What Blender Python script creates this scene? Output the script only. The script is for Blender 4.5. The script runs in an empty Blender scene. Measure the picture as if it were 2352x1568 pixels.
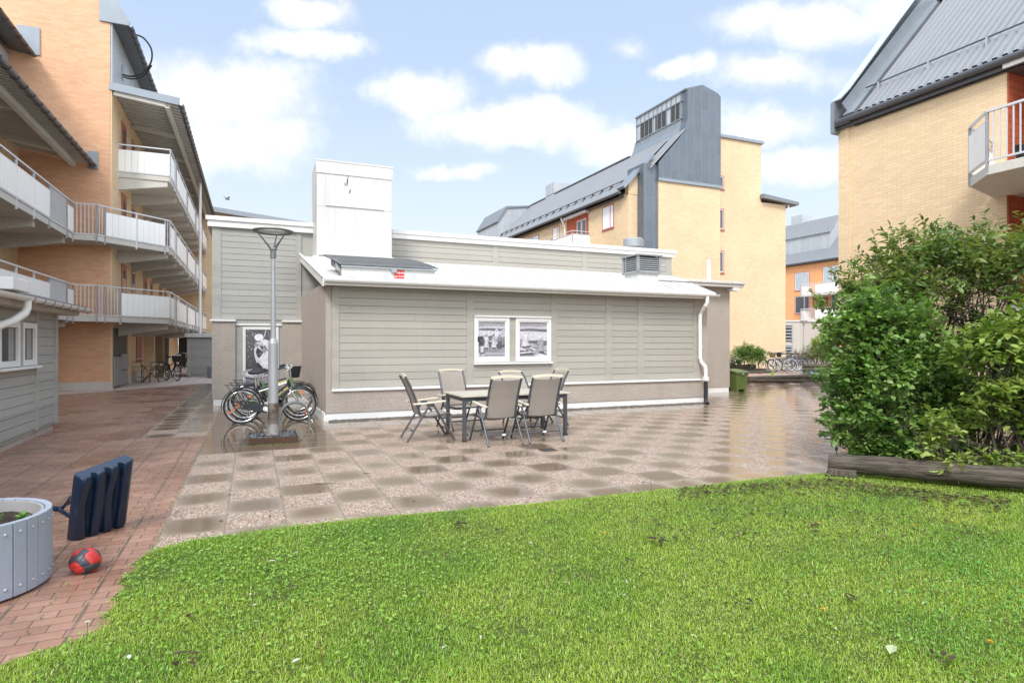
import bpy, bmesh, math, random
import numpy as np
from mathutils import Vector, Matrix, Euler
random.seed(11)
rng = np.random.default_rng(7)
PI = math.pi
R = math.radians
S = bpy.context.scene
COL = S.collection
TH = R(23.3)                     # the courtyard's grid is turned 23.3 degrees from the view direction
CT, ST = math.cos(TH), math.sin(TH)

def W(u, v, z=0.0):              # site grid (u along the house front, v away) -> world
    return Vector((u*CT - v*ST, u*ST + v*CT, z))
def at_u(x, v):                  # u of a surveyed bearing on the grid line v
    k = (x - 1176)/1390
    return (ST + k*CT)*v/(CT - k*ST)
def at_v(x, u):
    k = (x - 1176)/1390
    return u*(CT - k*ST)/(ST + k*CT)
def G(x, y):                     # surveyed ground point
    Y = 1.6*1390/(y - 788)
    return Vector(((x - 1176)*Y/1390, Y, 0))
def GUV(x, y):
    p = G(x, y)
    return (p.x*CT + p.y*ST, -p.x*ST + p.y*CT)

# ------------------------------------------------------------------ objects
def thing(name, label, cat, loc=(0, 0, 0), rotz=0.0, group=None):
    o = bpy.data.objects.new(name, None); COL.objects.link(o)
    o.empty_display_size = 0.2
    o.location = loc; o.rotation_euler = (0, 0, rotz)
    return tag(o, label, cat, group)
def tag(o, label=None, cat=None, group=None, kind=None):
    if label: o['label'] = label
    if cat: o['category'] = cat
    if group: o['group'] = group
    if kind: o['kind'] = kind
    return o
def site(name, label, cat, u, v, z=0.0, group=None):   # thing standing square to the site grid
    t = thing(name, label, cat, W(u, v, z), TH, group)
    t['_o'] = (u, v, z)
    return t
def copy_tree(o, parent=None):
    c = o.copy(); COL.objects.link(c); c.parent = parent
    for ch in list(o.children): copy_tree(ch, c)
    return c

class MB:
    """collects shapes and links them as one mesh object"""
    def __init__(s, T=None):
        s.v = []; s.f = []; s.T = T; s.c = []
    def add(s, pts, faces, col=None):
        n = len(s.v)
        for p in pts:
            s.v.append(tuple(s.T(*p)) if s.T else tuple(p))
            s.c.append(col)
        for f in faces: s.f.append([n + i for i in f])
        return s
    def box(s, x0, y0, z0, x1, y1, z1):
        return s.add([(x0,y0,z0),(x1,y0,z0),(x1,y1,z0),(x0,y1,z0),(x0,y0,z1),(x1,y0,z1),(x1,y1,z1),(x0,y1,z1)],
                     [(0,3,2,1),(4,5,6,7),(0,1,5,4),(1,2,6,5),(2,3,7,6),(3,0,4,7)])
    def cbox(s, cx, cy, cz, sx, sy, sz):
        return s.box(cx-sx/2, cy-sy/2, cz-sz/2, cx+sx/2, cy+sy/2, cz+sz/2)
    def prism(s, pts, z0, z1):               # plan polygon raised
        n = len(pts)
        return s.add([(x,y,z0) for x,y in pts] + [(x,y,z1) for x,y in pts],
                     [tuple(range(n))[::-1], tuple(range(n, 2*n))] + [(i,(i+1)%n,n+(i+1)%n,n+i) for i in range(n)])
    def prism_y(s, pts, y0, y1):             # (x,z) outline pushed along y
        n = len(pts)
        return s.add([(x,y0,z) for x,z in pts] + [(x,y1,z) for x,z in pts],
                     [tuple(range(n)), tuple(range(n, 2*n))[::-1]] + [(i,n+i,n+(i+1)%n,(i+1)%n) for i in range(n)])
    def prism_x(s, pts, x0, x1):             # (y,z) outline pushed along x
        n = len(pts)
        return s.add([(x0,y,z) for y,z in pts] + [(x1,y,z) for y,z in pts],
                     [tuple(range(n))[::-1], tuple(range(n, 2*n))] + [(i,(i+1)%n,n+(i+1)%n,n+i) for i in range(n)])
    def beam(s, p, q, w, h=None, up=(0,0,1)):  # rectangular bar from p to q
        h = h or w
        p, q = Vector(p), Vector(q); d = (q-p)
        if d.length < 1e-6: return s
        d.normalize(); u = Vector(up)
        if abs(d.dot(u)) > .98: u = Vector((1,0,0)) if abs(d.x) < .9 else Vector((0,1,0))
        x = d.cross(u).normalized(); y = x.cross(d).normalized()
        P = []
        for c in (p, q):
            for a, b in ((-1,-1),(1,-1),(1,1),(-1,1)): P.append(tuple(c + x*a*w/2 + y*b*h/2))
        return s.add(P, [(0,1,2,3),(7,6,5,4),(0,4,5,1),(1,5,6,2),(2,6,7,3),(3,7,4,0)])
    def tube(s, pts, r, n=8, closed=False, caps=True):
        pts = [Vector(p) for p in pts]; m = len(pts)
        rs = r if isinstance(r, (list, tuple)) else [r]*m
        t0 = (pts[1]-pts[0]).normalized()
        a = Vector((0,0,1)) if abs(t0.z) < .9 else Vector((1,0,0))
        x = t0.cross(a).normalized(); P = []
        for i in range(m):
            if closed: t = (pts[(i+1) % m]-pts[i-1])
            else: t = pts[min(i+1,m-1)]-pts[max(i-1,0)]
            t = t.normalized() if t.length > 1e-9 else t0
            x = (x - t*x.dot(t)); x = x.normalized() if x.length > 1e-6 else t.orthogonal().normalized()
            y = t.cross(x)
            for k in range(n):
                an = 2*PI*k/n
                P.append(tuple(pts[i] + (x*math.cos(an)+y*math.sin(an))*rs[i]))
        F = []
        for i in range(m if closed else m-1):
            j = (i+1) % m
            for k in range(n):
                l = (k+1) % n
                F.append((i*n+k, i*n+l, j*n+l, j*n+k))
        if caps and not closed: F += [tuple(range(n))[::-1], tuple((m-1)*n+k for k in range(n))]
        return s.add(P, F)
    def lathe(s, prof, cx=0, cy=0, n=24, caps=True):   # (r,z) outline turned about z
        P = []; m = len(prof)
        for r, z in prof:
            for k in range(n): P.append((cx+r*math.cos(2*PI*k/n), cy+r*math.sin(2*PI*k/n), z))
        F = [(i*n+k, i*n+(k+1)%n, (i+1)*n+(k+1)%n, (i+1)*n+k) for i in range(m-1) for k in range(n)]
        if caps: F += [tuple(range(n))[::-1], tuple((m-1)*n+k for k in range(n))]
        return s.add(P, F)
    def build(s, name, mat, parent=None, smooth=False, label=None, bevel=0, col=False, recalc=True, ang=40):
        me = bpy.data.meshes.new(name)
        o_ = (0,0,0); p = parent
        while p is not None:
            if '_o' in p: o_ = tuple(p['_o'])
            p = p.parent
        vs = [(x-o_[0], y-o_[1], z-o_[2]) for x,y,z in s.v]
        me.from_pydata(vs, [], s.f)
        if recalc:
            b = bmesh.new(); b.from_mesh(me); bmesh.ops.recalc_face_normals(b, faces=b.faces); b.to_mesh(me); b.free()
        uvl = me.uv_layers.new(name='UVMap')
        co = [Vector(v) for v in s.v]
        dat = uvl.data
        for pl in me.polygons:
            n = pl.normal
            if abs(n.z) > .8:
                for li in pl.loop_indices:
                    c = co[me.loops[li].vertex_index]; dat[li].uv = (c.x, c.y)
            else:
                t = Vector((-n.y, n.x, 0)).normalized()
                k = math.sqrt(max(1e-6, 1-n.z*n.z))
                for li in pl.loop_indices:
                    c = co[me.loops[li].vertex_index]; dat[li].uv = (c.dot(t), c.z/k)
        if col:
            at = me.color_attributes.new('Col', 'FLOAT_COLOR', 'POINT')
            for i, c in enumerate(s.c): at.data[i].color = (*(c or (1,1,1)), 1)
        o = bpy.data.objects.new(name, me); COL.objects.link(o)
        if parent is not None: o.parent = parent
        me.materials.append(mat)
        if smooth:
            me.polygons.foreach_set('use_smooth', [True]*len(me.polygons))
            if hasattr(me, 'set_sharp_from_angle'): me.set_sharp_from_angle(angle=R(ang))
        if bevel:
            m = o.modifiers.new('Bevel', 'BEVEL'); m.width = bevel; m.segments = 2; m.limit_method = 'ANGLE'
        if label: o['label'] = label
        return o

# frames: (a along the wall, d out of the wall, z)
def front(u0, v0):  return lambda a, d, z: (u0 + a, v0 - d, z)       # wall looks towards -v
def left(u0, v0):   return lambda a, d, z: (u0 - d, v0 + a, z)       # wall looks towards -u
def right(u0, v0):  return lambda a, d, z: (u0 + d, v0 + a, z)       # wall looks towards +u

# ------------------------------------------------------------------ materials
class N:
    def __init__(s, name):
        s.m = bpy.data.materials.new(name); s.m.use_nodes = True
        s.t = s.m.node_tree; s.t.nodes.clear()
        s.out = s.t.nodes.new('ShaderNodeOutputMaterial')
    def n(s, typ, **kw):
        x = s.t.nodes.new(typ)
        for k, v in kw.items():
            if k.startswith('i_'):
                x.inputs[k[2:].replace('_', ' ')].default_value = v
            else: setattr(x, k, v)
        return x
    def l(s, a, b): s.t.links.new(a, b)
    def math(s, op, a, b=None, c=None):
        x = s.n('ShaderNodeMath', operation=op)
        for i, q in enumerate((a, b, c)):
            if q is None: continue
            if isinstance(q, (int, float)): x.inputs[i].default_value = q
            else: s.l(q, x.inputs[i])
        return x.outputs[0]
    def mix(s, f, a, b, blend='MIX'):
        x = s.n('ShaderNodeMix', data_type='RGBA', blend_type=blend)
        for q, i in ((f, 0), (a, 6), (b, 7)):
            if isinstance(q, (int, float)): x.inputs[i].default_value = q
            elif isinstance(q, (tuple, list)): x.inputs[i].default_value = (*q[:3], 1)
            else: s.l(q, x.inputs[i])
        return x.outputs[2]
    def lerp(s, f, a, b):
        x = s.n('ShaderNodeMix', data_type='FLOAT')
        for q, i in ((f, 0), (a, 2), (b, 3)):
            if isinstance(q, (int, float)): x.inputs[i].default_value = q
            else: s.l(q, x.inputs[i])
        return x.outputs[0]
    def smooth(s, x, lo, hi):
        r = s.n('ShaderNodeMapRange', interpolation_type='SMOOTHSTEP')
        s.l(x, r.inputs[0]); r.inputs[1].default_value = lo; r.inputs[2].default_value = hi
        return r.outputs[0]
    def coord(s, which='Object'):
        return s.n('ShaderNodeTexCoord').outputs[which]
    def noise(s, vec, scale, detail=4, rough=.55, dim='3D'):
        x = s.n('ShaderNodeTexNoise', noise_dimensions=dim)
        x.inputs['Scale'].default_value = scale; x.inputs['Detail'].default_value = detail; x.inputs['Roughness'].default_value = rough
        if vec is not None: s.l(vec, x.inputs['Vector'])
        return x.outputs[0]
    def mapping(s, vec, scale=(1,1,1), rot=(0,0,0), loc=(0,0,0)):
        x = s.n('ShaderNodeMapping'); x.inputs['Scale'].default_value = scale; x.inputs['Rotation'].default_value = rot; x.inputs['Location'].default_value = loc
        s.l(vec, x.inputs['Vector']); return x.outputs[0]
    def bump(s, h, strength=.3, dist=.01):
        x = s.n('ShaderNodeBump'); x.inputs['Strength'].default_value = strength; x.inputs['Distance'].default_value = dist
        s.l(h, x.inputs['Height']); return x.outputs[0]
    def bsdf(s, col, rough=.6, metal=0.0, normal=None, spec=.5, **kw):
        x = s.n('ShaderNodeBsdfPrincipled')
        for q, i in ((col, 'Base Color'), (rough, 'Roughness'), (metal, 'Metallic'), (spec, 'Specular IOR Level')):
            if isinstance(q, (int, float)): x.inputs[i].default_value = q
            elif isinstance(q, (tuple, list)): x.inputs[i].default_value = (*q[:3], 1)
            else: s.l(q, x.inputs[i])
        if normal is not None: s.l(normal, x.inputs['Normal'])
        for k, v in kw.items(): x.inputs[k.replace('_', ' ')].default_value = v
        s.l(x.outputs[0], s.out.inputs[0]); return x

def mk(name, col, rough=.6, metal=0.0, var=.12, vs=3.0, bump=0.0, bs=60, bd=.004, streak=0.0, spec=.5, dirt=None, fine=.05):
    """plain painted / cast / sheet material: big blotches, fine grain, optional rain streaks and bump"""
    m = N(name); c = m.coord('Object')
    n1 = m.noise(c, vs, 5); n2 = m.noise(c, vs*14, 3)
    f = m.math('ADD', m.math('MULTIPLY', m.math('SUBTRACT', n1, .5), var*2.2), m.math('MULTIPLY', m.math('SUBTRACT', n2, .5), fine*2))
    if streak:
        n3 = m.noise(m.mapping(c, (9, 9, .5)), 1.2, 5)
        f = m.math('ADD', f, m.math('MULTIPLY', m.math('SUBTRACT', n3, .5), streak*2))
    k = m.math('ADD', f, 1.0)
    v = m.n('ShaderNodeVectorMath', operation='SCALE'); v.inputs[0].default_value = col; m.l(k, v.inputs['Scale'])
    base = v.outputs[0]
    if dirt:
        d = m.smooth(m.noise(c, dirt[1], 6, .65), dirt[2], dirt[2]+.2)
        base = m.mix(m.math('MULTIPLY', d, dirt[3]), base, dirt[0])
    rr = m.math('ADD', m.math('MULTIPLY', m.math('SUBTRACT', n1, .5), .25), rough)
    nm = m.bump(m.noise(c, bs, 4), bump, bd) if bump else None
    m.bsdf(base, rr, metal, nm, spec)
    return m.m

def brick_mat(name, c1, c2, mortar, w=.25, h=.075, gap=.011, bump=.5, var=.14):
    m = N(name); uv = m.coord('UV')
    b = m.n('ShaderNodeTexBrick', offset=.5, squash=1.0)
    wob = m.noise(uv, 9, 3)
    uv2 = m.n('ShaderNodeVectorMath', operation='ADD'); m.l(uv, uv2.inputs[0])
    cmb = m.n('ShaderNodeCombineXYZ'); m.l(m.math('MULTIPLY', m.math('SUBTRACT', wob, .5), .012), cmb.inputs[1]); m.l(cmb.outputs[0], uv2.inputs[1])
    m.l(uv2.outputs[0], b.inputs['Vector'])
    b.inputs['Scale'].default_value = 1; b.inputs['Brick Width'].default_value = w; b.inputs['Row Height'].default_value = h
    b.inputs['Mortar Size'].default_value = gap/2; b.inputs['Mortar Smooth'].default_value = .35; b.inputs['Bias'].default_value = 0
    b.inputs['Color1'].default_value = (*c1, 1); b.inputs['Color2'].default_value = (*c2, 1); b.inputs['Mortar'].default_value = (*mortar, 1)
    n1 = m.noise(uv, .55, 6); n2 = m.noise(uv, 38, 4); n3 = m.noise(m.mapping(uv, (1.1, 9, 1)), 1.4, 5, .7)
    k = m.math('ADD', 1.0, m.math('ADD', m.math('MULTIPLY', m.math('SUBTRACT', n1, .5), var*2.4), m.math('MULTIPLY', m.math('SUBTRACT', n2, .5), .2)))
    k = m.math('ADD', k, m.math('MULTIPLY', m.math('SUBTRACT', n3, .5), .26))
    v = m.n('ShaderNodeVectorMath', operation='SCALE'); m.l(b.outputs[0], v.inputs[0]); m.l(k, v.inputs['Scale'])
    hh = m.math('ADD', m.math('MULTIPLY', m.math('SUBTRACT', 1.0, b.outputs['Fac']), .75), m.math('MULTIPLY', m.noise(uv, 25, 4), .5))
    m.bsdf(v.outputs[0], .8, 0, m.bump(hh, bump, .012), .3)
    return m.m

def panel_mat(name, col, w, h, rough=.42, metal=.55, var=.12, vertical=True, gap=.018, dark=.55):
    """sheet metal cladding: upright sheets with staggered cross joints"""
    m = N(name); uv = m.coord('UV')
    vec = m.mapping(uv, rot=(0, 0, PI/2)) if vertical else uv
    b = m.n('ShaderNodeTexBrick', offset=.37); m.l(vec, b.inputs['Vector'])
    b.inputs['Scale'].default_value = 1; b.inputs['Brick Width'].default_value = h; b.inputs['Row Height'].default_value = w
    b.inputs['Mortar Size'].default_value = gap/2; b.inputs['Mortar Smooth'].default_value = .2
    b.inputs['Color1'].default_value = (*[c*.94 for c in col], 1); b.inputs['Color2'].default_value = (*[c*1.06 for c in col], 1)
    b.inputs['Mortar'].default_value = (*[c*dark for c in col], 1)
    n1 = m.noise(uv, 1.3, 6); n2 = m.noise(m.mapping(uv, (6, .6, 1)), 2, 5)
    k = m.math('ADD', 1.0, m.math('ADD', m.math('MULTIPLY', m.math('SUBTRACT', n1, .5), var*2), m.math('MULTIPLY', m.math('SUBTRACT', n2, .5), var*1.6)))
    v = m.n('ShaderNodeVectorMath', operation='SCALE'); m.l(b.outputs[0], v.inputs[0]); m.l(k, v.inputs['Scale'])
    rr = m.math('ADD', rough, m.math('MULTIPLY', m.math('SUBTRACT', n1, .5), .3))
    m.bsdf(v.outputs[0], rr, metal, m.bump(b.outputs['Fac'], .5, .02), .5)
    return m.m

def leaf_mat(name, tint=(1,1,1), trans=.4, rough=.5, spec=.35):
    m = N(name)
    a = m.n('ShaderNodeAttribute', attribute_name='Col').outputs['Color']
    c = m.mix(1.0, a, tint, 'MULTIPLY')
    p = m.bsdf(c, rough, 0, None, spec)
    t = m.n('ShaderNodeBsdfTranslucent'); m.l(m.mix(1.0, c, (1.25, 1.2, .55), 'MULTIPLY'), t.inputs[0])
    x = m.n('ShaderNodeMixShader'); x.inputs[0].default_value = trans
    m.l(p.outputs[0], x.inputs[1]); m.l(t.outputs[0], x.inputs[2]); m.l(x.outputs[0], m.out.inputs[0])
    return m.m

M = {}
M['tan'] = brick_mat('tan_brick', (.655,.482,.295), (.72,.54,.34), (.56,.425,.275))
M['orange'] = brick_mat('orange_brick', (.64,.355,.208), (.72,.42,.252), (.57,.34,.215))
M['orange_far'] = brick_mat('far_orange_brick', (.72,.33,.145), (.78,.38,.17), (.66,.34,.18))
M['red_brick'] = brick_mat('red_brick', (.34,.075,.035), (.40,.10,.045), (.17,.04,.025), w=.32, h=.16, gap=.014)
def board_mat(name, col):
    m = N(name); uv = m.coord('UV'); sp = m.n('ShaderNodeSeparateXYZ'); m.l(uv, sp.inputs[0])
    row = m.math('FLOOR', m.math('DIVIDE', m.math('SUBTRACT', sp.outputs[1], .055), .155))
    def wn(k):
        w = m.n('ShaderNodeTexWhiteNoise', noise_dimensions='1D'); m.l(m.math('ADD', row, k), w.inputs['W']); return w.outputs['Value']
    n1 = m.noise(uv, .7, 5); n2 = m.noise(m.mapping(uv, (1.2, 16, 1)), 3, 5, .65); n3 = m.noise(m.mapping(uv, (8, .5, 1)), 1.5, 4)
    k = m.math('ADD', 1.0, m.math('MULTIPLY', m.math('SUBTRACT', wn(.3), .5), .13))
    for n_, a in ((n1, .2), (n2, .16), (n3, .10)): k = m.math('ADD', k, m.math('MULTIPLY', m.math('SUBTRACT', n_, .5), a))
    v = m.n('ShaderNodeVectorMath', operation='SCALE'); v.inputs[0].default_value = col; m.l(k, v.inputs['Scale'])
    fr = m.math('FRACT', m.math('DIVIDE', m.math('ADD', sp.outputs[0], m.math('MULTIPLY', wn(7.7), 5.4)), 4.2))
    butt = m.math('LESS_THAN', fr, .0011)
    # nail heads, two per stud
    fx = m.math('ABSOLUTE', m.math('SUBTRACT', m.math('FRACT', m.math('DIVIDE', sp.outputs[0], .6)), .5)); fz = m.math('ABSOLUTE', m.math('SUBTRACT', m.math('FRACT', m.math('DIVIDE', m.math('SUBTRACT', sp.outputs[1], .055), .155)), .3))
    nail = m.math('MULTIPLY', m.math('LESS_THAN', fx, .008), m.math('LESS_THAN', fz, .03))
    c = m.mix(m.math('MULTIPLY', m.math('MAXIMUM', butt, nail), .55), v.outputs[0], (.07,.065,.055))
    m.bsdf(c, .68, 0, m.bump(n2, .2, .006), .4); return m.m
M['siding'] = board_mat('grey_boards', (.372,.352,.305))
M['siding_cool'] = board_mat('cool_grey_boards', (.35,.345,.315))
M['stucco'] = mk('stucco', (.43,.375,.325), .9, var=.12, vs=2.6, bump=1.0, bs=42, bd=.03, streak=.06, fine=.26)
M['stucco_far'] = mk('stucco_far', (.47,.43,.385), .9, var=.08, vs=.5, bump=.4, bs=30, bd=.01)
M['white'] = mk('white_paint', (.73,.72,.69), .45, var=.07, vs=2, streak=.07, fine=.03)
M['white_roof'] = mk('white_roof', (.59,.58,.555), .5, var=.10, vs=1.2, streak=.12, fine=.06, dirt=((.46,.42,.34), 2.6, .55, .55))
M['white_sheet'] = mk('white_sheet', (.575,.565,.545), .45, var=.06, vs=.8, streak=.12, fine=.03, dirt=((.54,.51,.45), 1.6, .55, .4))
M['plinth'] = mk('plinth_white', (.74,.74,.72), .7, var=.08, vs=1.5, fine=.06, dirt=((.42,.38,.33), 3, .62, .5))
M['panel'] = mk('cream_panel', (.87,.85,.80), .55, var=.06, vs=1.2, streak=.06, fine=.03)
M['rail'] = mk('galvanised_rail', (.62,.63,.64), .4, .25, var=.06, vs=3)
M['concrete'] = mk('concrete', (.54,.51,.45), .85, var=.14, vs=1.0, bump=.3, bs=40, streak=.08, fine=.08)
M['zinc'] = panel_mat('zinc_sheets', (.125,.145,.165), .56, 1.25, metal=.3, dark=1.7, var=.18)
M['zinc_light'] = panel_mat('zinc_sheets_pale', (.40,.42,.435), .28, 6.0, rough=.5, metal=.1, gap=.012, dark=.75)
M['zinc_flash'] = mk('zinc_flashing', (.25,.275,.295), .38, .4, var=.12, vs=1.5, streak=.06)
M['corr'] = mk('corrugated_sheet', (.185,.195,.205), .5, .15, var=.12, vs=.7, streak=.05)
M['corr_light'] = mk('ribbed_silver_sheet', (.245,.25,.255), .45, .2, var=.12, vs=.7, streak=.06)
M['soffit'] = mk('soffit_sheet', (.47,.455,.42), .6, .1, var=.12, vs=.8, streak=.05)
M['beam'] = mk('painted_beam', (.56,.53,.47), .75, var=.12, vs=1.5, streak=.08)
M['gutter_dark'] = mk('dark_gutter', (.085,.085,.09), .35, .3, var=.15, vs=2)
M['red_frame'] = mk('red_frame', (.42,.13,.12), .5, var=.08)
M['red_door'] = mk('red_door', (.42,.13,.09), .55, var=.1)
M['glass'] = mk('window_glass', (.055,.06,.065), .06, 0, var=.15, vs=.6, spec=.8)
M['glass_bright'] = mk('sky_glass', (.62,.66,.68), .05, .85, var=.04, vs=.4)
M['blind'] = mk('white_blind', (.78,.78,.77), .6, var=.04)
M['curtain'] = mk('curtain', (.36,.37,.35), .8, var=.2, vs=5)
M['black'] = mk('black_plastic', (.018,.018,.02), .38, var=.2)
M['dark'] = mk('opening_shade', (.02,.02,.02), .8, var=.2)  # near-black colour stands in for the shade inside openings
M['gate'] = mk('grey_gate', (.31,.30,.30), .7, var=.12, vs=2)
M['green_bin'] = mk('green_bin', (.095,.135,.035), .42, var=.12, vs=3)
def log_mat():
    m = N('weathered_log'); c = m.coord('Object')
    g = m.noise(m.mapping(c, (1.2, 16, 16)), 2.2, 6, .65); b = m.noise(c, 3, 5); k = m.noise(m.mapping(c, (.8, 26, 26)), 3, 3, .5)
    crack = m.math('SUBTRACT', 1.0, m.smooth(k, .30, .42))
    col = m.mix(m.smooth(g, .3, .7), (.042,.032,.023), (.128,.104,.078)); col = m.mix(m.math('MULTIPLY', m.smooth(b, .52, .72), .6), col, (.055,.065,.03))
    col = m.mix(m.math('MULTIPLY', crack, .85), col, (.018,.014,.010))
    m.bsdf(col, .75, 0, m.bump(m.math('SUBTRACT', g, m.math('MULTIPLY', crack, .8)), .9, .03), .3); return m.m
M['log'] = log_mat()
M['sand'] = mk('wet_sand', (.33,.23,.165), .8, var=.14, vs=1.5, bump=.4, bs=30)
M['soil'] = mk('soil', (.035,.022,.014), .9, var=.4, vs=20, bump=1, bs=60, bd=.02)
M['wood_dark'] = mk('branch_bark', (.060,.045,.033), .85, var=.3, vs=12, bump=.5, bs=80)
M['galv'] = mk('galvanised_post', (.36,.375,.38), .5, .35, var=.13, vs=5, streak=.1)
M['lamp_metal'] = mk('lamp_metal', (.17,.185,.185), .5, .3, var=.1)
M['rust'] = mk('rusty_steel', (.07,.035,.02), .7, .1, var=.4, vs=7, bump=.3)
M['chair_metal'] = mk('anthracite_tube', (.070,.075,.083), .42, .2, var=.1, vs=5)
M['fabric'] = None
M['cream_wood'] = mk('cream_slats', (.61,.56,.43), .5, var=.1, vs=6, streak=.04)
M['table_wood'] = mk('table_slats', (.50,.455,.37), .3, var=.14, vs=6, streak=.04)
M['planter'] = mk('planter_staves', (.285,.315,.375), .7, var=.1, vs=3, bump=.25, bs=90, streak=.06, fine=.1)
M['navy'] = mk('navy_plastic', (.007,.018,.042), .33, var=.35, vs=6, bump=.15, bs=20, dirt=((.05,.07,.10), 12, .55, .5))
M['blue'] = mk('blue_plastic', (.03,.14,.50), .4)
M['red_sign'] = mk('red_sign', (.62,.012,.015), .4, var=.03)
M['hatch'] = mk('hatch_metal', (.16,.165,.165), .4, .4, var=.2, vs=4, streak=.1)
M['louvre'] = mk('louvre_metal', (.33,.345,.35), .5, .35, var=.15, vs=4, streak=.08)

def fabric():
    m = N('mesh_fabric'); c = m.coord('Object')
    n = m.noise(c, 5, 4); w = m.noise(c, 420, 2)
    base = m.mix(n, (.40,.35,.30), (.52,.465,.41))
    base = m.mix(m.math('MULTIPLY', w, .5), base, (.30,.26,.22))
    p = m.bsdf(base, .6, 0, None, .3)
    t = m.n('ShaderNodeBsdfTranslucent'); t.inputs[0].default_value = (.55,.5,.45,1)
    x = m.n('ShaderNodeMixShader'); x.inputs[0].default_value = .35
    m.l(p.outputs[0], x.inputs[1]); m.l(t.outputs[0], x.inputs[2])
    tr = m.n('ShaderNodeBsdfTransparent'); y = m.n('ShaderNodeMixShader'); y.inputs[0].default_value = .10
    m.l(x.outputs[0], y.inputs[1]); m.l(tr.outputs[0], y.inputs[2]); m.l(y.outputs[0], m.out.inputs[0])
    return m.m
M['fabric'] = fabric()
M['leaf'] = leaf_mat('leaf', trans=.33, rough=.42, spec=.5)
M['grass'] = leaf_mat('grass_blade', trans=.36, rough=.4, spec=.5)
def bin_col(name, c, rough=.4, metal=0.0): return mk(name, c, rough, metal, var=.06)
M['paint_black'] = bin_col('bike_black', (.02,.02,.022), .3, .2)
M['paint_silver'] = bin_col('bike_silver', (.58,.58,.57), .3, .6)
M['paint_yellow'] = bin_col('bike_yellow', (.60,.45,.08), .4)
M['paint_green'] = bin_col('bike_green', (.10,.30,.07), .35)
M['paint_white'] = bin_col('bike_white', (.75,.74,.70), .35)
M['paint_blue'] = bin_col('bike_blue', (.02,.03,.14), .35)
M['rubber'] = bin_col('rubber', (.022,.022,.022), .6)
M['chrome'] = bin_col('chrome', (.70,.70,.68), .25, .8)
M['orange_reflector'] = bin_col('orange_reflector', (.75,.17,.015), .25)
M['basket'] = bin_col('brown_wicker', (.16,.10,.06), .8)
M['red'] = bin_col('red_plastic', (.55,.03,.02), .45)
M['lime'] = bin_col('lime_plastic', (.30,.48,.07), .45)
# ------------------------------------------------------------------ ground
def structure(name, mb, mat, **k):
    o = mb.build(name, mat, None, **k); o['kind'] = 'structure'; return o
def wpoly(pts, z=0.0):
    mb = MB(); n = len(pts)
    return mb.add([(u*CT - v*ST, u*ST + v*CT, z) for u, v in pts], [tuple(range(n))])
def grid_uv(o):                     # ground sheets carry the site grid as their texture metres
    me = o.data; d = me.uv_layers[0].data
    for l in me.loops:
        c = me.vertices[l.vertex_index].co
        d[l.index].uv = (c.x*CT + c.y*ST, -c.x*ST + c.y*CT)

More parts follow.
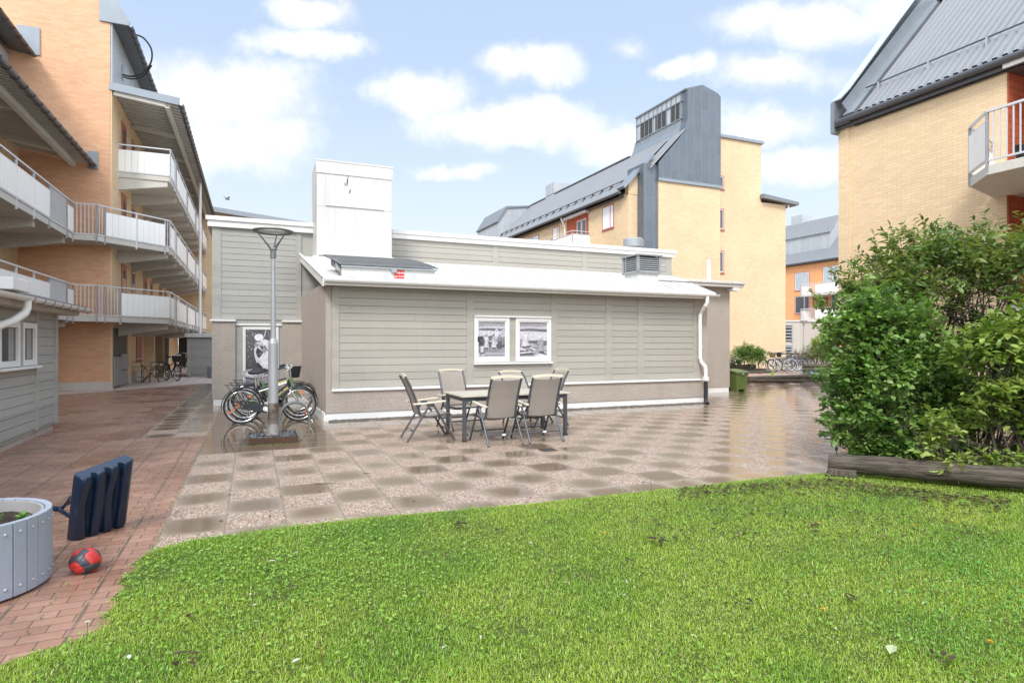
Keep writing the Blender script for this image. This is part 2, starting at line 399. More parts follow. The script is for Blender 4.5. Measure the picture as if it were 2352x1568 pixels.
def slab_mat():
    m = N('courtyard_slabs'); uv = m.coord('UV')
    sp = m.n('ShaderNodeSeparateXYZ'); m.l(uv, sp.inputs[0]); u, v = sp.outputs[0], sp.outputs[1]
    a = m.math('DIVIDE', m.math('ADD', u, .71), .5); b = m.math('DIVIDE', m.math('SUBTRACT', v, 5.75), .5)
    i = m.math('FLOOR', a); j = m.math('FLOOR', b)
    fa = m.math('SUBTRACT', a, i); fb = m.math('SUBTRACT', b, j)
    par = m.math('SUBTRACT', 1.0, m.math('ABSOLUTE', m.math('MODULO', m.math('ADD', i, j), 2.0)))
    gt = lambda x, y: m.math('GREATER_THAN', x, y)
    lt = lambda x, y: m.math('LESS_THAN', x, y)
    AND = lambda *q: q[0] if len(q) == 1 else m.math('MULTIPLY', q[0], AND(*q[1:]))
    r1 = AND(lt(i, 3.5), gt(v, 9.75), gt(u, -.71))                              # the plain square by the bicycles
    r2 = AND(gt(v, 11.75), lt(v, 13.0), gt(u, 1.2), lt(u, 11.0))               # the run of plain slabs along the house
    r3 = AND(lt(j, -.5), gt(i, 6.5))                                            # plain slabs by the lawn
    r4 = AND(gt(v, 12.75), lt(u, -.7))
    pl = par
    for r in (r1, r2, r3, r4): pl = m.math('MAXIMUM', pl, r)
    d = m.math('MINIMUM', m.math('MINIMUM', fa, m.math('SUBTRACT', 1.0, fa)), m.math('MINIMUM', fb, m.math('SUBTRACT', 1.0, fb)))
    nz = m.noise(uv, 3.2, 4); nf = m.noise(uv, 26, 4)
    cell = m.n('ShaderNodeTexWhiteNoise', noise_dimensions='2D')
    cb = m.n('ShaderNodeCombineXYZ'); m.l(i, cb.inputs[0]); m.l(j, cb.inputs[1]); m.l(cb.outputs[0], cell.inputs['Vector'])
    rnd = cell.outputs['Value']
    flood = m.math('MAXIMUM', r1, AND(m.smooth(v, 11.5, 14), m.smooth(u, 6, 9)))
    pill = m.math('MULTIPLY', m.math('MULTIPLY', m.math('MULTIPLY', fa, m.math('SUBTRACT', 1.0, fa)), m.math('MULTIPLY', fb, m.math('SUBTRACT', 1.0, fb))), 16.0)
    dd = m.math('ADD', m.math('POWER', pill, .42), m.math('MULTIPLY', m.math('SUBTRACT', nz, .5), .75))
    dd = m.math('ADD', dd, m.math('MULTIPLY', m.math('SUBTRACT', rnd, .5), .45))
    dd = m.math('ADD', dd, m.math('MULTIPLY', flood, .45))
    wet = m.smooth(dd, .06, 1.05)
    joint = m.math('SUBTRACT', 1.0, m.smooth(d, .010, .026))
    dryc = m.mix(nf, (.315,.245,.180), (.370,.290,.218)); wetc = m.mix(nz, (.130,.090,.057), (.190,.136,.090))
    dryc = m.mix(m.math('MULTIPLY', rnd, .35), dryc, (.36,.29,.235))
    plain = m.mix(wet, dryc, wetc)
    # washed gravel
    vo = m.n('ShaderNodeTexVoronoi', feature='F1'); vo.inputs['Scale'].default_value = 62; m.l(uv, vo.inputs['Vector'])
    cr = m.n('ShaderNodeValToRGB'); sv = m.n('ShaderNodeSeparateColor'); m.l(vo.outputs['Color'], sv.inputs[0]); m.l(sv.outputs[0], cr.inputs[0])
    e = cr.color_ramp.elements; e[0].position = 0; e[0].color = (.22,.125,.09,1); e[1].position = 1; e[1].color = (.74,.665,.565,1)
    for p, c in ((.22,(.50,.315,.215,1)),(.45,(.58,.435,.315,1)),(.62,(.36,.295,.255,1)),(.82,(.64,.495,.37,1))):
        q = e.new(p); q.color = c
    edge = m.smooth(vo.outputs['Distance'], .25, .75)
    gcol = m.mix(m.math('MULTIPLY', edge, .7), cr.outputs[0], (.11,.08,.065))
    gcol = m.mix(m.math('MULTIPLY', m.smooth(nz, .4, .7), .22), gcol, (.26,.19,.15))
    col = m.mix(pl, gcol, plain)
    moss = m.smooth(m.noise(uv, 2.1, 5), .5, .66)
    jc = m.mix(moss, (.13,.10,.08), (.10,.115,.045))
    col = m.mix(m.math('MULTIPLY', joint, .5), col, jc)
    # standing water levels the gravel too
    pud = m.math('MULTIPLY', flood, m.smooth(m.noise(uv, 1.1, 4), .30, .50))
    rp = m.lerp(wet, .30, .10); rg = m.lerp(pud, .42, .09); rp = m.lerp(pud, rp, .07)
    ro = m.lerp(pl, rg, rp); ro = m.lerp(m.math('MULTIPLY', joint, m.math('SUBTRACT', 1.0, pud)), ro, .6)
    hg = m.math('MULTIPLY', m.math('SUBTRACT', 1.0, vo.outputs['Distance']), m.lerp(pud, 1.0, .12))
    hp = m.math('ADD', m.math('MULTIPLY', nf, m.lerp(wet, .25, .02)), .75)
    h = m.lerp(pl, hg, hp); h = m.math('SUBTRACT', h, m.math('MULTIPLY', joint, m.lerp(pud, .7, .2)))
    m.bsdf(col, ro, 0, m.bump(h, .45, .012), m.math('ADD', m.lerp(m.math('MAXIMUM', pl, pud), .20, .5), m.math('MULTIPLY', pud, .35)))
    return m.m

def paver_mat(name, c1, c2, mortar, dry=False):
    m = N(name); uv = m.coord('UV')
    b = m.n('ShaderNodeTexBrick', offset=.5); m.l(uv, b.inputs['Vector'])
    b.inputs['Scale'].default_value = 1; b.inputs['Brick Width'].default_value = .21; b.inputs['Row Height'].default_value = .105
    b.inputs['Mortar Size'].default_value = .004; b.inputs['Mortar Smooth'].default_value = .3
    b.inputs['Color1'].default_value = (*c1, 1); b.inputs['Color2'].default_value = (*c2, 1); b.inputs['Mortar'].default_value = (*mortar, 1)
    n1 = m.noise(uv, .8, 5); n2 = m.noise(uv, 30, 4); n3 = m.noise(uv, 3.5, 4)
    k = m.math('ADD', 1.0, m.math('ADD', m.math('MULTIPLY', m.math('SUBTRACT', n3, .5), .5), m.math('MULTIPLY', m.math('SUBTRACT', n2, .5), .35)))
    v = m.n('ShaderNodeVectorMath', operation='SCALE'); m.l(b.outputs[0], v.inputs[0]); m.l(k, v.inputs['Scale'])
    col = v.outputs[0]
    # wider seam every fourth paver along v, with moss
    sp = m.n('ShaderNodeSeparateXYZ'); m.l(uv, sp.inputs[0])
    fr = m.math('FRACT', m.math('DIVIDE', m.math('ADD', sp.outputs[0], .71), .42))
    seam = m.math('SUBTRACT', 1.0, m.smooth(m.math('ABSOLUTE', m.math('SUBTRACT', fr, .5)), .012, .035))
    seam = m.math('MULTIPLY', seam, m.smooth(n3, .3, .6))
    col = m.mix(m.math('MULTIPLY', seam, .8), col, (.075,.075,.045))
    wet = m.smooth(n1, .42, .58) if not dry else None
    if not dry:
        col = m.mix(m.math('MULTIPLY', wet, .40), col, m.mix(1.0, col, (.62,.56,.52), 'MULTIPLY'))
        ro = m.lerp(wet, .46, .22)
    else: ro = .6
    h = m.math('ADD', m.math('SUBTRACT', 1.0, b.outputs['Fac']), m.math('MULTIPLY', n2, .35))
    h = m.math('SUBTRACT', h, m.math('MULTIPLY', seam, .6))
    m.bsdf(col, ro, 0, m.bump(h, .6, .010), .42)
    return m.m

M['slabs'] = slab_mat()
M['pavers'] = paver_mat('red_pavers', (.275,.148,.100), (.365,.212,.150), (.115,.085,.062))
M['pavers_dry'] = paver_mat('dry_pavers', (.58,.45,.39), (.64,.51,.45), (.42,.34,.29), dry=True)
M['earth'] = mk('earth', (.20,.17,.13), .9, var=.25, vs=.5, bump=.5, bs=8, bd=.03)

structure('ground', MB().add([(-300,-120,-.03),(320,-120,-.03),(320,420,-.03),(-300,420,-.03)], [(0,1,2,3)]), M['earth'])
o = structure('pavement', wpoly([(-.71,-6),(34,-6),(34,46),(-1.71,46),(-1.71,11.75),(-.71,11.75)]), M['slabs']); grid_uv(o)
o = structure('brick_path', wpoly([(-24,-6),(-.71,-6),(-.71,11.75),(-1.71,11.75),(-1.71,46),(-24,46)]), M['pavers']); grid_uv(o)
o = structure('walkway', wpoly([(-24,20.5),(-6.2,22.2),(-5.5,22.6),(-2.0,26.6),(1.6,27.3),(1.6,60),(-24,60)], .004), M['pavers_dry']); grid_uv(o)

# ------------------------------------------------------------------ lawn
EDGE = [(-260,1640),(-60,1560),(0,1528),(60,1505),(150,1478),(222,1446),(262,1380),(290,1318),(318,1282),(352,1262),(450,1240),(620,1216),
        (800,1194),(1000,1176),(1200,1158),(1440,1133),(1600,1116),(1750,1099),(1905,1086)]
LAWN = [(G(x,y).x, G(x,y).y) for x, y in EDGE] + [(5.4,7.6),(9.5,7.2),(12,4.5),(12,-1.5),(-5.5,-1.5),(-5.5,2.0)]
def in_poly(px, py, poly):
    ins = np.zeros(px.shape, bool); n = len(poly)
    for k in range(n):
        x0, y0 = poly[k]; x1, y1 = poly[(k+1) % n]
        if y0 == y1: continue
        c = ((y0 > py) != (y1 > py)) & (px < (x1-x0)*(py-y0)/(y1-y0)+x0)
        ins ^= c
    return ins
def edge_dist(px, py, poly):
    d = np.full(px.shape, 1e9); n = len(poly)
    for k in range(n):
        x0, y0 = poly[k]; x1, y1 = poly[(k+1) % n]; dx, dy = x1-x0, y1-y0
        t = np.clip(((px-x0)*dx+(py-y0)*dy)/(dx*dx+dy*dy+1e-12), 0, 1)
        d = np.minimum(d, np.hypot(px-x0-t*dx, py-y0-t*dy))
    return d
def waves(x, y, s, seed):
    r = np.random.default_rng(seed); o = np.zeros_like(x)
    for k in range(9):
        a = r.uniform(0, 2*PI); f = s*r.uniform(.5, 2.2); p = r.uniform(0, 2*PI)
        o += np.sin((x*np.cos(a)+y*np.sin(a))*f*2*PI + p + 1.3*np.sin((y*np.cos(a)-x*np.sin(a))*f*1.9+p))
    return o/9
def ground_z(x, y, d):
    return .004 + .05*np.clip(d/.5, 0, 1)**.7 + .018*waves(x, y, .35, 3)*np.clip(d/.4, 0, 1)
def raw_mesh(name, verts, loops, starts, mat, cols=None, smooth=False):
    me = bpy.data.meshes.new(name)
    me.vertices.add(len(verts)); me.vertices.foreach_set('co', np.asarray(verts, np.float32).ravel())
    me.loops.add(len(loops)); me.loops.foreach_set('vertex_index', np.asarray(loops, np.int32))
    me.polygons.add(len(starts)); me.polygons.foreach_set('loop_start', np.asarray(starts, np.int32))
    me.update(calc_edges=True)
    if cols is not None:
        a = me.color_attributes.new('Col', 'FLOAT_COLOR', 'POINT')
        c4 = np.ones((len(verts), 4), np.float32); c4[:, :3] = cols
        a.data.foreach_set('color', c4.ravel())
    if smooth: me.polygons.foreach_set('use_smooth', np.ones(len(starts), bool))
    me.materials.append(mat)
    o = bpy.data.objects.new(name, me); COL.objects.link(o)
    return o

def build_lawn():
    # turf base: fan grid clipped to the outline
    xs = np.arange(-5.6, 12.1, .12); ys = np.arange(-1.6, 7.9, .12)
    X, Y = np.meshgrid(xs, ys); ins = in_poly(X, Y, LAWN); d = edge_dist(X, Y, LAWN)
    Z = np.where(ins, ground_z(X, Y, d), -.02)
    nx = len(xs); V = np.stack([X.ravel(), Y.ravel(), Z.ravel()], 1); F = []
    for j in range(len(ys)-1):
        for i in range(nx-1):
            if ins[j,i] or ins[j+1,i] or ins[j,i+1] or ins[j+1,i+1]: F.append((j*nx+i, j*nx+i+1, (j+1)*nx+i+1, (j+1)*nx+i))
    mb = MB(); mb.v = [tuple(p) for p in V]; mb.c = [None]*len(V); mb.f = [list(f) for f in F]
    m = N('turf'); c = m.coord('Object'); n = m.noise(c, 14, 5)
    m.bsdf(m.mix(n, (.045,.06,.015), (.10,.125,.03)), .9, 0, m.bump(m.noise(c, 60, 4), .8, .02), .2)
    o = structure('lawn', mb, m.m, smooth=True)
    # blades
    n = 900000
    # denser close to the camera
    yy = 1.7 + (7.8-1.7)*rng.random(n)**1.2
    xx = rng.uniform(-1, 1, n)*(yy*.9+1.7) + .3
    jx = .045*waves(xx, yy, 3.0, 41); keep = in_poly(xx+jx+rng.normal(0,.016,n), yy+jx+rng.normal(0,.016,n), LAWN); xx, yy = xx[keep], yy[keep]
    d = edge_dist(xx, yy, LAWN)
    thin = rng.random(len(xx)) < np.clip(.45 + d/.25, 0, 1)
    bare = (waves(xx, yy, 1.1, 21) > .45) & (rng.random(len(xx)) < .5)
    keep = thin & ~bare; xx, yy, d = xx[keep], yy[keep], d[keep]; n = len(xx)
    zz = ground_z(xx, yy, d) - .004
    patch = waves(xx, yy, .45, 5); patch2 = waves(xx, yy, 1.6, 8); tall = waves(xx, yy, .8, 12)
    L = (.019 + .017*rng.random(n)**2)*(1 + .45*np.clip(tall, -.6, 1)) ; L *= np.clip(.6 + d/.3, .6, 1)
    wd = .0017 + .0015*rng.random(n)
    az = rng.uniform(0, 2*PI, n); lean = rng.uniform(.3, 1.6, n)
    dx, dy = np.cos(az), np.sin(az)
    px, py = -dy, dx
    base = np.stack([xx, yy, zz], 1)
    P = np.stack([px, py, np.zeros(n)], 1)*wd[:, None]
    h1 = np.stack([dx*np.sin(lean*.5), dy*np.sin(lean*.5), np.cos(lean*.5)], 1)*(L*.55)[:, None]
    h2 = h1 + np.stack([dx*np.sin(lean*1.3), dy*np.sin(lean*1.3), np.cos(lean*1.3)], 1)*(L*.55)[:, None]
    verts = np.stack([base-P, base+P, base+h1+P*.75, base+h1-P*.75, base+h2], 1).reshape(-1, 3)
    idx = (np.arange(n)*5)[:, None]
    loops = np.concatenate([idx+np.array([0,1,2,3]), idx+np.array([3,2,4])], 1).ravel()
    starts = (np.arange(n)*7)[:, None] + np.array([0, 4]); starts = starts.ravel()
    g1 = np.array([.180,.335,.028]); g2 = np.array([.345,.455,.060]); g3 = np.array([.115,.270,.028]); straw = np.array([.46,.44,.20])
    t = np.clip(.5 + .75*patch + .35*patch2 + rng.normal(0, .22, n), 0, 1)[:, None]
    cc = g1*(1-t) + g2*t
    dk = np.clip(-patch*1.2 - .15 + rng.normal(0, .15, n), 0, 1)[:, None]; cc = cc*(1-dk) + g3*dk
    st = ((rng.random(n) < .07 + .10*np.clip(patch, 0, 1)))[:, None]; cc = np.where(st, straw*rng.uniform(.7, 1.2, (n,1)), cc)
    cc = cc*rng.uniform(.7, 1.4, (n, 1))
    cols = np.repeat(cc, 5, 0)
    o = raw_mesh('grass', verts, loops, starts, M['grass'], cols)
    tag(o, 'short wet lawn grass in the foreground', 'grass', kind='stuff')
    # clover and plantain rosettes in two patches
    k = 80000
    yy = 2.0 + 5.4*rng.random(k); xx = rng.uniform(-1, 1, k)*(yy*.9+1.4)
    a = np.exp(-(((xx+1.7)/1.35)**2 + ((yy-4.25)/.95)**2)); b = np.exp(-(((xx-3.1)/1.0)**2 + ((yy-3.7)/1.0)**2))
    wgt = np.maximum(np.maximum(a, b), .05 + .22*(waves(xx, yy, .9, 31) > .25))
    keep = (rng.random(k) < wgt) & in_poly(xx, yy, LAWN); xx, yy, b = xx[keep], yy[keep], b[keep]; k = len(xx)
    d = edge_dist(xx, yy, LAWN); zz = ground_z(xx, yy, d) + rng.uniform(.012, .034, k)
    az = rng.uniform(0, 2*PI, k); ln = rng.uniform(.011, .028, k)*np.where(b > .3, .8, 1.0); w = ln*rng.uniform(.22, .42, k)
    tz = rng.uniform(-.15, .7, k); D = np.stack([np.cos(az), np.sin(az), tz], 1); D /= np.linalg.norm(D, axis=1)[:, None]
    Sd = np.stack([-np.sin(az), np.cos(az), rng.uniform(-.4, .4, k)], 1)
    base = np.stack([xx, yy, zz], 1); q = lambda t, s, e=0: base + D*(ln*t)[:, None] + Sd*(w*s)[:, None] + np.array([0,0,1])*(ln*e)[:, None]
    verts = np.stack([q(0,0), q(.3,-1,.05), q(.75,-.8,.03), q(1,0,-.05), q(.75,.8,.03), q(.3,1,.05)], 1).reshape(-1, 3)
    idx = (np.arange(k)*6)[:, None]
    loops = np.concatenate([idx+np.array([0,1,2,3]), idx+np.array([0,3,4,5])], 1).ravel(); starts = np.arange(2*k)*4
    c1 = np.array([.145,.31,.030]); c2 = np.array([.30,.46,.07]); c3 = np.array([.105,.27,.040])
    t = rng.random(k)[:, None]; cc = c1*(1-t)+c2*t; bb = np.clip(b*1.6, 0, 1)[:, None]; cc = cc*(1-bb) + (c3*rng.uniform(.7,1.7,(k,1)))*bb
    o = raw_mesh('clover', verts, loops, starts, M['grass'], np.repeat(cc, 6, 0))
    tag(o, 'patches of broad-leaved clover and weeds among the grass', 'clover', kind='stuff')
build_lawn()
# ------------------------------------------------------------------ the grey house in the courtyard
def boards(mb, a0, a1, z0, z1, pitch=.155):
    """lapped horizontal boards in the frame of mb"""
    z = z0
    while z < z1 - .02:
        t = min(z + pitch - .009, z1)
        P = []
        for a in (a0, a1): P += [(a, 0, z), (a, .0225, z), (a, .018, t), (a, 0, t)]
        mb.add(P, [(0,1,2,3),(7,6,5,4),(0,4,5,1),(1,5,6,2),(2,6,7,3),(3,7,4,0)])
        z += pitch
    return mb
def text_mesh(name, lines, size, T, mat, parent, gap=1.25, align='CENTER'):
    """lettering as flat solid letters in a wall frame; T(a, d, z)"""
    mb = MB(T=T)
    for k, s in enumerate(lines):
        cu = bpy.data.curves.new('letters', 'FONT'); cu.body = s; cu.size = size; cu.align_x = align; cu.resolution_u = 3; cu.offset = size*.012
        ob = bpy.data.objects.new('letters', cu); COL.objects.link(ob)
        bpy.context.view_layer.update()
        me = bpy.data.meshes.new_from_object(ob.evaluated_get(bpy.context.evaluated_depsgraph_get()))
        mb.add([(v.co.x, 0, v.co.y - k*size*gap) for v in me.vertices], [tuple(p.vertices) for p in me.polygons])
        bpy.data.objects.remove(ob); bpy.data.curves.remove(cu); bpy.data.meshes.remove(me)
    return mb.build(name, mat, parent, recalc=False)

def photo_mat():
    m = N('photo_print'); a = m.n('ShaderNodeAttribute', attribute_name='Col').outputs['Color']; c = m.coord('Object')
    n = m.noise(c, 26, 7, .75); n2 = m.noise(m.mapping(c, (1, 1, 2.2)), 9, 5, .7)
    k = m.math('ADD', .38, m.math('MULTIPLY', m.math('ADD', m.smooth(n, .3, .72), n2), .62))
    v = m.n('ShaderNodeVectorMath', operation='SCALE'); m.l(a, v.inputs[0]); m.l(k, v.inputs['Scale'])
    m.bsdf(v.outputs[0], .12, 0, None, .5); return m.m
M['photo'] = photo_mat()
def grey(g): return (g*.98, g*.955, g*1.04)
class Print:
    """a printed photograph: greys as flat patches, each a hair in front of the last"""
    def __init__(s, T, a0, z0, w, h, d0=.0):
        s.mb = MB(T=T); s.a0, s.z0, s.w, s.h, s.d = a0, z0, w, h, d0
    def poly(s, pts, g):
        s.d += .0006
        s.mb.add([(s.a0+x*s.w, s.d, s.z0+y*s.h) for x, y in pts], [tuple(range(len(pts)))], grey(g))
    def ell(s, cx, cy, rx, ry, g, n=14, rot=0):
        c, q = math.cos(rot), math.sin(rot)
        s.poly([(cx + rx*math.cos(t)*c - ry*math.sin(t)*q, cy + (rx*math.cos(t)*q + ry*math.sin(t)*c)*s.w/s.h) for t in [2*PI*k/n for k in range(n)]], g)
    def woman(s, x, y0, y1, wd, skirt, top, scarf=None, face=.42):
        h = y1-y0
        s.poly([(x-wd*.62,y0+.05*h),(x+wd*.62,y0+.05*h),(x+wd*.38,y0+.55*h),(x-wd*.38,y0+.55*h)], skirt)
        s.poly([(x-wd*.30,y0+.06*h),(x+wd*.05,y0+.06*h),(x+wd*.1,y0+.54*h),(x-wd*.16,y0+.54*h)], skirt*1.25)
        s.poly([(x-wd*.42,y0+.53*h),(x+wd*.42,y0+.53*h),(x+wd*.5,y0+.74*h),(x+wd*.28,y0+.83*h),(x-wd*.28,y0+.83*h),(x-wd*.5,y0+.74*h)], top)
        s.poly([(x-wd*.5,y0+.76*h),(x-wd*.62,y0+.5*h),(x-wd*.48,y0+.48*h),(x-wd*.34,y0+.74*h)], top*.8)
        s.poly([(x+wd*.5,y0+.76*h),(x+wd*.64,y0+.5*h),(x+wd*.5,y0+.47*h),(x+wd*.34,y0+.74*h)], top*.7)
        s.ell(x, y0+.905*h, wd*.24, wd*.29, scarf if scarf else .09)
        s.ell(x+wd*.03, y0+.885*h, wd*.15, wd*.2, face)
        s.poly([(x-wd*.25,y0-.02*h),(x-wd*.08,y0-.02*h),(x-wd*.08,y0+.06*h),(x-wd*.25,y0+.06*h)], .1)
        s.poly([(x+wd*.1,y0-.02*h),(x+wd*.27,y0-.02*h),(x+wd*.27,y0+.06*h),(x+wd*.1,y0+.06*h)], .1)
    def build(s, parent): return s.mb.build('photo_print', M['photo'], parent, col=True, recalc=False)

def house():
    VF, VW, VA = 12.85, 17.3, 15.4            # front, hall and annex wall lines
    u0, u1 = at_u(748, VF), at_u(1624, VF)
    wl, wr = at_u(487, VW), at_u(692, VW)
    h = site('wash_house', 'low grey boarded house with white sloping roof, white chimney and photographs in its windows', 'house', 5.5, 14.5)
    # ---- lean-to front
    T = front(0, VF)
    MB().prism([(u0,VF),(u1,VF),(u1,VW),(wr,VW)], .15, 2.86).build('wall', M['stucco'], h)
    z_led = .63
    MB(T=T).box(u0, -.05, .17, u1, .055, z_led).build('wall', M['stucco'], h, bevel=.008)
    MB(T=T).box(u0+.01, -.05, -.02, u1-.01, .035, .17).build('plinth', M['plinth'], h)
    MB().prism([(u0+.02,VF+.05),(u0-.03,VF+.06),(wr-.03,VW),(wr+.02,VW)], -.02, .17).build('plinth', M['plinth'], h)
    ua, ub = at_u(762, VF), at_u(1606, VF)
    lm = MB(T=T)
    P = [(0, z_led), (.10, z_led-.012), (.10, z_led+.012), (0, z_led+.045)]
    lm.add([(a, d, z) for a in (ua, ub) for d, z in P], [(0,1,2,3),(7,6,5,4),(0,4,5,1),(1,5,6,2),(2,6,7,3),(3,7,4,0)]).build('ledge', M['white'], h)
    trims = [(762,779),(1071,1087),(1264,1279),(1390,1404),(1463,1477),(1592,1606)]
    tu = [(at_u(a, VF), at_u(b, VF)) for a, b in trims]
    for k in range(5):
        a0, a1 = tu[k][1], tu[k+1][0]
        mb = MB(T=T)
        if k == 1: boards(mb, a0, a1, z_led+.05, 1.13); mb.build('siding', M['siding'], h); mb = boards(MB(T=T), a0, a1, 2.22, 2.84)
        else: boards(mb, a0, a1, z_led+.05, 2.84)
        mb.build('siding', M['siding'], h)
    for a, b in tu: MB(T=T).box(a, 0, z_led+.04, b, .036, 2.85).build('trim_board', M['siding'], h, bevel=.003)
    # ---- pair of windows with photographs
    wz0, wz1 = 1.17, 2.19
    cas = [(at_u(1088, VF), at_u(1168.5, VF)), (at_u(1183, VF), at_u(1264, VF))]
    MB(T=T).box(cas[0][1], 0, wz0-.02, cas[1][0], .03, wz1+.02).build('trim_board', M['siding'], h)
    MB(T=T).box(tu[1][1], 0, 1.10, tu[2][0], .022, wz0-.02).build('trim_board', M['siding'], h)
    for k, (a, b) in enumerate(cas):
        w = MB(T=T)
        e = .075
        w.box(a, 0, wz0, a+e, .055, wz1).box(b-e, 0, wz0, b, .055, wz1).box(a+e, 0, wz1-e, b-e, .055, wz1).box(a+e, 0, wz0, b-e, .055, wz0+e*1.25)
        i = .03
        w.box(a+e, 0, wz0+e*1.25, a+e+i, .04, wz1-e).box(b-e-i, 0, wz0+e*1.25, b-e, .04, wz1-e).box(a+e+i, 0, wz1-e-i, b-e-i, .04, wz1-e).box(a+e+i, 0, wz0+e*1.25, b-e-i, .04, wz0+e*1.25+i)
        wo = w.build('window', M['white'], h, bevel=.004)
        sc = MB(T=T)
        for q in (.33, .67): sc.cbox(a+(b-a)*q, .0565, wz0+.045, .012, .004, .012)
        sc.build('screw', M['galv'], wo)
        pa, pb, pz0, pz1 = a+e+i, b-e-i, wz0+e*1.25+i, wz1-e-i
        p = Print(T, pa, pz0, pb-pa, pz1-pz0, .012)
        p.poly([(0,0),(1,0),(1,1),(0,1)], .40)
        p.poly([(0,.86),(1,.86),(1,1),(0,1)], .33); p.poly([(0,.80),(1,.81),(1,.88),(0,.87)], .50)
        p.poly([(0,.74),(.5,.75),(1,.72),(1,.80),(.4,.82),(0,.80)], .17)
        if k == 0:
            p.poly([(0,.60),(1,.60),(1,.74),(0,.75)], .56); p.poly([(0,.24),(1,.24),(1,.55),(.5,.6),(.2,.54),(0,.6)], .15)
            p.poly([(0,0),(1,0),(1,.21),(0,.24)], .30); p.poly([(.3,.08),(1,.07),(1,.10),(.3,.105)], .5); p.poly([(.1,.15),(.7,.16),(.7,.175),(.1,.17)], .2)
            p.poly([(.17,.235),(1,.235),(1,.255),(.17,.255)], .48)
            p.woman(.93, .31, .80, .17, .22, .50, .60); p.woman(.68, .33, .80, .20, .42, .66, .68)
            p.woman(.29, .24, .64, .17, .47, .58, .15); p.woman(.57, .24, .65, .17, .50, .44, .07); p.woman(.79, .24, .63, .15, .12, .26, .14)
            p.poly([(.40,.42),(.50,.43),(.50,.46),(.40,.46)], .6)
            p.ell(.06,.5,.12,.13,.06); p.ell(.14,.45,.08,.09,.12); p.ell(.05,.62,.05,.06,.5)
            p.poly([(0,.13),(.17,.13),(.20,.33),(0,.33)], .55); p.poly([(0,.13),(.06,.13),(.07,.33),(0,.33)], .2); p.ell(.09,.33,.11,.035,.12)
            p.poly([(0,0),(.04,0),(.05,.11),(.02,.11)], .62); p.poly([(.08,.02),(.2,.04),(.2,.06),(.08,.05)], .66)
        else:
            p.poly([(0,.50),(1,.44),(1,.72),(0,.74)], .58); p.poly([(.3,.40),(1,.32),(1,.46),(.6,.47),(.3,.45)], .15); p.poly([(0,.3),(.3,.3),(.35,.46),(0,.52)], .3)
            p.poly([(0,0),(1,0),(1,.24),(.5,.27),(0,.31)], .20)
            p.poly([(.0,.20),(.22,.16),(.24,.21),(.05,.27),(0,.27)], .55)
            p.woman(.20, .27, .72, .22, .52, .62, .62)
            p.poly([(.22,.27),(.36,.14),(.40,.14),(.25,.29)], .45); p.poly([(.26,.27),(.62,.15),(.66,.2),(.3,.29)], .62)
            p.poly([(0,.07),(.58,.12),(.60,.16),(0,.11)], .6); p.poly([(0,.05),(.55,.09),(.55,.115),(0,.075)], .08)
            p.poly([(.24,.30),(.36,.28),(.32,.40),(.24,.40)], .58); p.poly([(.23,.26),(.38,.26),(.40,.31),(.24,.30)], .07)
            p.poly([(.48,.03),(.68,.0),(1,.0),(1,.03),(.64,.10)], .64)
            for q in range(4): p.poly([(.55+.09*q,.0),(.57+.09*q,.0),(.57+.07*q,.085-.02*q),(.555+.07*q,.085-.02*q)], .25)
            p.poly([(.80,.18),(1,.16),(1,.19),(.82,.21)], .58); p.poly([(.82,.22),(1,.21),(1,.235),(.83,.24)], .62); p.poly([(.88,.11),(1,.09),(1,.13),(.9,.14)], .55)
            p.ell(.60,.13,.17,.07,.36); p.woman(.76, .12, .585, .25, .30, .34, .68)
        p.build(wo)
    MB(T=T).box(tu[1][1]+.01, 0, wz1, tu[2][0]-.01, .085, wz1+.035).build('window_head', M['white'], h, bevel=.004)
    MB(T=T).prism_x([(VF,wz0-.02),(VF-.10,wz0-.045),(VF-.10,wz0-.03),(VF,wz0)], tu[1][1], tu[2][0]) if 0 else None
    MB(T=T).box(tu[1][1]-.01, 0, wz0-.05, tu[2][0]+.02, .10, wz0-.012).build('window_sill', M['white'], h, bevel=.004)
    # ---- lean-to roof
    ve, vt, ze, zt = 12.45, VW-.02, 2.885, 3.96
    ul, ur, ult = at_u(744, ve), at_u(1644, ve), at_u(691, vt)
    slope = (zt-ze)/(vt-ve)
    rz = lambda v: ze + (v-ve)*slope
    ut = at_u(1540, vt)+.1
    MB().add([(ul,ve,ze-.05),(ur,ve,ze-.05),(ut,vt,zt-.05),(ult,vt,zt-.05),(ul,ve,ze),(ur,ve,ze),(ut,vt,zt),(ult,vt,zt)],
             [(0,1,2,3),(4,5,6,7),(0,1,5,4),(1,2,6,5),(2,3,7,6),(3,0,4,7)]).build('roof', M['white_roof'], h)
    sm = MB()
    n = 17
    for k in range(n+1):
        t = k/n; a = ul+(ur-ul)*t; b = ult+(ut-ult)*t
        sm.beam((a, ve, ze+.014), (b, vt, zt+.014), .02, .035)
    for k in range(n):
        t = (k+.5)/n; f = .3+.45*random.random(); a = ul+(ur-ul)*t; b = ult+(ut-ult)*t
        c = Vector((a, ve, ze+.003)).lerp(Vector((b, vt, zt+.003)), f); sm.cbox(c.x, c.y, c.z, (ur-ul)/n-.03, .02, .012)
    sm.build('roof_seam', M['white_roof'], h)
    MB().beam((ul-.01, ve-.02, ze-.06), (ult-.01, vt, zt-.05), .03, .20).build('barge_board', M['white'], h)
    MB().beam((ul-.02, ve-.02, ze+.035), (ult-.02, vt, zt+.045), .06, .03).build('roof_edge', M['white'], h)
    MB().box(ul, ve+.03, ze-.13, ur-.06, ve+.055, ze-.045).build('fascia', M['white'], h)
    g = MB()
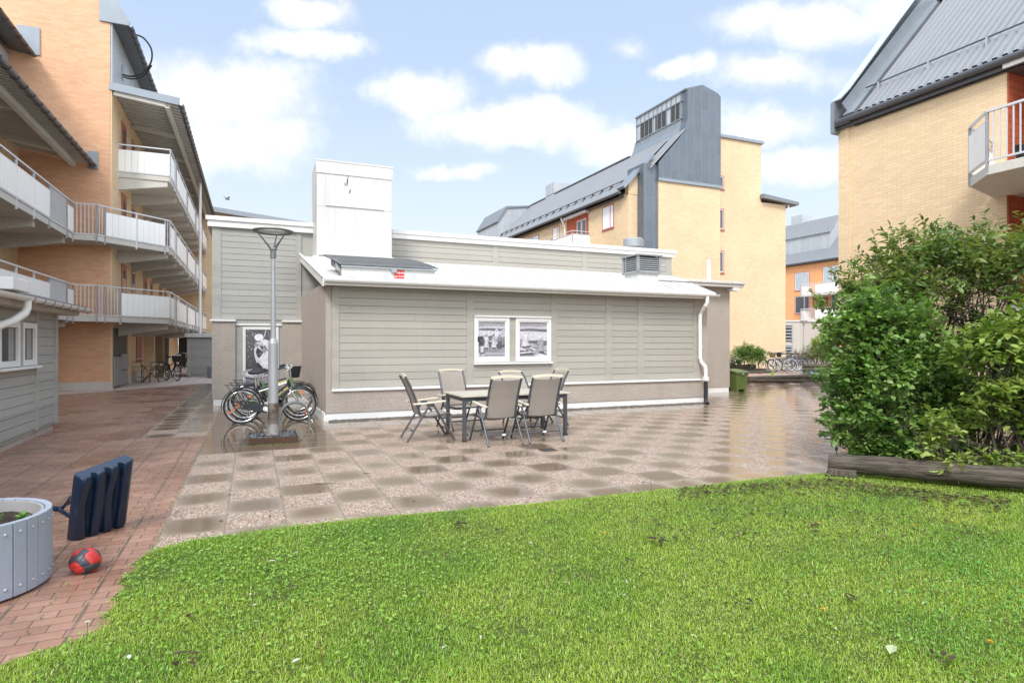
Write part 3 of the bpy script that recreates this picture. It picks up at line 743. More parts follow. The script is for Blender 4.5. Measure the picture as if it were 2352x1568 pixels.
    prof = [(.062*math.cos(PI+PI*k/8), .062*math.sin(PI+PI*k/8)) for k in range(9)] + [(.055*math.cos(2*PI-PI*k/8), .055*math.sin(2*PI-PI*k/8)) for k in range(9)]
    gu0, gu1 = ul+.02, ur+.06
    g.add([(u, ve-.045+y, ze-.02+z) for u in (gu0, gu1) for y, z in prof], [tuple(range(18)), tuple(range(18,36))[::-1]] + [(k,(k+1)%18,18+(k+1)%18,18+k) for k in range(18)])
    gut = g.build('gutter', M['white'], h, smooth=True)
    b = MB()
    for k in range(13):
        u = gu0+.3+k*(gu1-gu0-.5)/12
        b.tube([(u, ve-.045+.066*math.cos(a), ze-.02+.066*math.sin(a)) for a in [PI+PI*j/8 for j in range(9)]], .009, 5)
    b.build('gutter_bracket', M['white'], gut)
    # ---- downpipe at the right end
    ud = at_u(1611, VF-.12); uo = at_u(1622, ve)
    dp = [(uo, ve-.045, ze-.07), (uo, ve-.045, 2.66), (uo-.02, ve+.0, 2.58), (ud-.03, VF-.16, 2.42), (ud-.05, VF-.13, 2.32), (ud-.05, VF-.13, 1.22), (ud-.03, VF-.15, 1.10), (ud+.05, VF-.21, .99), (ud+.06, VF-.22, .90), (ud+.06, VF-.22, .58)]
    pipe = MB().tube(dp, .05, 12).build('downpipe', M['white'], h, smooth=True)
    c = MB()
    for p in (2, 4, 5, 7): c.tube([Vector(dp[p])+Vector((0,0,.02)), Vector(dp[p])-Vector((0,0,.02))], .056, 12)
    c.build('pipe_collar', M['white'], pipe, smooth=True)
    MB().cbox(ud+.06, VF-.22, .66, .12, .12, .10).build('leaf_trap', M['white'], pipe, bevel=.01)
    MB().tube([(ud+.06, VF-.22, .60), (ud+.055, VF-.225, .12), (ud+.05, VF-.24, .06), (ud+.045, VF-.30, .01)], [.052,.052,.054,.058], 12).build('downpipe', M['black'], h, smooth=True, label='black lower end of the downpipe')
    # ---- wing on the left and tall hall
    T = front(0, VW)
    uh = at_u(1541, VW); zt_ = 4.68
    MB().box(wl+.02, VW, .12, uh, 27, zt_).build('wall', M['siding_cool'], h)
    zl = 2.16
    pr1, pl2 = at_u(541, VW), at_u(648, VW)
    MB(T=T).box(wl, 0, .17, pr1, .09, zl).build('pier', M['stucco'], h, bevel=.01)
    MB(T=T).box(pl2, 0, .17, wr+.02, .09, zl).build('pier', M['stucco'], h, bevel=.01)
    MB(T=T).box(wl+.03, 0, -.02, pr1-.02, .07, .17).build('plinth', M['plinth'], h)
    MB(T=T).box(pl2+.02, 0, -.02, wr, .07, .17).build('plinth', M['plinth'], h)
    for a, b, zz in ((wl-.05, pr1+.01, zl), (pl2-.01, wr+.01, zl), (pr1+.01, pl2-.01, zl-.10)):
        MB(T=T).box(a, 0, zz, b, .14 if zz == zl else .06, zz+.05).build('ledge', M['white'], h, bevel=.006)
    tl = at_u(495, VW), at_u(508, VW); tr = at_u(680, VW), at_u(692, VW)
    boards(MB(T=T), tl[1], tr[0], zl+.06, zt_-.1).build('siding', M['siding_cool'], h)
    for a, b in ((wl, tl[1]), tr): MB(T=T).box(a, 0, zl+.05, b, .036, zt_-.05).build('trim_board', M['siding_cool'], h, bevel=.003)
    # recessed door with the photograph of a woman at a tub
    dz0, dz1 = .42, zl-.13
    da, db = at_u(557, VW), at_u(640, VW)
    d = MB(T=T)
    d.box(pr1, 0, .1, da-.01, .02, zl-.1).box(db+.01, 0, .1, pl2, .02, zl-.1).box(da, 0, .1, db, .01, dz0-.02)
    d.build('door_recess', M['siding_cool'], h)
    MB(T=T).box(at_u(551,VW), .02, .1, da-.01, .035, zl-.1).build('trim_board', M['siding_cool'], h)
    e = .075; fr = MB(T=T)
    fr.box(da, 0, dz0, da+e, .05, dz1).box(db-e, 0, dz0, db, .05, dz1).box(da+e, 0, dz1-e, db-e, .05, dz1).box(da+e, 0, dz0, db-e, .05, dz0+e)
    fo = fr.build('window', M['white'], h, bevel=.004)
    p = Print(T, da+e, dz0+e, db-da-2*e, dz1-dz0-2*e, .012)
    p.poly([(0,0),(1,0),(1,1),(0,1)], .085)
    r = random.Random(4)
    for k in range(120):
        x = r.random(); y = .35+.65*r.random()
        p.ell(min(.96,max(.04,x)), min(.97,y), .012+.022*r.random(), .010+.02*r.random(), .10+.4*r.random()**2, 6, r.random()*3)
    p.poly([(.62,.86),(.68,.99),(.65,.99),(.60,.87)], .6)
    p.poly([(.0,0),(1,0),(1,.15),(.92,.2),(0,.16)], .12)
    p.poly([(.42,.46),(.62,.42),(.86,.44),(.90,.30),(.88,.10),(.95,.0),(.70,.0),(.72,.2),(.5,.36),(.43,.40)], .66)     # skirt
    p.poly([(.5,.80),(.62,.83),(.76,.80),(.88,.68),(.93,.52),(.92,.38),(.72,.36),(.48,.40),(.40,.46),(.55,.56),(.62,.60),(.58,.70)], .74)
    p.poly([(.50,.62),(.64,.57),(.72,.66),(.62,.72)], .30); p.poly([(.62,.73),(.76,.61),(.75,.60),(.60,.70)], .12)
    p.poly([(.28,.66),(.36,.72),(.40,.70),(.33,.60),(.40,.50),(.48,.50),(.46,.40),(.36,.41),(.29,.52)], .62)             # arm
    p.poly([(.34,.70),(.52,.62),(.56,.66),(.46,.76),(.34,.76)], .58)
    p.ell(.44,.86,.155,.13,.78); p.ell(.45,.74,.13,.09,.56); p.ell(.36,.72,.07,.06,.3); p.poly([(.46,.73),(.52,.71),(.55,.66),(.54,.64),(.50,.66)], .1)
    p.ell(.36,.22,.50,.17,.52); p.ell(.36,.235,.45,.13,.36); p.ell(.30,.22,.34,.09,.70); p.ell(.66,.24,.15,.07,.13)
    p.poly([(0,.0),(.80,.0),(.86,.22),(.72,.15),(.4,.1),(0,.12)], .36)
    for q in range(7): p.poly([(.1+.1*q,.0),(.11+.1*q,.0),(.12+.105*q,.11+.004*q*q),(.11+.105*q,.11+.004*q*q)], .16)
    p.build(fo)
    # white cappings
    fa = MB()
    fa.box(wl-.10, VW-.10, zt_-.10, at_u(716,VW)+.1, VW+.02, zt_+.06).box(wl-.14, VW-.14, zt_+.06, at_u(716,VW)+.1, VW+.3, zt_+.17)
    fa.build('fascia', M['white'], h, bevel=.006)
    MB().box(wl-.10, VW+.02, zt_-.10, wl-.02, 27, zt_+.06).build('fascia', M['white'], h)
    fb = MB(); fb.box(at_u(899,VW), VW-.10, zt_-.08, uh+.1, VW+.02, zt_+.05).box(at_u(899,VW), VW-.14, zt_+.05, uh+.14, VW+.3, zt_+.16)
    fb.build('fascia', M['white'], h, bevel=.006)
    MB().box(wl-.1, VW+.02, zt_, uh+.1, 27.05, zt_+.05).build('flat_roof', M['white_roof'], h)
    MB().box(uh+.02, VW+.02, zt_-.08, uh+.1, 27, zt_+.05).build('fascia', M['white'], h)
    us = [at_u(899,VW), at_u(1131,VW), at_u(1143,VW), at_u(1337,VW), at_u(1348,VW), at_u(1527,VW), uh]
    for a, b in ((us[0],us[1]),(us[2],us[3]),(us[4],us[5])): boards(MB(T=T), a, b, zt+.14, zt_-.06, .16).build('siding', M['siding'], h)
    for a, b in ((us[1],us[2]),(us[3],us[4]),(us[5],us[6])): MB(T=T).box(a, 0, zt+.1, b, .036, zt_-.06).build('trim_board', M['siding'], h)
    MB(T=T).box(us[0], 0, zt-.05, uh+.02, .05, zt+.12).build('flashing', M['siding'], h)
    # ---- annex on the right
    ua2 = at_u(1676, VA)
    MB().box(uh-2.6, VA, .17, ua2, 22, 3.42).build('wall', M['stucco'], h)
    MB().box(uh-2.6, VA+.02, -.02, ua2-.02, 22, .17).build('plinth', M['plinth'], h)
    an = MB(); an.box(uh-2.4, VA-.35, 3.40, ua2+.28, 22, 3.50).box(uh-2.4, VA-.40, 3.50, ua2+.33, 22.1, 3.58); an.build('flat_roof', M['white_roof'], h, bevel=.01)
    MB().cbox(ua2-.05, VA-.2, 3.34, .25, .3, .10).build('fascia', M['white'], h)
    MB().tube([(at_u(1628,VA+.5), VA+.5, 3.55), (at_u(1628,VA+.5), VA+.5, 4.36)], .062, 14).build('vent_pipe', M['white'], h, smooth=True)
    # ---- white chimney
    ca, cb, cv0, cv1, cz = at_u(727.5, 16.2), at_u(900, 16.2), 16.2, 17.55, 6.30
    ch = MB(); ch.box(ca, cv0, 3.5, cb, cv1, cz).build('chimney', M['white_sheet'], h, bevel=.01)
    cho = h.children[-1]
    dz = MB(); w = cb-ca
    dz.box(ca-.02, cv0-.02, cz-.33, cb+.02, cv0-.002, cz+.0).box(ca-.025, cv0-.03, cz-.02, cb+.03, cv0+.03, cz+.02)
    dz.box(ca+.22, cv0-.03, 5.14, cb-.22, cv0-.002, 5.165)
    dz.build('cover_sheet', M['white_sheet'], cho)
    sj = MB(); dd = .006
    for x in (.24, .5, .74): sj.box(ca+w*x-.006, cv0-dd, 3.7, ca+w*x+.006, cv0-.0005, 5.12)
    sj.box(ca+.01, cv0-dd, 5.12, cb-.01, cv0-.0005, 5.135); sj.box(ca+w*.11, cv0-dd, 5.17, ca+w*.11+.01, cv0-.0005, cz-.33)
    sj.build('sheet_joint', mk('joint', (.55,.54,.50), .5, var=.05), cho)
    rs = MB(T=front(0, cv0-.003))
    for (x, z, a, b, t) in ((.395,5.79,.016,.11,.12),(.365,5.73,.012,.05,-.1),(.43,5.56,.014,.06,.3),(.405,5.93,.008,.04,.0)):
        rs.add([(ca+w*x+a*math.cos(q)+b*t*math.sin(q)*.8, .002, z+b*math.sin(q)) for q in [2*PI*k/9 for k in range(9)]], [tuple(range(9))])
    rs.build('rust_hole', M['rust'], cho)
    MB().beam((ca-.1, cv0+.03, rz(cv0)+.0), (cb+.04, cv0-.06, rz(cv0)+.05), .16, .22).build('flashing', M['white_roof'], cho)
    # ---- smoke hatch with sign
    ha, hb, hv0, hv1 = 1.72, 3.72, 12.92, 14.0
    hk = MB(); z0 = rz(hv0)
    hk.add([(ha,hv0,z0-.02),(hb,hv0,z0-.02),(hb,hv1,rz(hv1)-.02),(ha,hv1,rz(hv1)-.02),(ha,hv0,z0+.22),(hb,hv0,z0+.22),(hb,hv1,rz(hv1)+.24),(ha,hv1,rz(hv1)+.24)],
           [(0,1,2,3),(4,5,6,7),(0,1,5,4),(1,2,6,5),(2,3,7,6),(3,0,4,7)])
    ho = hk.build('smoke_hatch', M['white_roof'], h, bevel=.01)
    ld = MB()
    for k in range(3):
        a = hv0-.06 + k*.36; z = z0+.25+(a-hv0)*slope
        c, e, f = slope*.36+(.05,.02,-.03)[k], ha-.06-.10*k, hb+.06-.17*k
        z += (0,.055,.085)[k]
        ld.add([(e,a,z),(f,a,z),(f-.15,a+.35,z+c),(e-.10,a+.35,z+c),(e,a,z+.022),(f,a,z+.022),(f-.15,a+.35,z+c+.022),(e-.10,a+.35,z+c+.022)],
               [(0,1,2,3),(4,5,6,7),(0,1,5,4),(1,2,6,5),(2,3,7,6),(3,0,4,7)])
        for q in range(3): ld.beam((e+.05-.03*q, a+.08+.09*q, z+.03+c*(.08+.09*q)/.35), (f-.06-.04*q, a+.08+.09*q, z+.03+c*(.08+.09*q)/.35), .012, .02)
    ld.build('hatch_lid', M['hatch'], ho)
    hg = MB()
    for k in range(3):
        a = hv0+.02+k*.36; z = z0+.20+(a-hv0)*slope
        hg.prism_x([(a,z-.08),(a+.3,z-.02),(a+.3,z+.12),(a+.12,z+.12)], ha-.10, ha-.02)
    hg.build('hinge', M['louvre'], ho)
    MB().box(ha-.02, hv0-.05, z0+.19, hb+.04, hv0-.01, z0+.225).build('hatch_rail', M['louvre'], ho)
    MB().box(ha+1.02, hv0-.06, z0+.12, ha+1.14, hv0-.005, z0+.19).build('hatch_bracket', M['louvre'], ho)
    sa = at_u(906, hv0-.01); sb = at_u(928.5, hv0-.01)
    sg = MB().box(sa, hv0-.014, z0-.0, sb, hv0-.006, z0+.175).build('warning_sign', M['red_sign'], ho)
    text_mesh('lettering', ['Röklucka', 'ej i bruk'], .062, front((sa+sb)/2, hv0-.0155), M['white'], sg) .location = (0, 0, z0+.105)
    # ---- louvred vent
    va, vb, vv0, vv1 = 9.30, 9.98, 13.25, 13.92; zb = rz(vv0)
    bs = MB(); f = .10
    bs.add([(va-f,vv0-f,zb-.02),(vb+f,vv0-f,zb-.02),(vb+f,vv1+f,rz(vv1+f)-.02),(va-f,vv1+f,rz(vv1+f)-.02)] +
           [(va+.02,vv0+.02,zb+.16),(vb-.02,vv0+.02,zb+.16),(vb-.02,vv1-.02,zb+.3),(va+.02,vv1-.02,zb+.3)] +
           [(va+.02,vv0+.02,zb+.40),(vb-.02,vv0+.02,zb+.40),(vb-.02,vv1-.02,zb+.40),(va+.02,vv1-.02,zb+.40)],
           [(0,1,5,4),(1,2,6,5),(2,3,7,6),(3,0,4,7),(4,5,9,8),(5,6,10,9),(6,7,11,10),(7,4,8,11),(8,9,10,11)])
    vo = bs.build('roof_vent', M['white_roof'], h)
    lv = MB(); z0v, z1v = zb+.40, zb+.84
    for a, b in ((va,vv0),(vb,vv0),(va,vv1),(vb,vv1)): lv.cbox(a, b, (z0v+z1v)/2, .06, .06, z1v-z0v)
    lv.box(va-.03,vv0-.03,z0v-.02,vb+.03,vv1+.03,z0v+.03)
    for k in range(7):
        z = z0v+.05+k*.055
        lv.beam((va,vv0,z),(vb,vv0,z),.008,.05,up=(0,.8,1)); lv.beam((va,vv0,z),(va,vv1,z),.008,.05,up=(.8,0,1)); lv.beam((vb,vv0,z),(vb,vv1,z),.008,.05,up=(-.8,0,1))
    lv.build('louvre', M['louvre'], vo)
    MB().box(va-.07,vv0-.07,z1v,vb+.07,vv1+.07,z1v+.035).build('vent_cap', M['louvre'], vo)
    MB().box(va+.05,vv0+.05,z0v,vb-.05,vv1-.05,z1v-.01).build('vent_core', M['dark'], vo)
    uv_ = at_u(1455, 18.5)
    MB().lathe([(.30,4.7),(.30,5.08),(.37,5.09),(.37,5.36),(.33,5.40),(.05,5.42)], uv_, 18.5, 28).build('round_vent', M['louvre'], h, smooth=True)
    # soil strip at the foot of the front
    st = MB(); n = 240; r = random.Random(2); V = []; F = []
    wv = [r.uniform(.04,.13) for _ in range(n+1)]
    for k in range(n+1):
        u = u0+.05+(u1-u0-.1)*k/n; w = (wv[k]+wv[max(0,k-1)]+wv[max(0,k-2)])/3
        for q, zz in ((-.01,.02),(.35,.030+.012*r.random()),(.7,.018+.010*r.random()),(1,.0025)): V.append((u, VF-.03-w*q, zz))
    for k in range(n):
        for q in range(3): F.append((k*4+q, k*4+q+1, k*4+q+5, k*4+q+4))
    st.add(V, F)
    so = st.build('soil', M['soil_grey'], None, smooth=True); so.matrix_world = Matrix.Rotation(TH, 4, 'Z'); so['kind'] = 'stuff'; so['label'] = 'thin strip of dark soil along the foot of the white plinth'
M['soil_grey'] = mk('grey_soil', (.13,.115,.10), .9, var=.4, vs=9, bump=1, bs=70, bd=.02)
house()

def lean_shed():                       # boarded outhouse at the left edge
    uf, vE = -3.37, 13.75
    h = site('shed', 'grey boarded shed with two white windows and a white gutter at the left edge', 'shed', -4.8, 10)
    T = right(uf, 0)
    MB().box(-6.6, 4, .1, uf, vE, 2.42).build('wall', M['siding_cool'], h)
    MB(T=T).box(4, 0, -.02, vE-.03, -.03, .16) if 0 else None
    MB().box(-6.6, 4, -.02, uf-.02, vE-.02, .14).build('plinth', M['stucco'], h)
    w = [(10.86, 11.72), (11.84, 12.52)]; wz0, wz1 = 1.24, 1.93
    cuts = [4, w[0][0]-.12, w[1][1]+.16, w[1][1]+.27, vE-.13, vE]
    boards(MB(T=T), 4, w[0][0]-.1, .16, 2.36).build('siding', M['siding_cool'], h)
    b = MB(T=T); boards(b, w[0][0]-.1, w[1][1]+.04, .16, wz0-.05); boards(b, w[0][0]-.1, w[1][1]+.04, wz1+.03, 2.36); b.build('siding', M['siding_cool'], h)
    boards(MB(T=T), w[1][1]+.17, vE-.12, .16, 2.36).build('siding', M['siding_cool'], h)
    MB(T=T).box(w[1][1]+.03, 0, .12, w[1][1]+.17, .04, 2.4).build('trim_board', M['siding_cool'], h, bevel=.003)
    MB(T=T).box(w[0][1], 0, wz0-.03, w[1][0], .06, wz1+.1).build('trim_board', M['siding_cool'], h, bevel=.003)
    MB().box(uf-.1, vE-.12, .12, uf+.045, vE+.04, 2.4).build('corner_board', M['siding_cool'], h, bevel=.003)
    boards(MB(T=lambda a,d,z: (a, vE+d, z)), -6.6, uf-.1, .16, 2.36).build('siding', M['siding_cool'], h)
    for a, c in w:
        e = .09; f = MB(T=T)
        f.box(a,0,wz0,a+e,.06,wz1).box(c-e,0,wz0,c,.06,wz1).box(a+e,0,wz1-e,c-e,.06,wz1).box(a+e,0,wz0,c-e,.06,wz0+e)
        fo = f.build('window', M['white'], h, bevel=.005)
        MB(T=T).box(a+e,.005,wz0+e,c-e,.022,wz1-e).build('pane', M['glass'], fo)
        k = MB(T=T)
        for q in range(3): k.box(c-e-.30+.07*q, .0225, wz0+e+.01, c-e-.25+.07*q, .0235, wz1-e-.01)
        k.build('curtain', M['curtain'], fo)
    MB(T=T).box(w[0][0]-.05, 0, wz0-.05, w[1][1]+.04, .12, wz0-.012).build('window_sill', M['white'], h, bevel=.004)
    # roof: low mono pitch rising away from the court
    ue, z = -3.02, 2.27; vR = 14.42
    MB().add([(ue,3.5,z),(ue,vR,z),(-7,vR,z+.62),(-7,3.5,z+.62),(ue,3.5,z+.05),(ue,vR,z+.05),(-7,vR,z+.67),(-7,3.5,z+.67)],
             [(0,1,2,3),(4,5,6,7),(0,1,5,4),(1,2,6,5),(2,3,7,6),(3,0,4,7)]).build('roof', M['corr'], h)
    MB().add([(ue-.1,3.5,z-.13),(ue-.1,vR-.1,z-.13),(-7,vR-.1,z-.13),(-7,3.5,z-.13),(ue-.1,3.5,z-.02),(ue-.1,vR-.1,z-.02),(-7,vR-.1,z+.58),(-7,3.5,z+.58)],
             [(0,1,2,3),(4,5,6,7),(0,1,5,4),(1,2,6,5),(2,3,7,6),(3,0,4,7)]).build('soffit', M['beam'], h)
    prof = [(.07*math.cos(PI+PI*k/8), .07*math.sin(PI+PI*k/8)) for k in range(9)] + [(.062*math.cos(2*PI-PI*k/8), .062*math.sin(2*PI-PI*k/8)) for k in range(9)]
    g = MB(); g.add([(ue+.05+y, v, z+.0+q) for v in (4.0, vR+.06) for y, q in prof], [tuple(range(18)), tuple(range(18,36))[::-1]] + [(k,(k+1)%18,18+(k+1)%18,18+k) for k in range(18)])
    go = g.build('gutter', M['white'], h, smooth=True)
    b = MB()
    for k in range(8):
        v = 10.9+k*.48; b.tube([(ue+.05+.074*math.cos(a), v, z+.074*math.sin(a)) for a in [PI+PI*j/8 for j in range(9)]], .006, 5)
    b.build('gutter_bracket', M['gutter_dark'], go)
    vp = 10.78
    MB().tube([(ue+.05, vp, z-.05), (ue+.05, vp, z-.16), (ue+.03, vp-.03, z-.24), (ue-.06, vp-.20, z-.36), (ue-.16, vp-.42, z-.44), (uf+.10, vp-.65, z-.55), (uf+.10, vp-.7, z-.7), (uf+.10, vp-.7, .1)], .055, 12).build('downpipe', M['white'], h, smooth=True)
    MB().cbox(ue-.15, vp-.55, z+.12, .6, .7, .16).build('roof_box', M['white'], h, bevel=.01)
lean_shed()
# ------------------------------------------------------------------ shared pieces
def corrugated(mb, e0, e1, rise, pitch=.2, depth=.03):
    """ribbed roof sheet: eave line e0-e1, rise = vector up the slope"""
    e0, e1, rise = Vector(e0), Vector(e1), Vector(rise)
    along = e1-e0; L = along.length; along.normalize(); nrm = along.cross(rise).normalized()
    if nrm.z < 0: nrm = -nrm
    n = int(L/pitch); P = []
    for k in range(n):
        for t, h in ((0,0),(.28,0),(.42,1),(.86,1)): P.append((k*pitch+t*pitch, h*depth))
    P.append((n*pitch, 0))
    V = []
    for s in (0, 1):
        for a, h in P: V.append(tuple(e0 + along*min(a, L) + nrm*h + rise*s))
    m = len(P)
    return mb.add(V, [(i, i+1, m+i+1, m+i) for i in range(m-1)])
def facade_window(h, T, a0, a1, z0, z1, split=.28, frame=None, pane=None, sill=True, rec=.05):
    frame = frame or M['red_frame']; e = .06
    f = MB(T=T)
    d0, d1 = -.02, .03
    f.box(a0,d0,z0,a0+e,d1,z1).box(a1-e,d0,z0,a1,d1,z1).box(a0+e,d0,z1-e,a1-e,d1,z1).box(a0+e,d0,z0,a1-e,d1,z0+e)
    if split: s = a0+(a1-a0)*split; f.box(s-e*.6,d0,z0+e,s+e*.6,d1,z1-e)
    fo = f.build('window', frame, h)
    w = MB(T=T); i = .04
    xs = [a0+e, a1-e] if not split else [a0+e, s-e*.6, s+e*.6, a1-e]
    for q in range(0, len(xs), 2):
        x, y = xs[q], xs[q+1]
        w.box(x,.0,z0+e,x+i,.022,z1-e).box(y-i,.0,z0+e,y,.022,z1-e).box(x+i,.0,z1-e-i,y-i,.022,z1-e).box(x+i,.0,z0+e,y-i,.022,z0+e+i)
    w.build('sash', M['white'], fo)
    MB(T=T).box(a0+e,.001,z0+e,a1-e,.010,z1-e).build('pane', pane or M['glass'], fo)
    if sill: MB(T=T).box(a0-.04,0,z0-.05,a1+.04,.07,z0-.004).build('sill', M['red_frame'], fo)
    return fo
def railing(h, name, segs, z, top=1.0, panel_z=(.05,.80), gapbar=True):
    """balcony rail. segs: (p, q, 'panel'|'bars'); plan points p, q; z = floor"""
    fr = MB(); pan = []
    for p, q, kind in segs:
        P, Q = Vector((*p, 0)), Vector((*q, 0)); d = (Q-P); L = d.length
        if L < .05: continue
        d.normalize(); up = Vector((0,0,1))
        fr.beam(P+up*(z+top), Q+up*(z+top), .055, .04)
        fr.beam(P+up*(z+.03), Q+up*(z+.03), .035, .035)
        if kind == 'bars':
            n = max(2, int(round(L/.115)))
            for k in range(n+1):
                c = P+d*(L*k/n); fr.beam(c+up*(z+.03), c+up*(z+top), .022)
            for c in (P, Q): fr.beam(c+up*(z-.22), c+up*(z+top), .045)
        else:
            n = max(1, int(round(L/1.3)))
            for k in range(n+1):
                c = P+d*(L*k/n); fr.beam(c+up*(z-.24), c+up*(z+top), .045)
            fr.beam(P+up*(z+panel_z[1]+.012), Q+up*(z+panel_z[1]+.012), .05, .025)
            for k in range(n): pan.append((P+d*(L*k/n+.02), P+d*(L*(k+1)/n-.02)))
    fo = fr.build(name, M['rail'], h)
    for P, Q in pan:
        d = (Q-P); L = d.length; d.normalize(); nn = Vector((d.y, -d.x, 0)); mb = MB()
        n = max(2, int(round(L/.21)))
        for k in range(n):
            a = P+d*(L*k/n+.004); b = P+d*(L*(k+1)/n-.004)
            mb.beam(a+nn*.02+Vector((0,0,z+(panel_z[0]+panel_z[1])/2)), b+nn*.02+Vector((0,0,z+(panel_z[0]+panel_z[1])/2)), .02, panel_z[1]-panel_z[0])
        mb.build('panel', M['panel'], fo)
    return fo

# ------------------------------------------------------------------ left: access-gallery apartment block
def gallery_block():
    h = site('apartment_block', 'orange brick apartment block with white access galleries and grey metal roofs on the left', 'apartment block', -6.5, 25)
    V0, V1, UF, UL = 24.57, 45.0, -4.46, -7.0
    # tall block: orange end wall, tan courtyard wall
    MB().box(-14, V0, .28, UF, V0+.45, 16.5).build('wall', M['orange'], h)
    MB().box(-14, V0+.45, 0, UF-.01, V1, 12.4).build('wall', M['orange'], h)
    MB().box(-14, V0-.03, -.02, UF+.03, V0+.5, .28).build('plinth', M['concrete'], h)
    T = right(UF, 0)
    g0, g1 = 24.8, 27.5                                      # ground-floor bin recess
    MB(T=T).box(V0+.02, 0, 2.15, V1, .05, 10.35).build('wall', M['tan'], h, label='tan brick wall behind the galleries')
    lw = MB(T=T); lw.box(g1, 0, -.02, V1, .05, 2.148).box(V0+.02, 0, -.02, g0, .05, 2.148); lw.build('wall', M['tan'], h, label='tan brick wall behind the galleries')
    MB(T=T).box(g1+.02, .05, -.02, 36.9, .075, .30).build('plinth', M['concrete'], h)
    MB(T=T).box(g0, .0, -.02, g1, .006, 2.14).build('recess', mk('recess_grey', (.12,.115,.11), .8), h)
    # grey bin-store gates
    gm = MB(T=T)
    for a, b in ((g0+.05, g0+.62), (g0+.66, g0+1.2)):
        gm.box(a, .05, .08, b, .075, 1.12)
        gm.box(a, .075, .16, a+.09, .095, 1.04).box(b-.09, .075, .16, b, .095, 1.04).box(a+.09, .075, .16, b-.09, .09, .28).box(a+.09, .075, .92, b-.09, .09, 1.04)
    gm.box(g0+1.24, .05, .62, g1-.05, .09, 1.2).box(g0+1.24, .05, .04, g1-.05, .07, .58)
    gm.build('gate', M['gate'], h)
    # openings behind the galleries
    f1, f2, f3 = 2.48, 5.10, 7.75
    for zf in (f1, f2, f3):
        for k, (a, kind) in enumerate([(26.2,'d'),(28.3,'w'),(31.2,'d'),(33.2,'w'),(36.2,'d'),(38.3,'w'),(41,'d')]):
            if kind == 'd':
                MB(T=T).box(a, .05, zf, a+.95, .075, zf+2.08).build('door', M['red_door'], h)
                hd = h.children[-1]
                MB(T=T).box(a+.2, .0755, zf+.9, a+.75, .079, zf+1.85).build('pane', M['glass'], hd)
                MB(T=T).box(a+.84, .076, zf+.98, a+.9, .12, zf+1.04).build('handle', M['galv'], hd)
            else:
                facade_window(h, right(UF+.05, 0), a, a+.75, zf+.85, zf+2.05, 0)
    facade_window(h, right(UF+.05, 0), 29.3, 30.7, .86, 2.0, .5, pane=M['red_door'])
    for a in (32.6, 35.2):
        MB(T=T).box(a, .05, .0, a+.95, .08, 2.05).build('door', M['red_door'], h)
    MB(T=T).box(36.9, .051, 0, 40.2, .06, 2.1).build('passage', M['dark'], h)  # flat dark sheet on the wall; the doorway's shade is its colour
    for a in (31.3, 34.4): MB(T=T).box(a, .05, 0, a+.35, .45, 2.14).build('pier', M['tan'], h)
    # ---- gallery slabs
    E = -2.76
    plan = lambda vf: [(UF, V1), (E, V1), (E, 25.45), (-4.44, 23.66), (-4.62, 23.42), (-5.26, 23.4), (-5.26, 4), (UL, 4), (UL, V0), (UF, V0)]
    for zf in (f1, f2):
        MB().prism(plan(0), zf-.17, zf).build('gallery_slab', M['concrete'], h)
    MB().prism([(UF, V1), (E, V1), (E, 25.6), (UF, 25.6)], f3-.17, f3).build('gallery_slab', M['concrete'], h)
    def brackets(zf, vs, u0, u1):
        for v in vs:
            mb = MB(); mb.add([(u0,v-.11,zf-.62),(u0,v+.11,zf-.62),(u0,v+.11,zf-.17),(u0,v-.11,zf-.17),(u1,v-.11,zf-.36),(u1,v+.11,zf-.36),(u1,v+.11,zf-.17),(u1,v-.11,zf-.17)],
                              [(0,1,2,3),(7,6,5,4),(0,4,5,1),(1,5,6,2),(2,6,7,3),(3,7,4,0)])
            mb.build('bracket', M['concrete'], h)
    for zf in (f1, f2, f3): brackets(zf, [25.75+2.75*k for k in range(7)], UF+.05, E-.10)
    for zf in (f1, f2): brackets(zf, [23.0-2.9*k for k in range(5)], UL, -5.4)
    # ---- railings
    A, B, C, D = (-5.26, 23.4), (-4.62, 23.42), (-4.44, 23.66), (E, 25.45)
    lerp = lambda p, q, t: (p[0]+(q[0]-p[0])*t, p[1]+(q[1]-p[1])*t)
    run = []
    v = 25.45
    while v < V1-.5:
        b = min(v+1.2, V1); run.append(((E, v), (E, b), 'panel')); c = min(b+.85, V1)
        if c > b: run.append(((E, b), (E, c), 'bars'))
        e = min(c+2.6, V1)
        if e > c: run.append(((E, c), (E, e), 'panel'))
        v = e
    near = [((-5.26, 4), (-5.26, 20.9), 'panel'), ((-5.26, 20.9), (-5.26, 22.7), 'bars'), ((-5.26, 22.7), A, 'panel')]
    railing(h, 'railing', near + [(A, B, 'bars'), (B, C, 'bars'), (C, lerp(C, D, .92), 'panel'), (lerp(C, D, .92), D, 'bars')] + run, f2)
    railing(h, 'railing', near + [(A, B, 'bars'), (B, C, 'bars'), (C, lerp(C, D, .22), 'bars'), (lerp(C, D, .22), D, 'panel')] + run, f1)
    railing(h, 'railing', [((UF+.05, 25.6), (E, 25.6), 'panel')] + [(p if k else (E, 25.6), q, t) for k, (p, q, t) in enumerate(run)], f3)
    # ---- roof over the long galleries
    ue = -2.38
    MB().add([(UF,V0+.02,10.38),(ue,V0+.02,10.16),(ue,V1,10.16),(UF,V1,10.38),(UF,V0+.02,10.44),(ue,V0+.02,10.22),(ue,V1,10.22),(UF,V1,10.44)],
             [(0,1,2,3),(4,5,6,7),(0,1,5,4),(1,2,6,5),(2,3,7,6),(3,0,4,7)]).build('roof', M['soffit'], h)
    rb = MB()
    n = 60
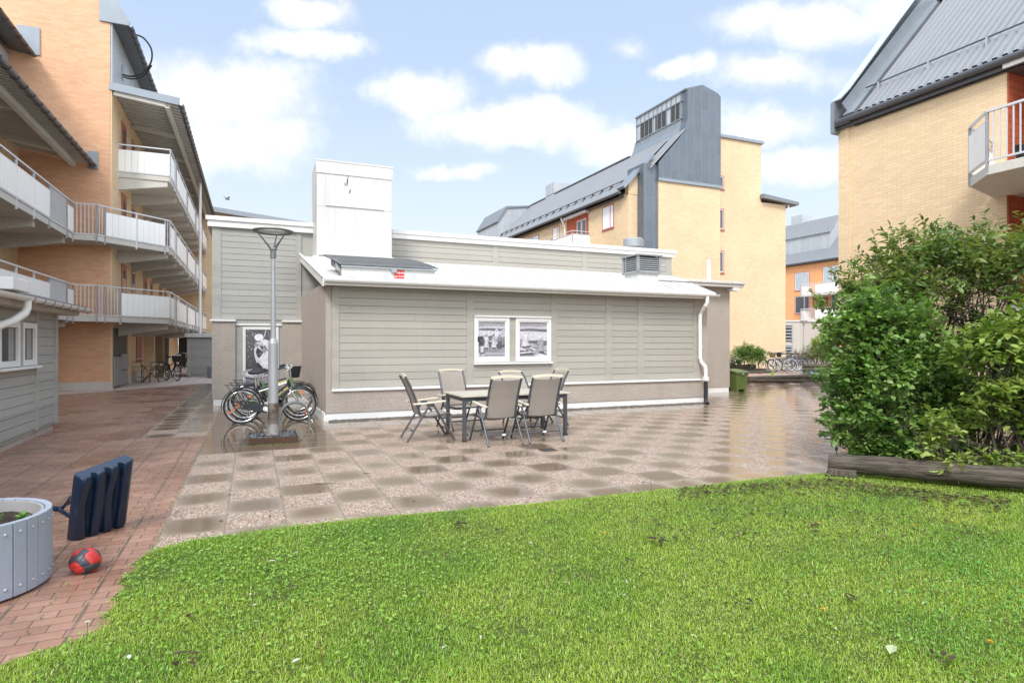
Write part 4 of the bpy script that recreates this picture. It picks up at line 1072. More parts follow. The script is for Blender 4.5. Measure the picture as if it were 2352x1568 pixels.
    for k in range(n): v = V0+.3+k*(V1-V0-.4)/n; rb.beam((UF+.06,v,10.36),(ue,v,10.14),.10,.05)
    rb.build('roof_rib', M['soffit'], h)
    MB().beam((UF-.02,V0+.0,10.44),(ue+.02,V0+.0,10.22),.06,.26).build('fascia', M['zinc_flash'], h)
    MB().beam((UF+.1,V0+.12,10.26),(ue-.3,V0+.12,10.07),.14,.18).build('beam', M['beam'], h)
    for k in range(1, 6): MB().beam((UF+.1,V0+.12+3.6*k,10.27),(ue-.4,V0+.12+3.6*k,10.08),.14,.16).build('beam', M['beam'], h)
    MB().beam((ue-.38,V0+.05,10.04),(ue-.38,V1,10.04),.12,.17).build('beam', M['beam'], h)
    def gut(u, v0, v1, z, r, name='gutter', mat=None, step=.55):
        prof = [(r*math.cos(PI+PI*k/8), r*math.sin(PI+PI*k/8)) for k in range(9)] + [(r*.88*math.cos(2*PI-PI*k/8), r*.88*math.sin(2*PI-PI*k/8)) for k in range(9)]
        g = MB(); g.add([(u+y, v, z+q) for v in (v0, v1) for y, q in prof], [tuple(range(18)), tuple(range(18,36))[::-1]] + [(k,(k+1)%18,18+(k+1)%18,18+k) for k in range(18)])
        go = g.build(name, mat or M['gutter_dark'], h, smooth=True)
        b = MB(); n = int((v1-v0)/step)
        for k in range(n):
            v = v0+.3+k*step; b.tube([(u+(r+.008)*math.cos(a), v, z+(r+.008)*math.sin(a)) for a in [PI+PI*j/6 for j in range(7)]], .012, 4)
        b.build('gutter_bracket', M['gutter_dark'], go); return go
    gut(ue+.07, V0-.05, V1, 10.15, .085)
    # ---- metal clad attic above it
    MB().box(UF-.1, V0+.03, 10.40, UF+.06, V1, 13.2).build('cladding', M['zinc_light'], h)
    ua, za = -3.92, 12.62
    MB().add([(UF,V0+.02,12.62),(ua,V0+.02,za),(ua,V1,za),(UF,V1,12.62),(UF,V0+.02,13.2),(ua,V0+.02,za+.08),(ua,V1,za+.08),(UF,V1,13.2)],
             [(0,1,2,3),(4,5,6,7),(0,1,5,4),(1,2,6,5),(2,3,7,6),(3,0,4,7)]).build('eave', M['gutter_dark'], h)
    gut(ua+.06, V0+.0, V1, za+.02, .075)
    prof = [(ua+.02,za-.02),(ua+.06,za+.12),(ua-.12,za+.42),(UF+.12,za+.95),(UF+.05,za+1.8),(UF+.05,16.6),(UF-.3,16.6),(UF-.3,za-.02)]
    MB().prism_y(prof, V0-.06, V0+.02).build('verge', M['zinc_flash'], h)
    MB().prism_y([(ua,za+.03),(UF-3.4,16.3),(-12,16.3),(-12,za+.03)], V0+.46, V1).build('steep_roof', M['corr'], h)
    # cable loop hanging out of the attic wall
    c = [(UF+.06, 26.3, 11.55), (UF+.35, 26.2, 11.48), (UF+.75, 26.0, 11.58), (UF+1.05, 25.8, 11.95), (UF+1.08, 25.7, 12.4), (UF+.85, 25.6, 12.72), (UF+.6, 25.5, 12.75)]
    def spline(p, n=6):
        p = [Vector(q) for q in p]; o = []
        for k in range(len(p)-1):
            a, b, c_, d = p[max(k-1,0)], p[k], p[k+1], p[min(k+2,len(p)-1)]
            for j in range(n):
                t = j/n; o.append(.5*((2*b)+(c_-a)*t+(2*a-5*b+4*c_-d)*t*t+(3*b-a-3*c_+d)*t**3))
        return o+[p[-1]]
    MB().tube(spline(c), .03, 6).tube(spline([(x+.02,y+.1,z-.05) for x,y,z in c[:4]]), .026, 6).build('cable', M['black'], h, smooth=True)
    MB().cbox(UF+.07, 26.3, 11.6, .03, .3, .5).build('cable_plate', M['zinc_flash'], h)
    # white downpipe
    MB().tube([(-2.5, 36, 10.1), (-2.5, 36, 2.1)], .075, 10).build('downpipe', M['white'], h, smooth=True)
    # ---- nearer wing on the left: wall, roof over its galleries, attic
    MB().box(-14, 3, 0, UL, V0-.01, 7.95).build('wall', M['tan'], h, label='tan brick wall of the near wing')
    for zf in (f1, f2):
        for a, kind in ((21.0,'d'),(19.2,'w'),(16.5,'d'),(14.6,'w')):
            if kind == 'd': MB(T=right(UL,0)).box(a, 0, zf, a+.95, .03, zf+2.08).build('door', M['red_door'], h)
            else: facade_window(h, right(UL, 0), a, a+1.0, zf+.8, zf+2.05, .4)
    ve = V0-.04; un = -4.98
    MB().add([(UL,3,8.0),(un,3,7.66),(un,ve,7.66),(UL,ve,8.0),(UL,3,8.06),(un,3,7.72),(un,ve,7.72),(UL,ve,8.06)],
             [(0,1,2,3),(4,5,6,7),(0,1,5,4),(1,2,6,5),(2,3,7,6),(3,0,4,7)]).build('roof', M['soffit'], h)
    rb = MB()
    for k in range(95): v = 5+k*.205; rb.beam((UL,v,7.98),(un,v,7.64),.09,.05)
    rb.build('roof_rib', M['soffit'], h)
    MB().beam((un-.52,3,7.62),(un-.52,ve,7.62),.14,.17).build('beam', M['beam'], h)
    for k in range(6): MB().beam((UL+.05,22.9-3.6*k,7.88),(un-.58,22.9-3.6*k,7.66),.16,.2).build('beam', M['beam'], h)
    gut(un+.06, 3, ve, 7.66, .085)
    MB().cbox(un+.03, ve+.02, 7.82, .3, .06, .6).build('flashing', M['zinc_flash'], h)
    MB().box(-14, 3, 8.06, UL-.25, V0-.01, 11.0).build('cladding', M['zinc_light'], h, label='grey clad attic of the near wing')
    ux = -6.62
    MB().add([(UL-.25,3,11.15),(ux,3,11.05),(ux,ve,11.05),(UL-.25,ve,11.15),(UL-.25,3,11.7),(ux,3,11.12),(ux,ve,11.12),(UL-.25,ve,11.7)],
             [(0,1,2,3),(4,5,6,7),(0,1,5,4),(1,2,6,5),(2,3,7,6),(3,0,4,7)]).build('eave', M['gutter_dark'], h)
    gut(ux+.05, 3, ve, 11.07, .07)
    MB().prism([(-14,3),(UL-.2,3),(UL-.2,ve),(-14,ve)], 11.4, 11.75).build('roof', M['corr'], h)
    MB().cbox(ux-.1, ve+.015, 11.55, .6, .05, .9).build('flashing', M['zinc_flash'], h)
    # round ceiling lamps under the near galleries
    for u, v, z in ((-6.0, 18.6, f2-.17), (-6.0, 18.6, f1-.17), (-3.6, 30.5, f2-.17), (-3.6, 33.5, f2-.17)):
        MB().lathe([(.17,z),(.17,z-.05),(.12,z-.08)], u, v, 18).build('ceiling_lamp', M['galv'], h, smooth=True)
gallery_block()

def far_wing():
    v = 45.2
    h = site('apartment_wing', 'tan apartment wing with flat grey roof edge behind the boarded house and gallery block', 'apartment wing', 3, v+3)
    a, b = -4.4, 9.6; zt = lambda u: 10.67-.095*(u+2.53)
    MB().add([(a,v,0),(b,v,0),(b,v+9,0),(a,v+9,0),(a,v,zt(a)-.3),(b,v,zt(b)-.3),(b,v+9,zt(b)-.3),(a,v+9,zt(a)-.3)],
             [(0,3,2,1),(4,5,6,7),(0,1,5,4),(1,2,6,5),(2,3,7,6),(3,0,4,7)]).build('wall', M['tan'], h)
    MB().add([(a,v-.5,zt(a)-.32),(b+.4,v-.5,zt(b+.4)-.32),(b+.4,v+9,zt(b+.4)-.32),(a,v+9,zt(a)-.32),(a,v-.5,zt(a)),(b+.4,v-.5,zt(b+.4)),(b+.4,v+9,zt(b+.4)),(a,v+9,zt(a))],
             [(0,3,2,1),(4,5,6,7),(0,1,5,4),(1,2,6,5),(2,3,7,6),(3,0,4,7)]).build('roof', M['zinc_flash'], h)
    MB().box(a+.02, v-.03, 0, -2.4, v-.005, 2.15).build('passage', M['dark'], h)  # thin dark sheet, shade of a passage put into colour
    MB().tube([(-1.95, v-.2, 9.8), (-1.95, v-.2, 0)], .07, 8).build('downpipe', M['white'], h)
far_wing()

def passage_shed():
    u0, u1, v0 = -2.78, 1.2, 32.2
    h = site('storage_shed', 'small grey boarded storage shed with white flat roof edge beneath the galleries', 'shed', -1, 33)
    MB().box(u0+.03, v0+.03, 0, u1, v0+3, 1.9).build('wall', M['siding_cool'], h)
    boards(MB(T=front(0, v0+.03)), u0+.22, u1, .12, 1.88, .14).build('siding', M['siding_cool'], h)
    MB().box(u0, v0-.005, .06, u0+.2, v0+.1, 1.9).build('corner_board', M['siding_cool'], h)
    MB().box(u0-.1, v0-.12, 1.88, u1, v0+3.1, 2.06).build('roof', M['white_roof'], h, bevel=.01)
passage_shed()

# ------------------------------------------------------------------ middle: yellow block with zinc tower
def tower_block():
    h = site('apartment_building', 'yellow brick apartment building with a tall zinc-clad tower and dark ribbed roof', 'apartment building', 24, 34)
    UF, VG, VB, VR = 19.97, 29.4, 28.7, 29.7
    ub0, ub1 = 21.58, 26.1
    MB().box(UF, VG, 0, 26.3, 56, 10.3).build('wall', M['tan'], h)
    MB().box(ub0, VB, 0, ub1, VG+1.5, 11.0).build('wall', M['tan'], h)
    right_w = MB(); right_w.prism_y([(25.5,0),(32.55,0),(32.55,10.75),(30.4,10.75),(30.4,14.5),(25.5,14.5)], VR, VR+12)
    right_w.build('wall', M['tan'], h)
    MB().box(25.3, VR-.12, 14.5, 30.55, VR+12.1, 14.68).build('coping', M['zinc_flash'], h)
    MB().add([(30.3,VR-.35,10.95),(33.4,VR-.35,10.75),(33.4,VR+12,10.75),(30.3,VR+12,10.95),(30.3,VR-.35,11.22),(33.4,VR-.35,10.95),(33.4,VR+12,10.95),(30.3,VR+12,11.22)],
             [(0,3,2,1),(4,5,6,7),(0,1,5,4),(1,2,6,5),(2,3,7,6),(3,0,4,7)]).build('canopy', M['corr'], h)
    MB().tube([(32.7,VR-.1,10.75),(32.68,VR-.1,10.5),(32.62,VR-.02,10.35)], .06, 8).build('downpipe', M['white'], h)
    # gable upstand between roof and end wall
    eave_u, ez, ridge_u, rzz = 19.55, 10.35, 23.15, 13.95
    MB().prism_y([(UF,10.2),(UF,10.75),(21.5,12.4),(21.5,10.2)], VG-.02, VG+.35).build('wall', M['tan'], h)
    MB().beam((UF-.45,VG+.1,ez+.15),(21.55,VG+.1,12.62),.7,.16).build('verge', M['zinc_flash'], h)
    # dark upright zinc strip and recess
    MB().box(at_u(1478,VB+.1), VB+.1, 0, ub0-.005, VG+1, 11.9).build('cladding', M['zinc'], h, label='narrow upright strip of dark zinc')
    # main roof
    rf = MB(); corrugated(rf, (eave_u, VG+.4, ez), (eave_u, 52, ez), (ridge_u-eave_u, 0, rzz-ez), .22, .035)
    rf.build('roof', M['corr'], h)
    MB().prism_y([(eave_u+.1,ez-.25),(ridge_u,rzz-.1),(ridge_u+4,ez-.2)], VG+.5, 52).build('roof_core', M['gutter_dark'], h)
    MB().beam((ridge_u, 33.8, rzz+.04), (ridge_u, 52, rzz+.04), .3, .07).build('ridge', M['corr'], h)
    MB().tube([(eave_u-.05, VG+.2, ez-.06), (eave_u-.05, 52, ez-.06)], .085, 10).build('gutter', M['gutter_dark'], h, smooth=True)
    sr = MB(); sr.tube([(eave_u+.62, VG+.3, ez+.84), (eave_u+.62, 50, ez+.84)], .03, 6).build('snow_rail', M['gutter_dark'], h)
    for k in range(19): MB().prism_y([(eave_u+.45,ez+.5),(eave_u+.66,ez+.9),(eave_u+.74,ez+.78)], VG+1+k*1.1, VG+1.05+k*1.1).build('snow_bracket', M['gutter_dark'], h)
    # lower continuation of the roof in front of the tower
    rf2 = MB(); corrugated(rf2, (at_u(1478,VG)-.05, VB-.12, 11.62), (at_u(1478,VG)-.05, VG+.4, 11.62), (2.55, 0, 2.65), .22, .035); rf2.build('roof', M['corr'], h)
    # tower
    ut0, ut1, vt1 = 23.6, 25.87, 33.8
    tw = MB()
    front_p = [(ub0-.05,11.05),(ub0-.05,12.0),(22.2,12.75),(22.9,13.5),(23.4,14.15),(23.58,14.7),(ut0,15.2),(ut0,16.62),(24.72,17.0),(ut1,16.68),(ub1,16.5),(ub1,11.05)]
    tw.prism_y(front_p, VB-.05, VB+.5)
    tw.build('tower', M['zinc'], h)
    to = h.children[-1]
    MB().prism_y([(ut0,13.5),(ut0,16.62),(24.72,17.0),(ut1,16.68),(ut1,13.5)], VB+.5, vt1).build('tower_wall', M['zinc_light'], to)
    MB().prism_y([(22.9,13.35),(23.3,14.0),(23.5,14.5),(23.62,15.0),(23.7,13.35)], VB+.5, vt1+.2).build('flashing', M['zinc_flash'], to)
    MB().box(ub0-.08, VB-.10, 10.95, ub1+.06, VB-.02, 11.12).build('coping', M['zinc_flash'], h)
    lw = MB(T=left(ut0, 0))
    wz0, wz1 = 15.02, 16.02
    for k in range(11): v = VB+.55+k*(vt1-VB-.6)/10; lw.box(v-.025, 0, 14.3, v+.025, .05, 16.6)
    lw.box(VB+.3, 0, wz0-.05, vt1, .06, wz0+.02).box(VB+.3, 0, wz1-.02, vt1, .06, wz1+.05).box(VB, 0, 16.55, vt1+.05, .09, 16.64)
    lw.build('seam', M['zinc_flash'], to)
    for a, b in ((29.35,30.25),(30.55,31.75),(32.05,33.3)):
        n = 2 if b-a < 1.21 else 3
        for k in range(n):
            q = (b-a)/n; MB(T=left(ut0, 0)).box(a+q*k+.03, 0, wz0+.03, a+q*(k+1)-.03, .03, wz1-.03).build('louvre', mk('louvre_dark', (.045,.04,.035), .5), to)
    # dormer and chimney far along the ridge
    dm = MB(); dm.prism_y([(19.9,10.6),(19.9,12.3),(20.7,13.6),(23.1,13.85),(23.3,10.6)], 49.3, 54.5); dm.build('dormer', M['zinc_light'], h)
    MB().prism_y([(19.75,12.25),(20.65,13.68),(23.2,13.95),(23.2,13.85),(20.75,13.5),(19.85,12.15)], 49.2, 54.6).build('dormer_roof', M['corr'], h)
    MB().box(23.0, 44.6, 13.6, 24.6, 46.2, 14.95).build('chimney', M['zinc_light'], h)
    # windows: facade, loggia, stair
    T = left(UF, 0)
    facade_window(h, T, 30.9, 32.2, 8.55, 9.98, .3, pane=M['blind'])
    facade_window(h, T, 37.9, 38.9, 8.55, 9.9, .3, pane=M['blind'])
    facade_window(h, T, 41.2, 43.6, 8.5, 9.85, .5, pane=M['glass_bright'])
    facade_window(h, T, 30.9, 32.2, 5.9, 7.3, .3)
    lg = MB(T=T).box(33.9, 0, 7.75, 36.8, .012, 10.15).build('loggia', M['red_brick'], h)
    facade_window(lg, left(UF-.012, 0), 34.1, 35.4, 8.0, 9.75, .5)
    MB(T=T).box(33.8, .012, 10.02, 36.9, .3, 10.18).build('ceiling', M['white'], lg)
    b0, b1 = 33.7, 38.6
    MB().prism([(UF,b0),(UF-1.3,b0),(UF-1.3,b1-.8),(UF-.6,b1),(UF,b1)], 7.55, 7.73).build('balcony', M['concrete'], h)
    bo = h.children[-1]
    railing(bo, 'railing', [((UF,b0),(UF-1.3,b0),'panel'),((UF-1.3,b0),(UF-1.3,b1-2),'panel'),((UF-1.3,b1-2),(UF-1.3,b1-.8),'bars'),((UF-1.3,b1-.8),(UF-.6,b1),'panel')], 7.73)
    MB().tube([(eave_u, 36.9, ez-.15),(UF-.2, 36.9, 9.75),(UF-.1,36.9,9.5),(UF-.1,36.9,5)], .06, 8).build('downpipe', M['white'], h)
    T = front(0, VR)
    for z0, z1 in ((11.25,12.1),(8.7,10.05),(6.0,7.4),(3.3,4.7)): facade_window(h, T, 26.32, 27.3, z0, z1, .55)
tower_block()

# ------------------------------------------------------------------ right: tan block with ribbed roof and balcony
def right_block():
    h = site('brick_building', 'tan brick building with silvery ribbed roof and a corner balcony behind the shrubs', 'apartment building', 19, 6)
    UF, VE = 15.6, 12.3
    r0 = 8.1
    MB().box(UF, r0, 0, 23.2, VE, 7.95).build('wall', M['tan'], h)
    MB().box(UF+1.5, -12, 0, 23.2, r0-.01, 7.95).build('wall', M['red_brick'], h, label='red brick back wall of the loggias')
    MB().box(UF, -12, 0, UF+1.5, 3.2, 7.95).build('wall', M['tan'], h)
    MB().box(UF+.02, r0-.03, 0, UF+1.6, r0-.004, 7.72).build('wall', M['red_brick'], h, label='red brick side wall of the loggias')
    MB().box(UF-.03, VE-.32, 0, UF+.02, VE+.02, 7.9).build('pilaster', M['tan'], h)
    for z in (2.3, 4.95): MB().box(UF, 3.2, z-.02, UF+1.5, r0-.01, z+.16).build('loggia_floor', M['concrete'], h)
    MB().box(UF-.2, 3.2, 7.72, UF+1.5, r0-.02, 7.95).build('ceiling', M['white'], h)
    eu, ez, ru, rz_ = 15.40, 7.98, 19.4, 12.15
    rf = MB(); corrugated(rf, (eu, -12, ez), (eu, VE-.55, ez), (ru-eu, 0, rz_-ez), .205, .055); rf.build('roof', M['corr_light'], h)
    rf = MB(); corrugated(rf, (2*ru-eu, VE-.55, ez), (2*ru-eu, -12, ez), (eu-ru, 0, rz_-ez), .205, .038); rf.build('roof', M['corr'], h)
    MB().prism_y([(eu+.12,ez-.3),(ru,rz_-.12),(2*ru-eu-.12,ez-.3)], -12, VE-.5).build('roof_core', M['gutter_dark'], h)
    rd = MB(); corrugated(rd, (ru-.28, -12, rz_-.19), (ru-.28, VE-.5, rz_-.19), (.28, 0, .30), .205, .05); corrugated(rd, (ru+.28, VE-.5, rz_-.19), (ru+.28, -12, rz_-.19), (-.28, 0, .30), .205, .05)
    rd.build('ridge', M['gutter_dark'], h)
    # raised zinc verge
    up = [(eu-.06,ez-.36),(eu-.06,ez+.52),(eu+.30,ez+.85),(ru-.35,rz_+.45),(ru+.4,rz_+.5),(2*ru-eu,ez+.75),(2*ru-eu,ez-.5)]
    MB().prism_y(up, VE-.02, VE+.10).build('verge', M['zinc_flash'], h)
    vg = MB()
    vg.beam((eu-.05,VE-.08,ez+.55),(eu+.33,VE-.08,ez+.90),.28,.03).beam((eu+.33,VE-.08,ez+.90),(ru-.35,VE-.08,rz_+.47),.28,.03).beam((ru-.35,VE-.08,rz_+.47),(ru+.4,VE-.08,rz_+.52),.28,.03)
    vg.build('verge_cap', mk('bright_zinc', (.55,.58,.60), .3, .5), h)
    MB().beam((eu+.02,VE-.42,ez+.03),(ru,VE-.42,rz_+.03),.34,.10).build('flashing', M['zinc_flash'], h)
    MB().beam((eu+.1,VE-.27,ez+.25),(ru,VE-.27,rz_+.25),.03,.42).build('flashing', M['zinc_flash'], h)
    MB().box(eu-.06,VE-.5,ez-.2,eu+.1,VE-.02,ez-.02).build('eave_box', M['gutter_dark'], h)
    MB().tube([(eu-.03,-12,ez-.09),(eu-.03,VE-.1,ez-.09)], .085, 12).build('gutter', M['gutter_dark'], h, smooth=True)
    MB().box(eu+.05,-12,ez-.27,UF-.004,VE-.05,ez-.06).build('eave_board', M['gutter_dark'], h)
    su, sz = eu+.62, ez+.86
    MB().tube([(su,-12,sz),(su,VE-.5,sz)], .022, 6).build('snow_rail', M['gutter_dark'], h)
    for k in range(7): v = VE-.9-k*1.35; MB().prism_y([(su-.05,sz-.28),(su-.02,sz+.02),(su+.03,sz+.02),(su+.16,sz-.08)], v, v+.05).build('snow_bracket', M['galv'], h)
    # balcony
    zf = 5.1
    P = [(UF,8.35),(14.0,7.95),(13.32,7.25),(13.32,3.2),(UF,3.2)]
    b = MB().prism(P, zf-.19, zf).build('balcony', M['concrete'], h, bevel=.01)
    railing(b, 'railing', [((UF,8.35),(14.0,7.95),'panel'),((14.0,7.95),(13.32,7.25),'panel'),((13.32,7.25),(13.32,5.0),'bars'),((13.32,5.0),(13.32,3.2),'panel')], zf+.06)
    for u, v, s in ((13.75,6.85,1),(13.7,6.25,1.15)):
        t = site('flower_pot', 'black flower pot with red flowers just inside the corner balcony rail' if s == 1 else 'larger black tub beside the red-flowered pot on the corner balcony', 'flower pot', u, v, zf)
        MB().lathe([(.11*s,zf),(.15*s,zf+.30*s),(.165*s,zf+.30*s),(.165*s,zf+.33*s),(.14*s,zf+.32*s)], u, v, 18).build('pot', M['black'], t, smooth=True)
        f = MB(); r = random.Random(3)
        for k in range(90):
            a, e, q = r.random()*6.28, r.random()*1.3, .05+.12*r.random(); p = Vector((u+q*math.cos(a)*math.cos(e), v+q*math.sin(a)*math.cos(e), zf+.34*s+q*math.sin(e)*1.4))
            d = Vector((math.cos(a),math.sin(a),.5))*.035; x = Vector((-math.sin(a),math.cos(a),.2))*.014
            c = (.5,.03,.03) if s == 1 and k % 5 == 0 else (.05,.12,.03)
            f.add([tuple(p),tuple(p+d*.5+x),tuple(p+d),tuple(p+d*.5-x)], [(0,1,2,3)], c)
        f.build('plant', M['leaf'], t, col=True, recalc=False)
    t = site('lantern', 'black metal lantern standing on the corner balcony', 'lantern', 13.75, 5.55, zf)
    l = MB(); l.box(13.62,5.42,zf,13.88,5.68,zf+.03)
    for a in (13.64,13.86):
        for c in (5.44,5.66): l.cbox(a,c,zf+.24,.025,.025,.44)
    l.box(13.6,5.4,zf+.45,13.9,5.7,zf+.48).add([(13.62,5.42,zf+.48),(13.88,5.42,zf+.48),(13.88,5.68,zf+.48),(13.62,5.68,zf+.48),(13.75,5.55,zf+.62)],[(0,1,4),(1,2,4),(2,3,4),(3,0,4)])
    l.build('housing', M['black'], t)
    MB().tube([(13.75+.05*math.cos(a),5.55,zf+.66+.05*math.sin(a)) for a in [2*PI*k/12 for k in range(12)]], .008, 5, closed=True).build('ring', M['black'], t)
right_block()

# ------------------------------------------------------------------ far right: orange block and plastered annex
def orange_block():
    UF = 57.0
    h = site('orange_building', 'distant orange brick building with white balconies and a grey dormer roof', 'apartment building', 60, 46)
    T = left(UF, 0)
    MB().box(UF, 30, 0, UF+10, 56, 10.6).build('wall', M['orange_far'], h)
    ez = 10.6
    rf = MB(); corrugated(rf, (UF-.4,30,ez),(UF-.4,56,ez),(5,0,5.2),.4,.05); rf.build('roof', M['corr'], h)
    MB().prism_y([(UF-.3,ez-.2),(UF+4.6,ez+5),(UF+9,ez-.2)],30,56).build('roof_core', M['gutter_dark'], h)
    dm = MB().prism_y([(UF+.9,ez+1),(UF+.9,13.75),(UF+2.1,15.5),(UF+5,15.9),(UF+5,ez+1)],46.9,56).build('dormer', M['zinc_light'], h)
    d = MB(); corrugated(d,(UF+.75,46.7,13.7),(UF+.75,56,13.7),(1.35,0,1.95),.4,.05); d.build('roof', M['corr'], dm)
    MB().box(UF+2, 51.4, 15.3, UF+3.6, 53, 16.6).build('chimney', M['zinc_light'], h)
    MB(T=T).box(30,.3,ez-.15,56,.55,ez+.02).build('gutter', M['gutter_dark'], h)
    facade_window(h, T, 48.7, 50.7, 7.55, 9.6, .34, pane=M['glass_bright']); facade_window(h, T, 48.7, 50.7, 4.95, 6.95, .34)
    facade_window(h, T, 44.3, 47.0, 7.9, 9.9, .6, pane=M['glass_bright']); facade_window(h, T, 44.0, 46.0, 5.0, 7.0, .5)
    for zf in (6.9, 4.2):
        b = MB().box(UF-1.6, 40, zf-.2, UF, 48.5, zf).build('balcony', M['concrete'], h)
        railing(b, 'railing', [((UF,48.5),(UF-1.6,48.5),'panel'),((UF-1.6,48.5),(UF-1.6,46.6),'bars'),((UF-1.6,46.6),(UF-1.6,40),'panel')], zf, top=1.15, panel_z=(.05,.95))
    tr = MB(T=T)
    for k in range(-8, 10):
        a = 46.3+k*.2
        for sgn in (1,-1): 
            p, q = (a, 0.3, 5.4), (a+sgn*1.0, .3, 6.4)
            if 46.2 <= min(p[0],q[0]) and max(p[0],q[0]) <= 48.0: tr.beam(tr.T(*p) if 0 else p, q, .04, .04)
    tr.box(46.2,.27,5.35,46.26,.33,6.5).box(47.95,.27,5.35,48.0,.33,6.5).box(46.2,.27,6.42,48.0,.33,6.5).build('trellis', M['wood_dark'], h)
orange_block()
def plaster_annex():
    v = 44.0
    u0, u1, u2 = at_u(1806, v), at_u(1837, v), at_u(1925, v)
    h = site('garage', 'plastered low annex with two dark louvred openings below the distant orange building', 'outbuilding', 39, 46)
    MB().prism([(u0-2,v+3.0),(u1,v),(u2,v),(u2+2,v+8),(u0-2,v+8)], 0, 3.75).build('wall', M['stucco_far'], h)
    MB().prism([(u0-2,v+2.9),(u1,v-.12),(u2,v-.12),(u2+2,v+8),(u0-2,v+8)], 3.75, 3.88).build('roof', M['white_roof'], h)
    d = Vector((u1-(u0-2), -3.0)); L = d.length; d.normalize(); nn = Vector((d.y, -d.x))
    for z0, z1 in ((1.75,3.35),(-.0,1.35)):
        T = lambda a, q, z: (u1-d.x*a+nn.x*q, v-d.y*a+nn.y*q, z)
        w = MB(T=T).box(.75,0,z0,2.6,.03,z1).build('opening', M['dark'], h)
        l = MB(T=T)
        for k in range(5): l.box(.7,.03,z0+.1+k*(z1-z0)/5,2.65,.10,z0+.1+k*(z1-z0)/5+.14)
        l.box(.66,.03,z0-.04,.76,.12,z1+.04).box(.66,.03,z1,2.6,.12,z1+.06)
        l.build('louvre', M['louvre'], w)
plaster_annex()
# ------------------------------------------------------------------ garden chairs and table
def make_chair(rec=0.0):
    c = {}
    k = [(0, -.17+.0, .42), (0, -.25-.25*rec, .69), (0, -.335-.5*rec, .90-.04*rec), (0, -.42-.75*rec, 1.06-.14*rec)]
    return k
def chair(label, u, v, face, rec=0.0, fold=0.0):
    """face: direction the sitter looks, degrees from +u"""
    p = W(u, v); t = thing('garden_chair', label, 'garden chair', p, TH + R(face-90), 'reclining garden chairs around the table')
    m = M['chair_metal']; w = .27
    back = make_chair(rec)
    fr = MB()
    for s in (-1, 1): fr.tube([(s*(w-.015), y, z) for _, y, z in back], .0195, 8)
    fr.tube([(-w+.02, -.165, .425), (w-.02, -.165, .425)], .012, 8)
    fr.build('back_frame', m, t, smooth=True)
    # fabric back: a slightly hollow sheet with thickness
    def sheet(rows, ww, name, sag):
        mb = MB(); nx = 8; V = []
        for side in (0, 1):
            for (y, z), n in rows:
                for i in range(nx+1):
                    f = i/nx*2-1; q = sag*(1-f*f)
                    V.append((f*ww, y - n[0]*(q+.003*side), z - n[1]*(q+.003*side)))
        a = len(rows)*(nx+1); F = []
        for j in range(len(rows)-1):
            for i in range(nx):
                q = j*(nx+1)+i; F.append((q, q+1, q+nx+2, q+nx+1)); F.append((a+q+nx+1, a+q+nx+2, a+q+1, a+q))
        mb.add(V, F); return mb.build(name, M['fabric'], t, smooth=True, recalc=False)
    rows = []
    for q in [k/10 for k in range(11)]:
        f = .02 + q*2.78; i = min(2, int(f)); g = f-i
        y = back[i][1]+(back[i+1][1]-back[i][1])*g; z = back[i][2]+(back[i+1][2]-back[i][2])*g
        rows.append(((y, z), (.93, .36)))
    sheet(rows, w-.038, 'backrest', .018)
    tr = MB(); pts = [(f*w, back[3][1]-.012*(1-f*f), back[3][2]+.005+.022*(1-f*f)) for f in [k/6-1 for k in range(13)]]
    for a, b in zip(pts, pts[1:]): tr.beam(a, b, .022, .042)
    tr.build('top_rail', M['cream_wood'], t)
    seat = [(-.165,.425),(-.05,.405),(.1,.415),(.22,.44),(.30,.445),(.345,.425)]
    sf = MB()
    for s in (-1, 1): sf.tube([(s*(w-.015), y, z-.012) for y, z in seat], .0145, 8)
    sf.tube([(-w+.02,.335,.412),(w-.02,.335,.412)], .012, 8); sf.tube([(x*(w-.02), .08, .388-.03*(1-x*x)) for x in (-1,-.5,0,.5,1)], .010, 6)
    sf.build('seat_frame', m, t, smooth=True)
    sheet([((y,z),(0,.8)) for y, z in seat], w-.03, 'seat', .022)
    for s in (-1, 1):
        x = s*(w+.03)
        MB().tube([(x, .03, .60), (x, .385, .012)], .017, 8).tube([(x,.383,.018),(x,.388,.002)], .021, 8).build('leg', m, t, smooth=True)
        MB().tube([(x-s*.004, -.02, .60), (x-s*.004, -.385, .012)], .017, 8).tube([(x-s*.004,-.383,.018),(x-s*.004,-.388,.002)], .021, 8).build('leg', m, t, smooth=True)
        MB().tube([(x,.005,.565),(x,.005,.635)], .017, 8).beam((x-s*.02,-.05,.585),(x-s*.02,.06,.585),.012,.05).build('arm_bracket', m, t)
        ar = MB(); P = [(-.30,.612),(-.12,.618),(.05,.632),(.20,.648),(.24,.648)]
        for (y0,z0),(y1,z1) in zip(P, P[1:]): ar.beam((x,y0,z0),(x,y1+.002,z1),.048,.026)
        ar.build('armrest', M['cream_wood'], t, bevel=.005)
        MB().tube([(x, -.27, .60), (s*(w-.01), -.27-.2*rec, .60)], .009, 6).build('arm_bracket', m, t)
    MB().tube([(-w-.03,.295,.165),(w+.03,.295,.165)], .013, 8).build('stretcher', m, t, smooth=True)
    so = MB().tube([(-w-.02,-.29,.165),(w+.02,-.29,.165)], .013, 8).build('stretcher', m, t, smooth=True)
    MB(T=lambda x, y, z: (x, -.305-.0*y+y, z)).add([(.035*math.cos(a), 0, .165+.017*math.sin(a)) for a in [2*PI*k/16 for k in range(16)]], [tuple(range(16))]).build('badge', M['white'], so, recalc=False)
    return t
UT0, UT1, VT0, VT1 = 3.12, 5.12, 9.30, 10.34
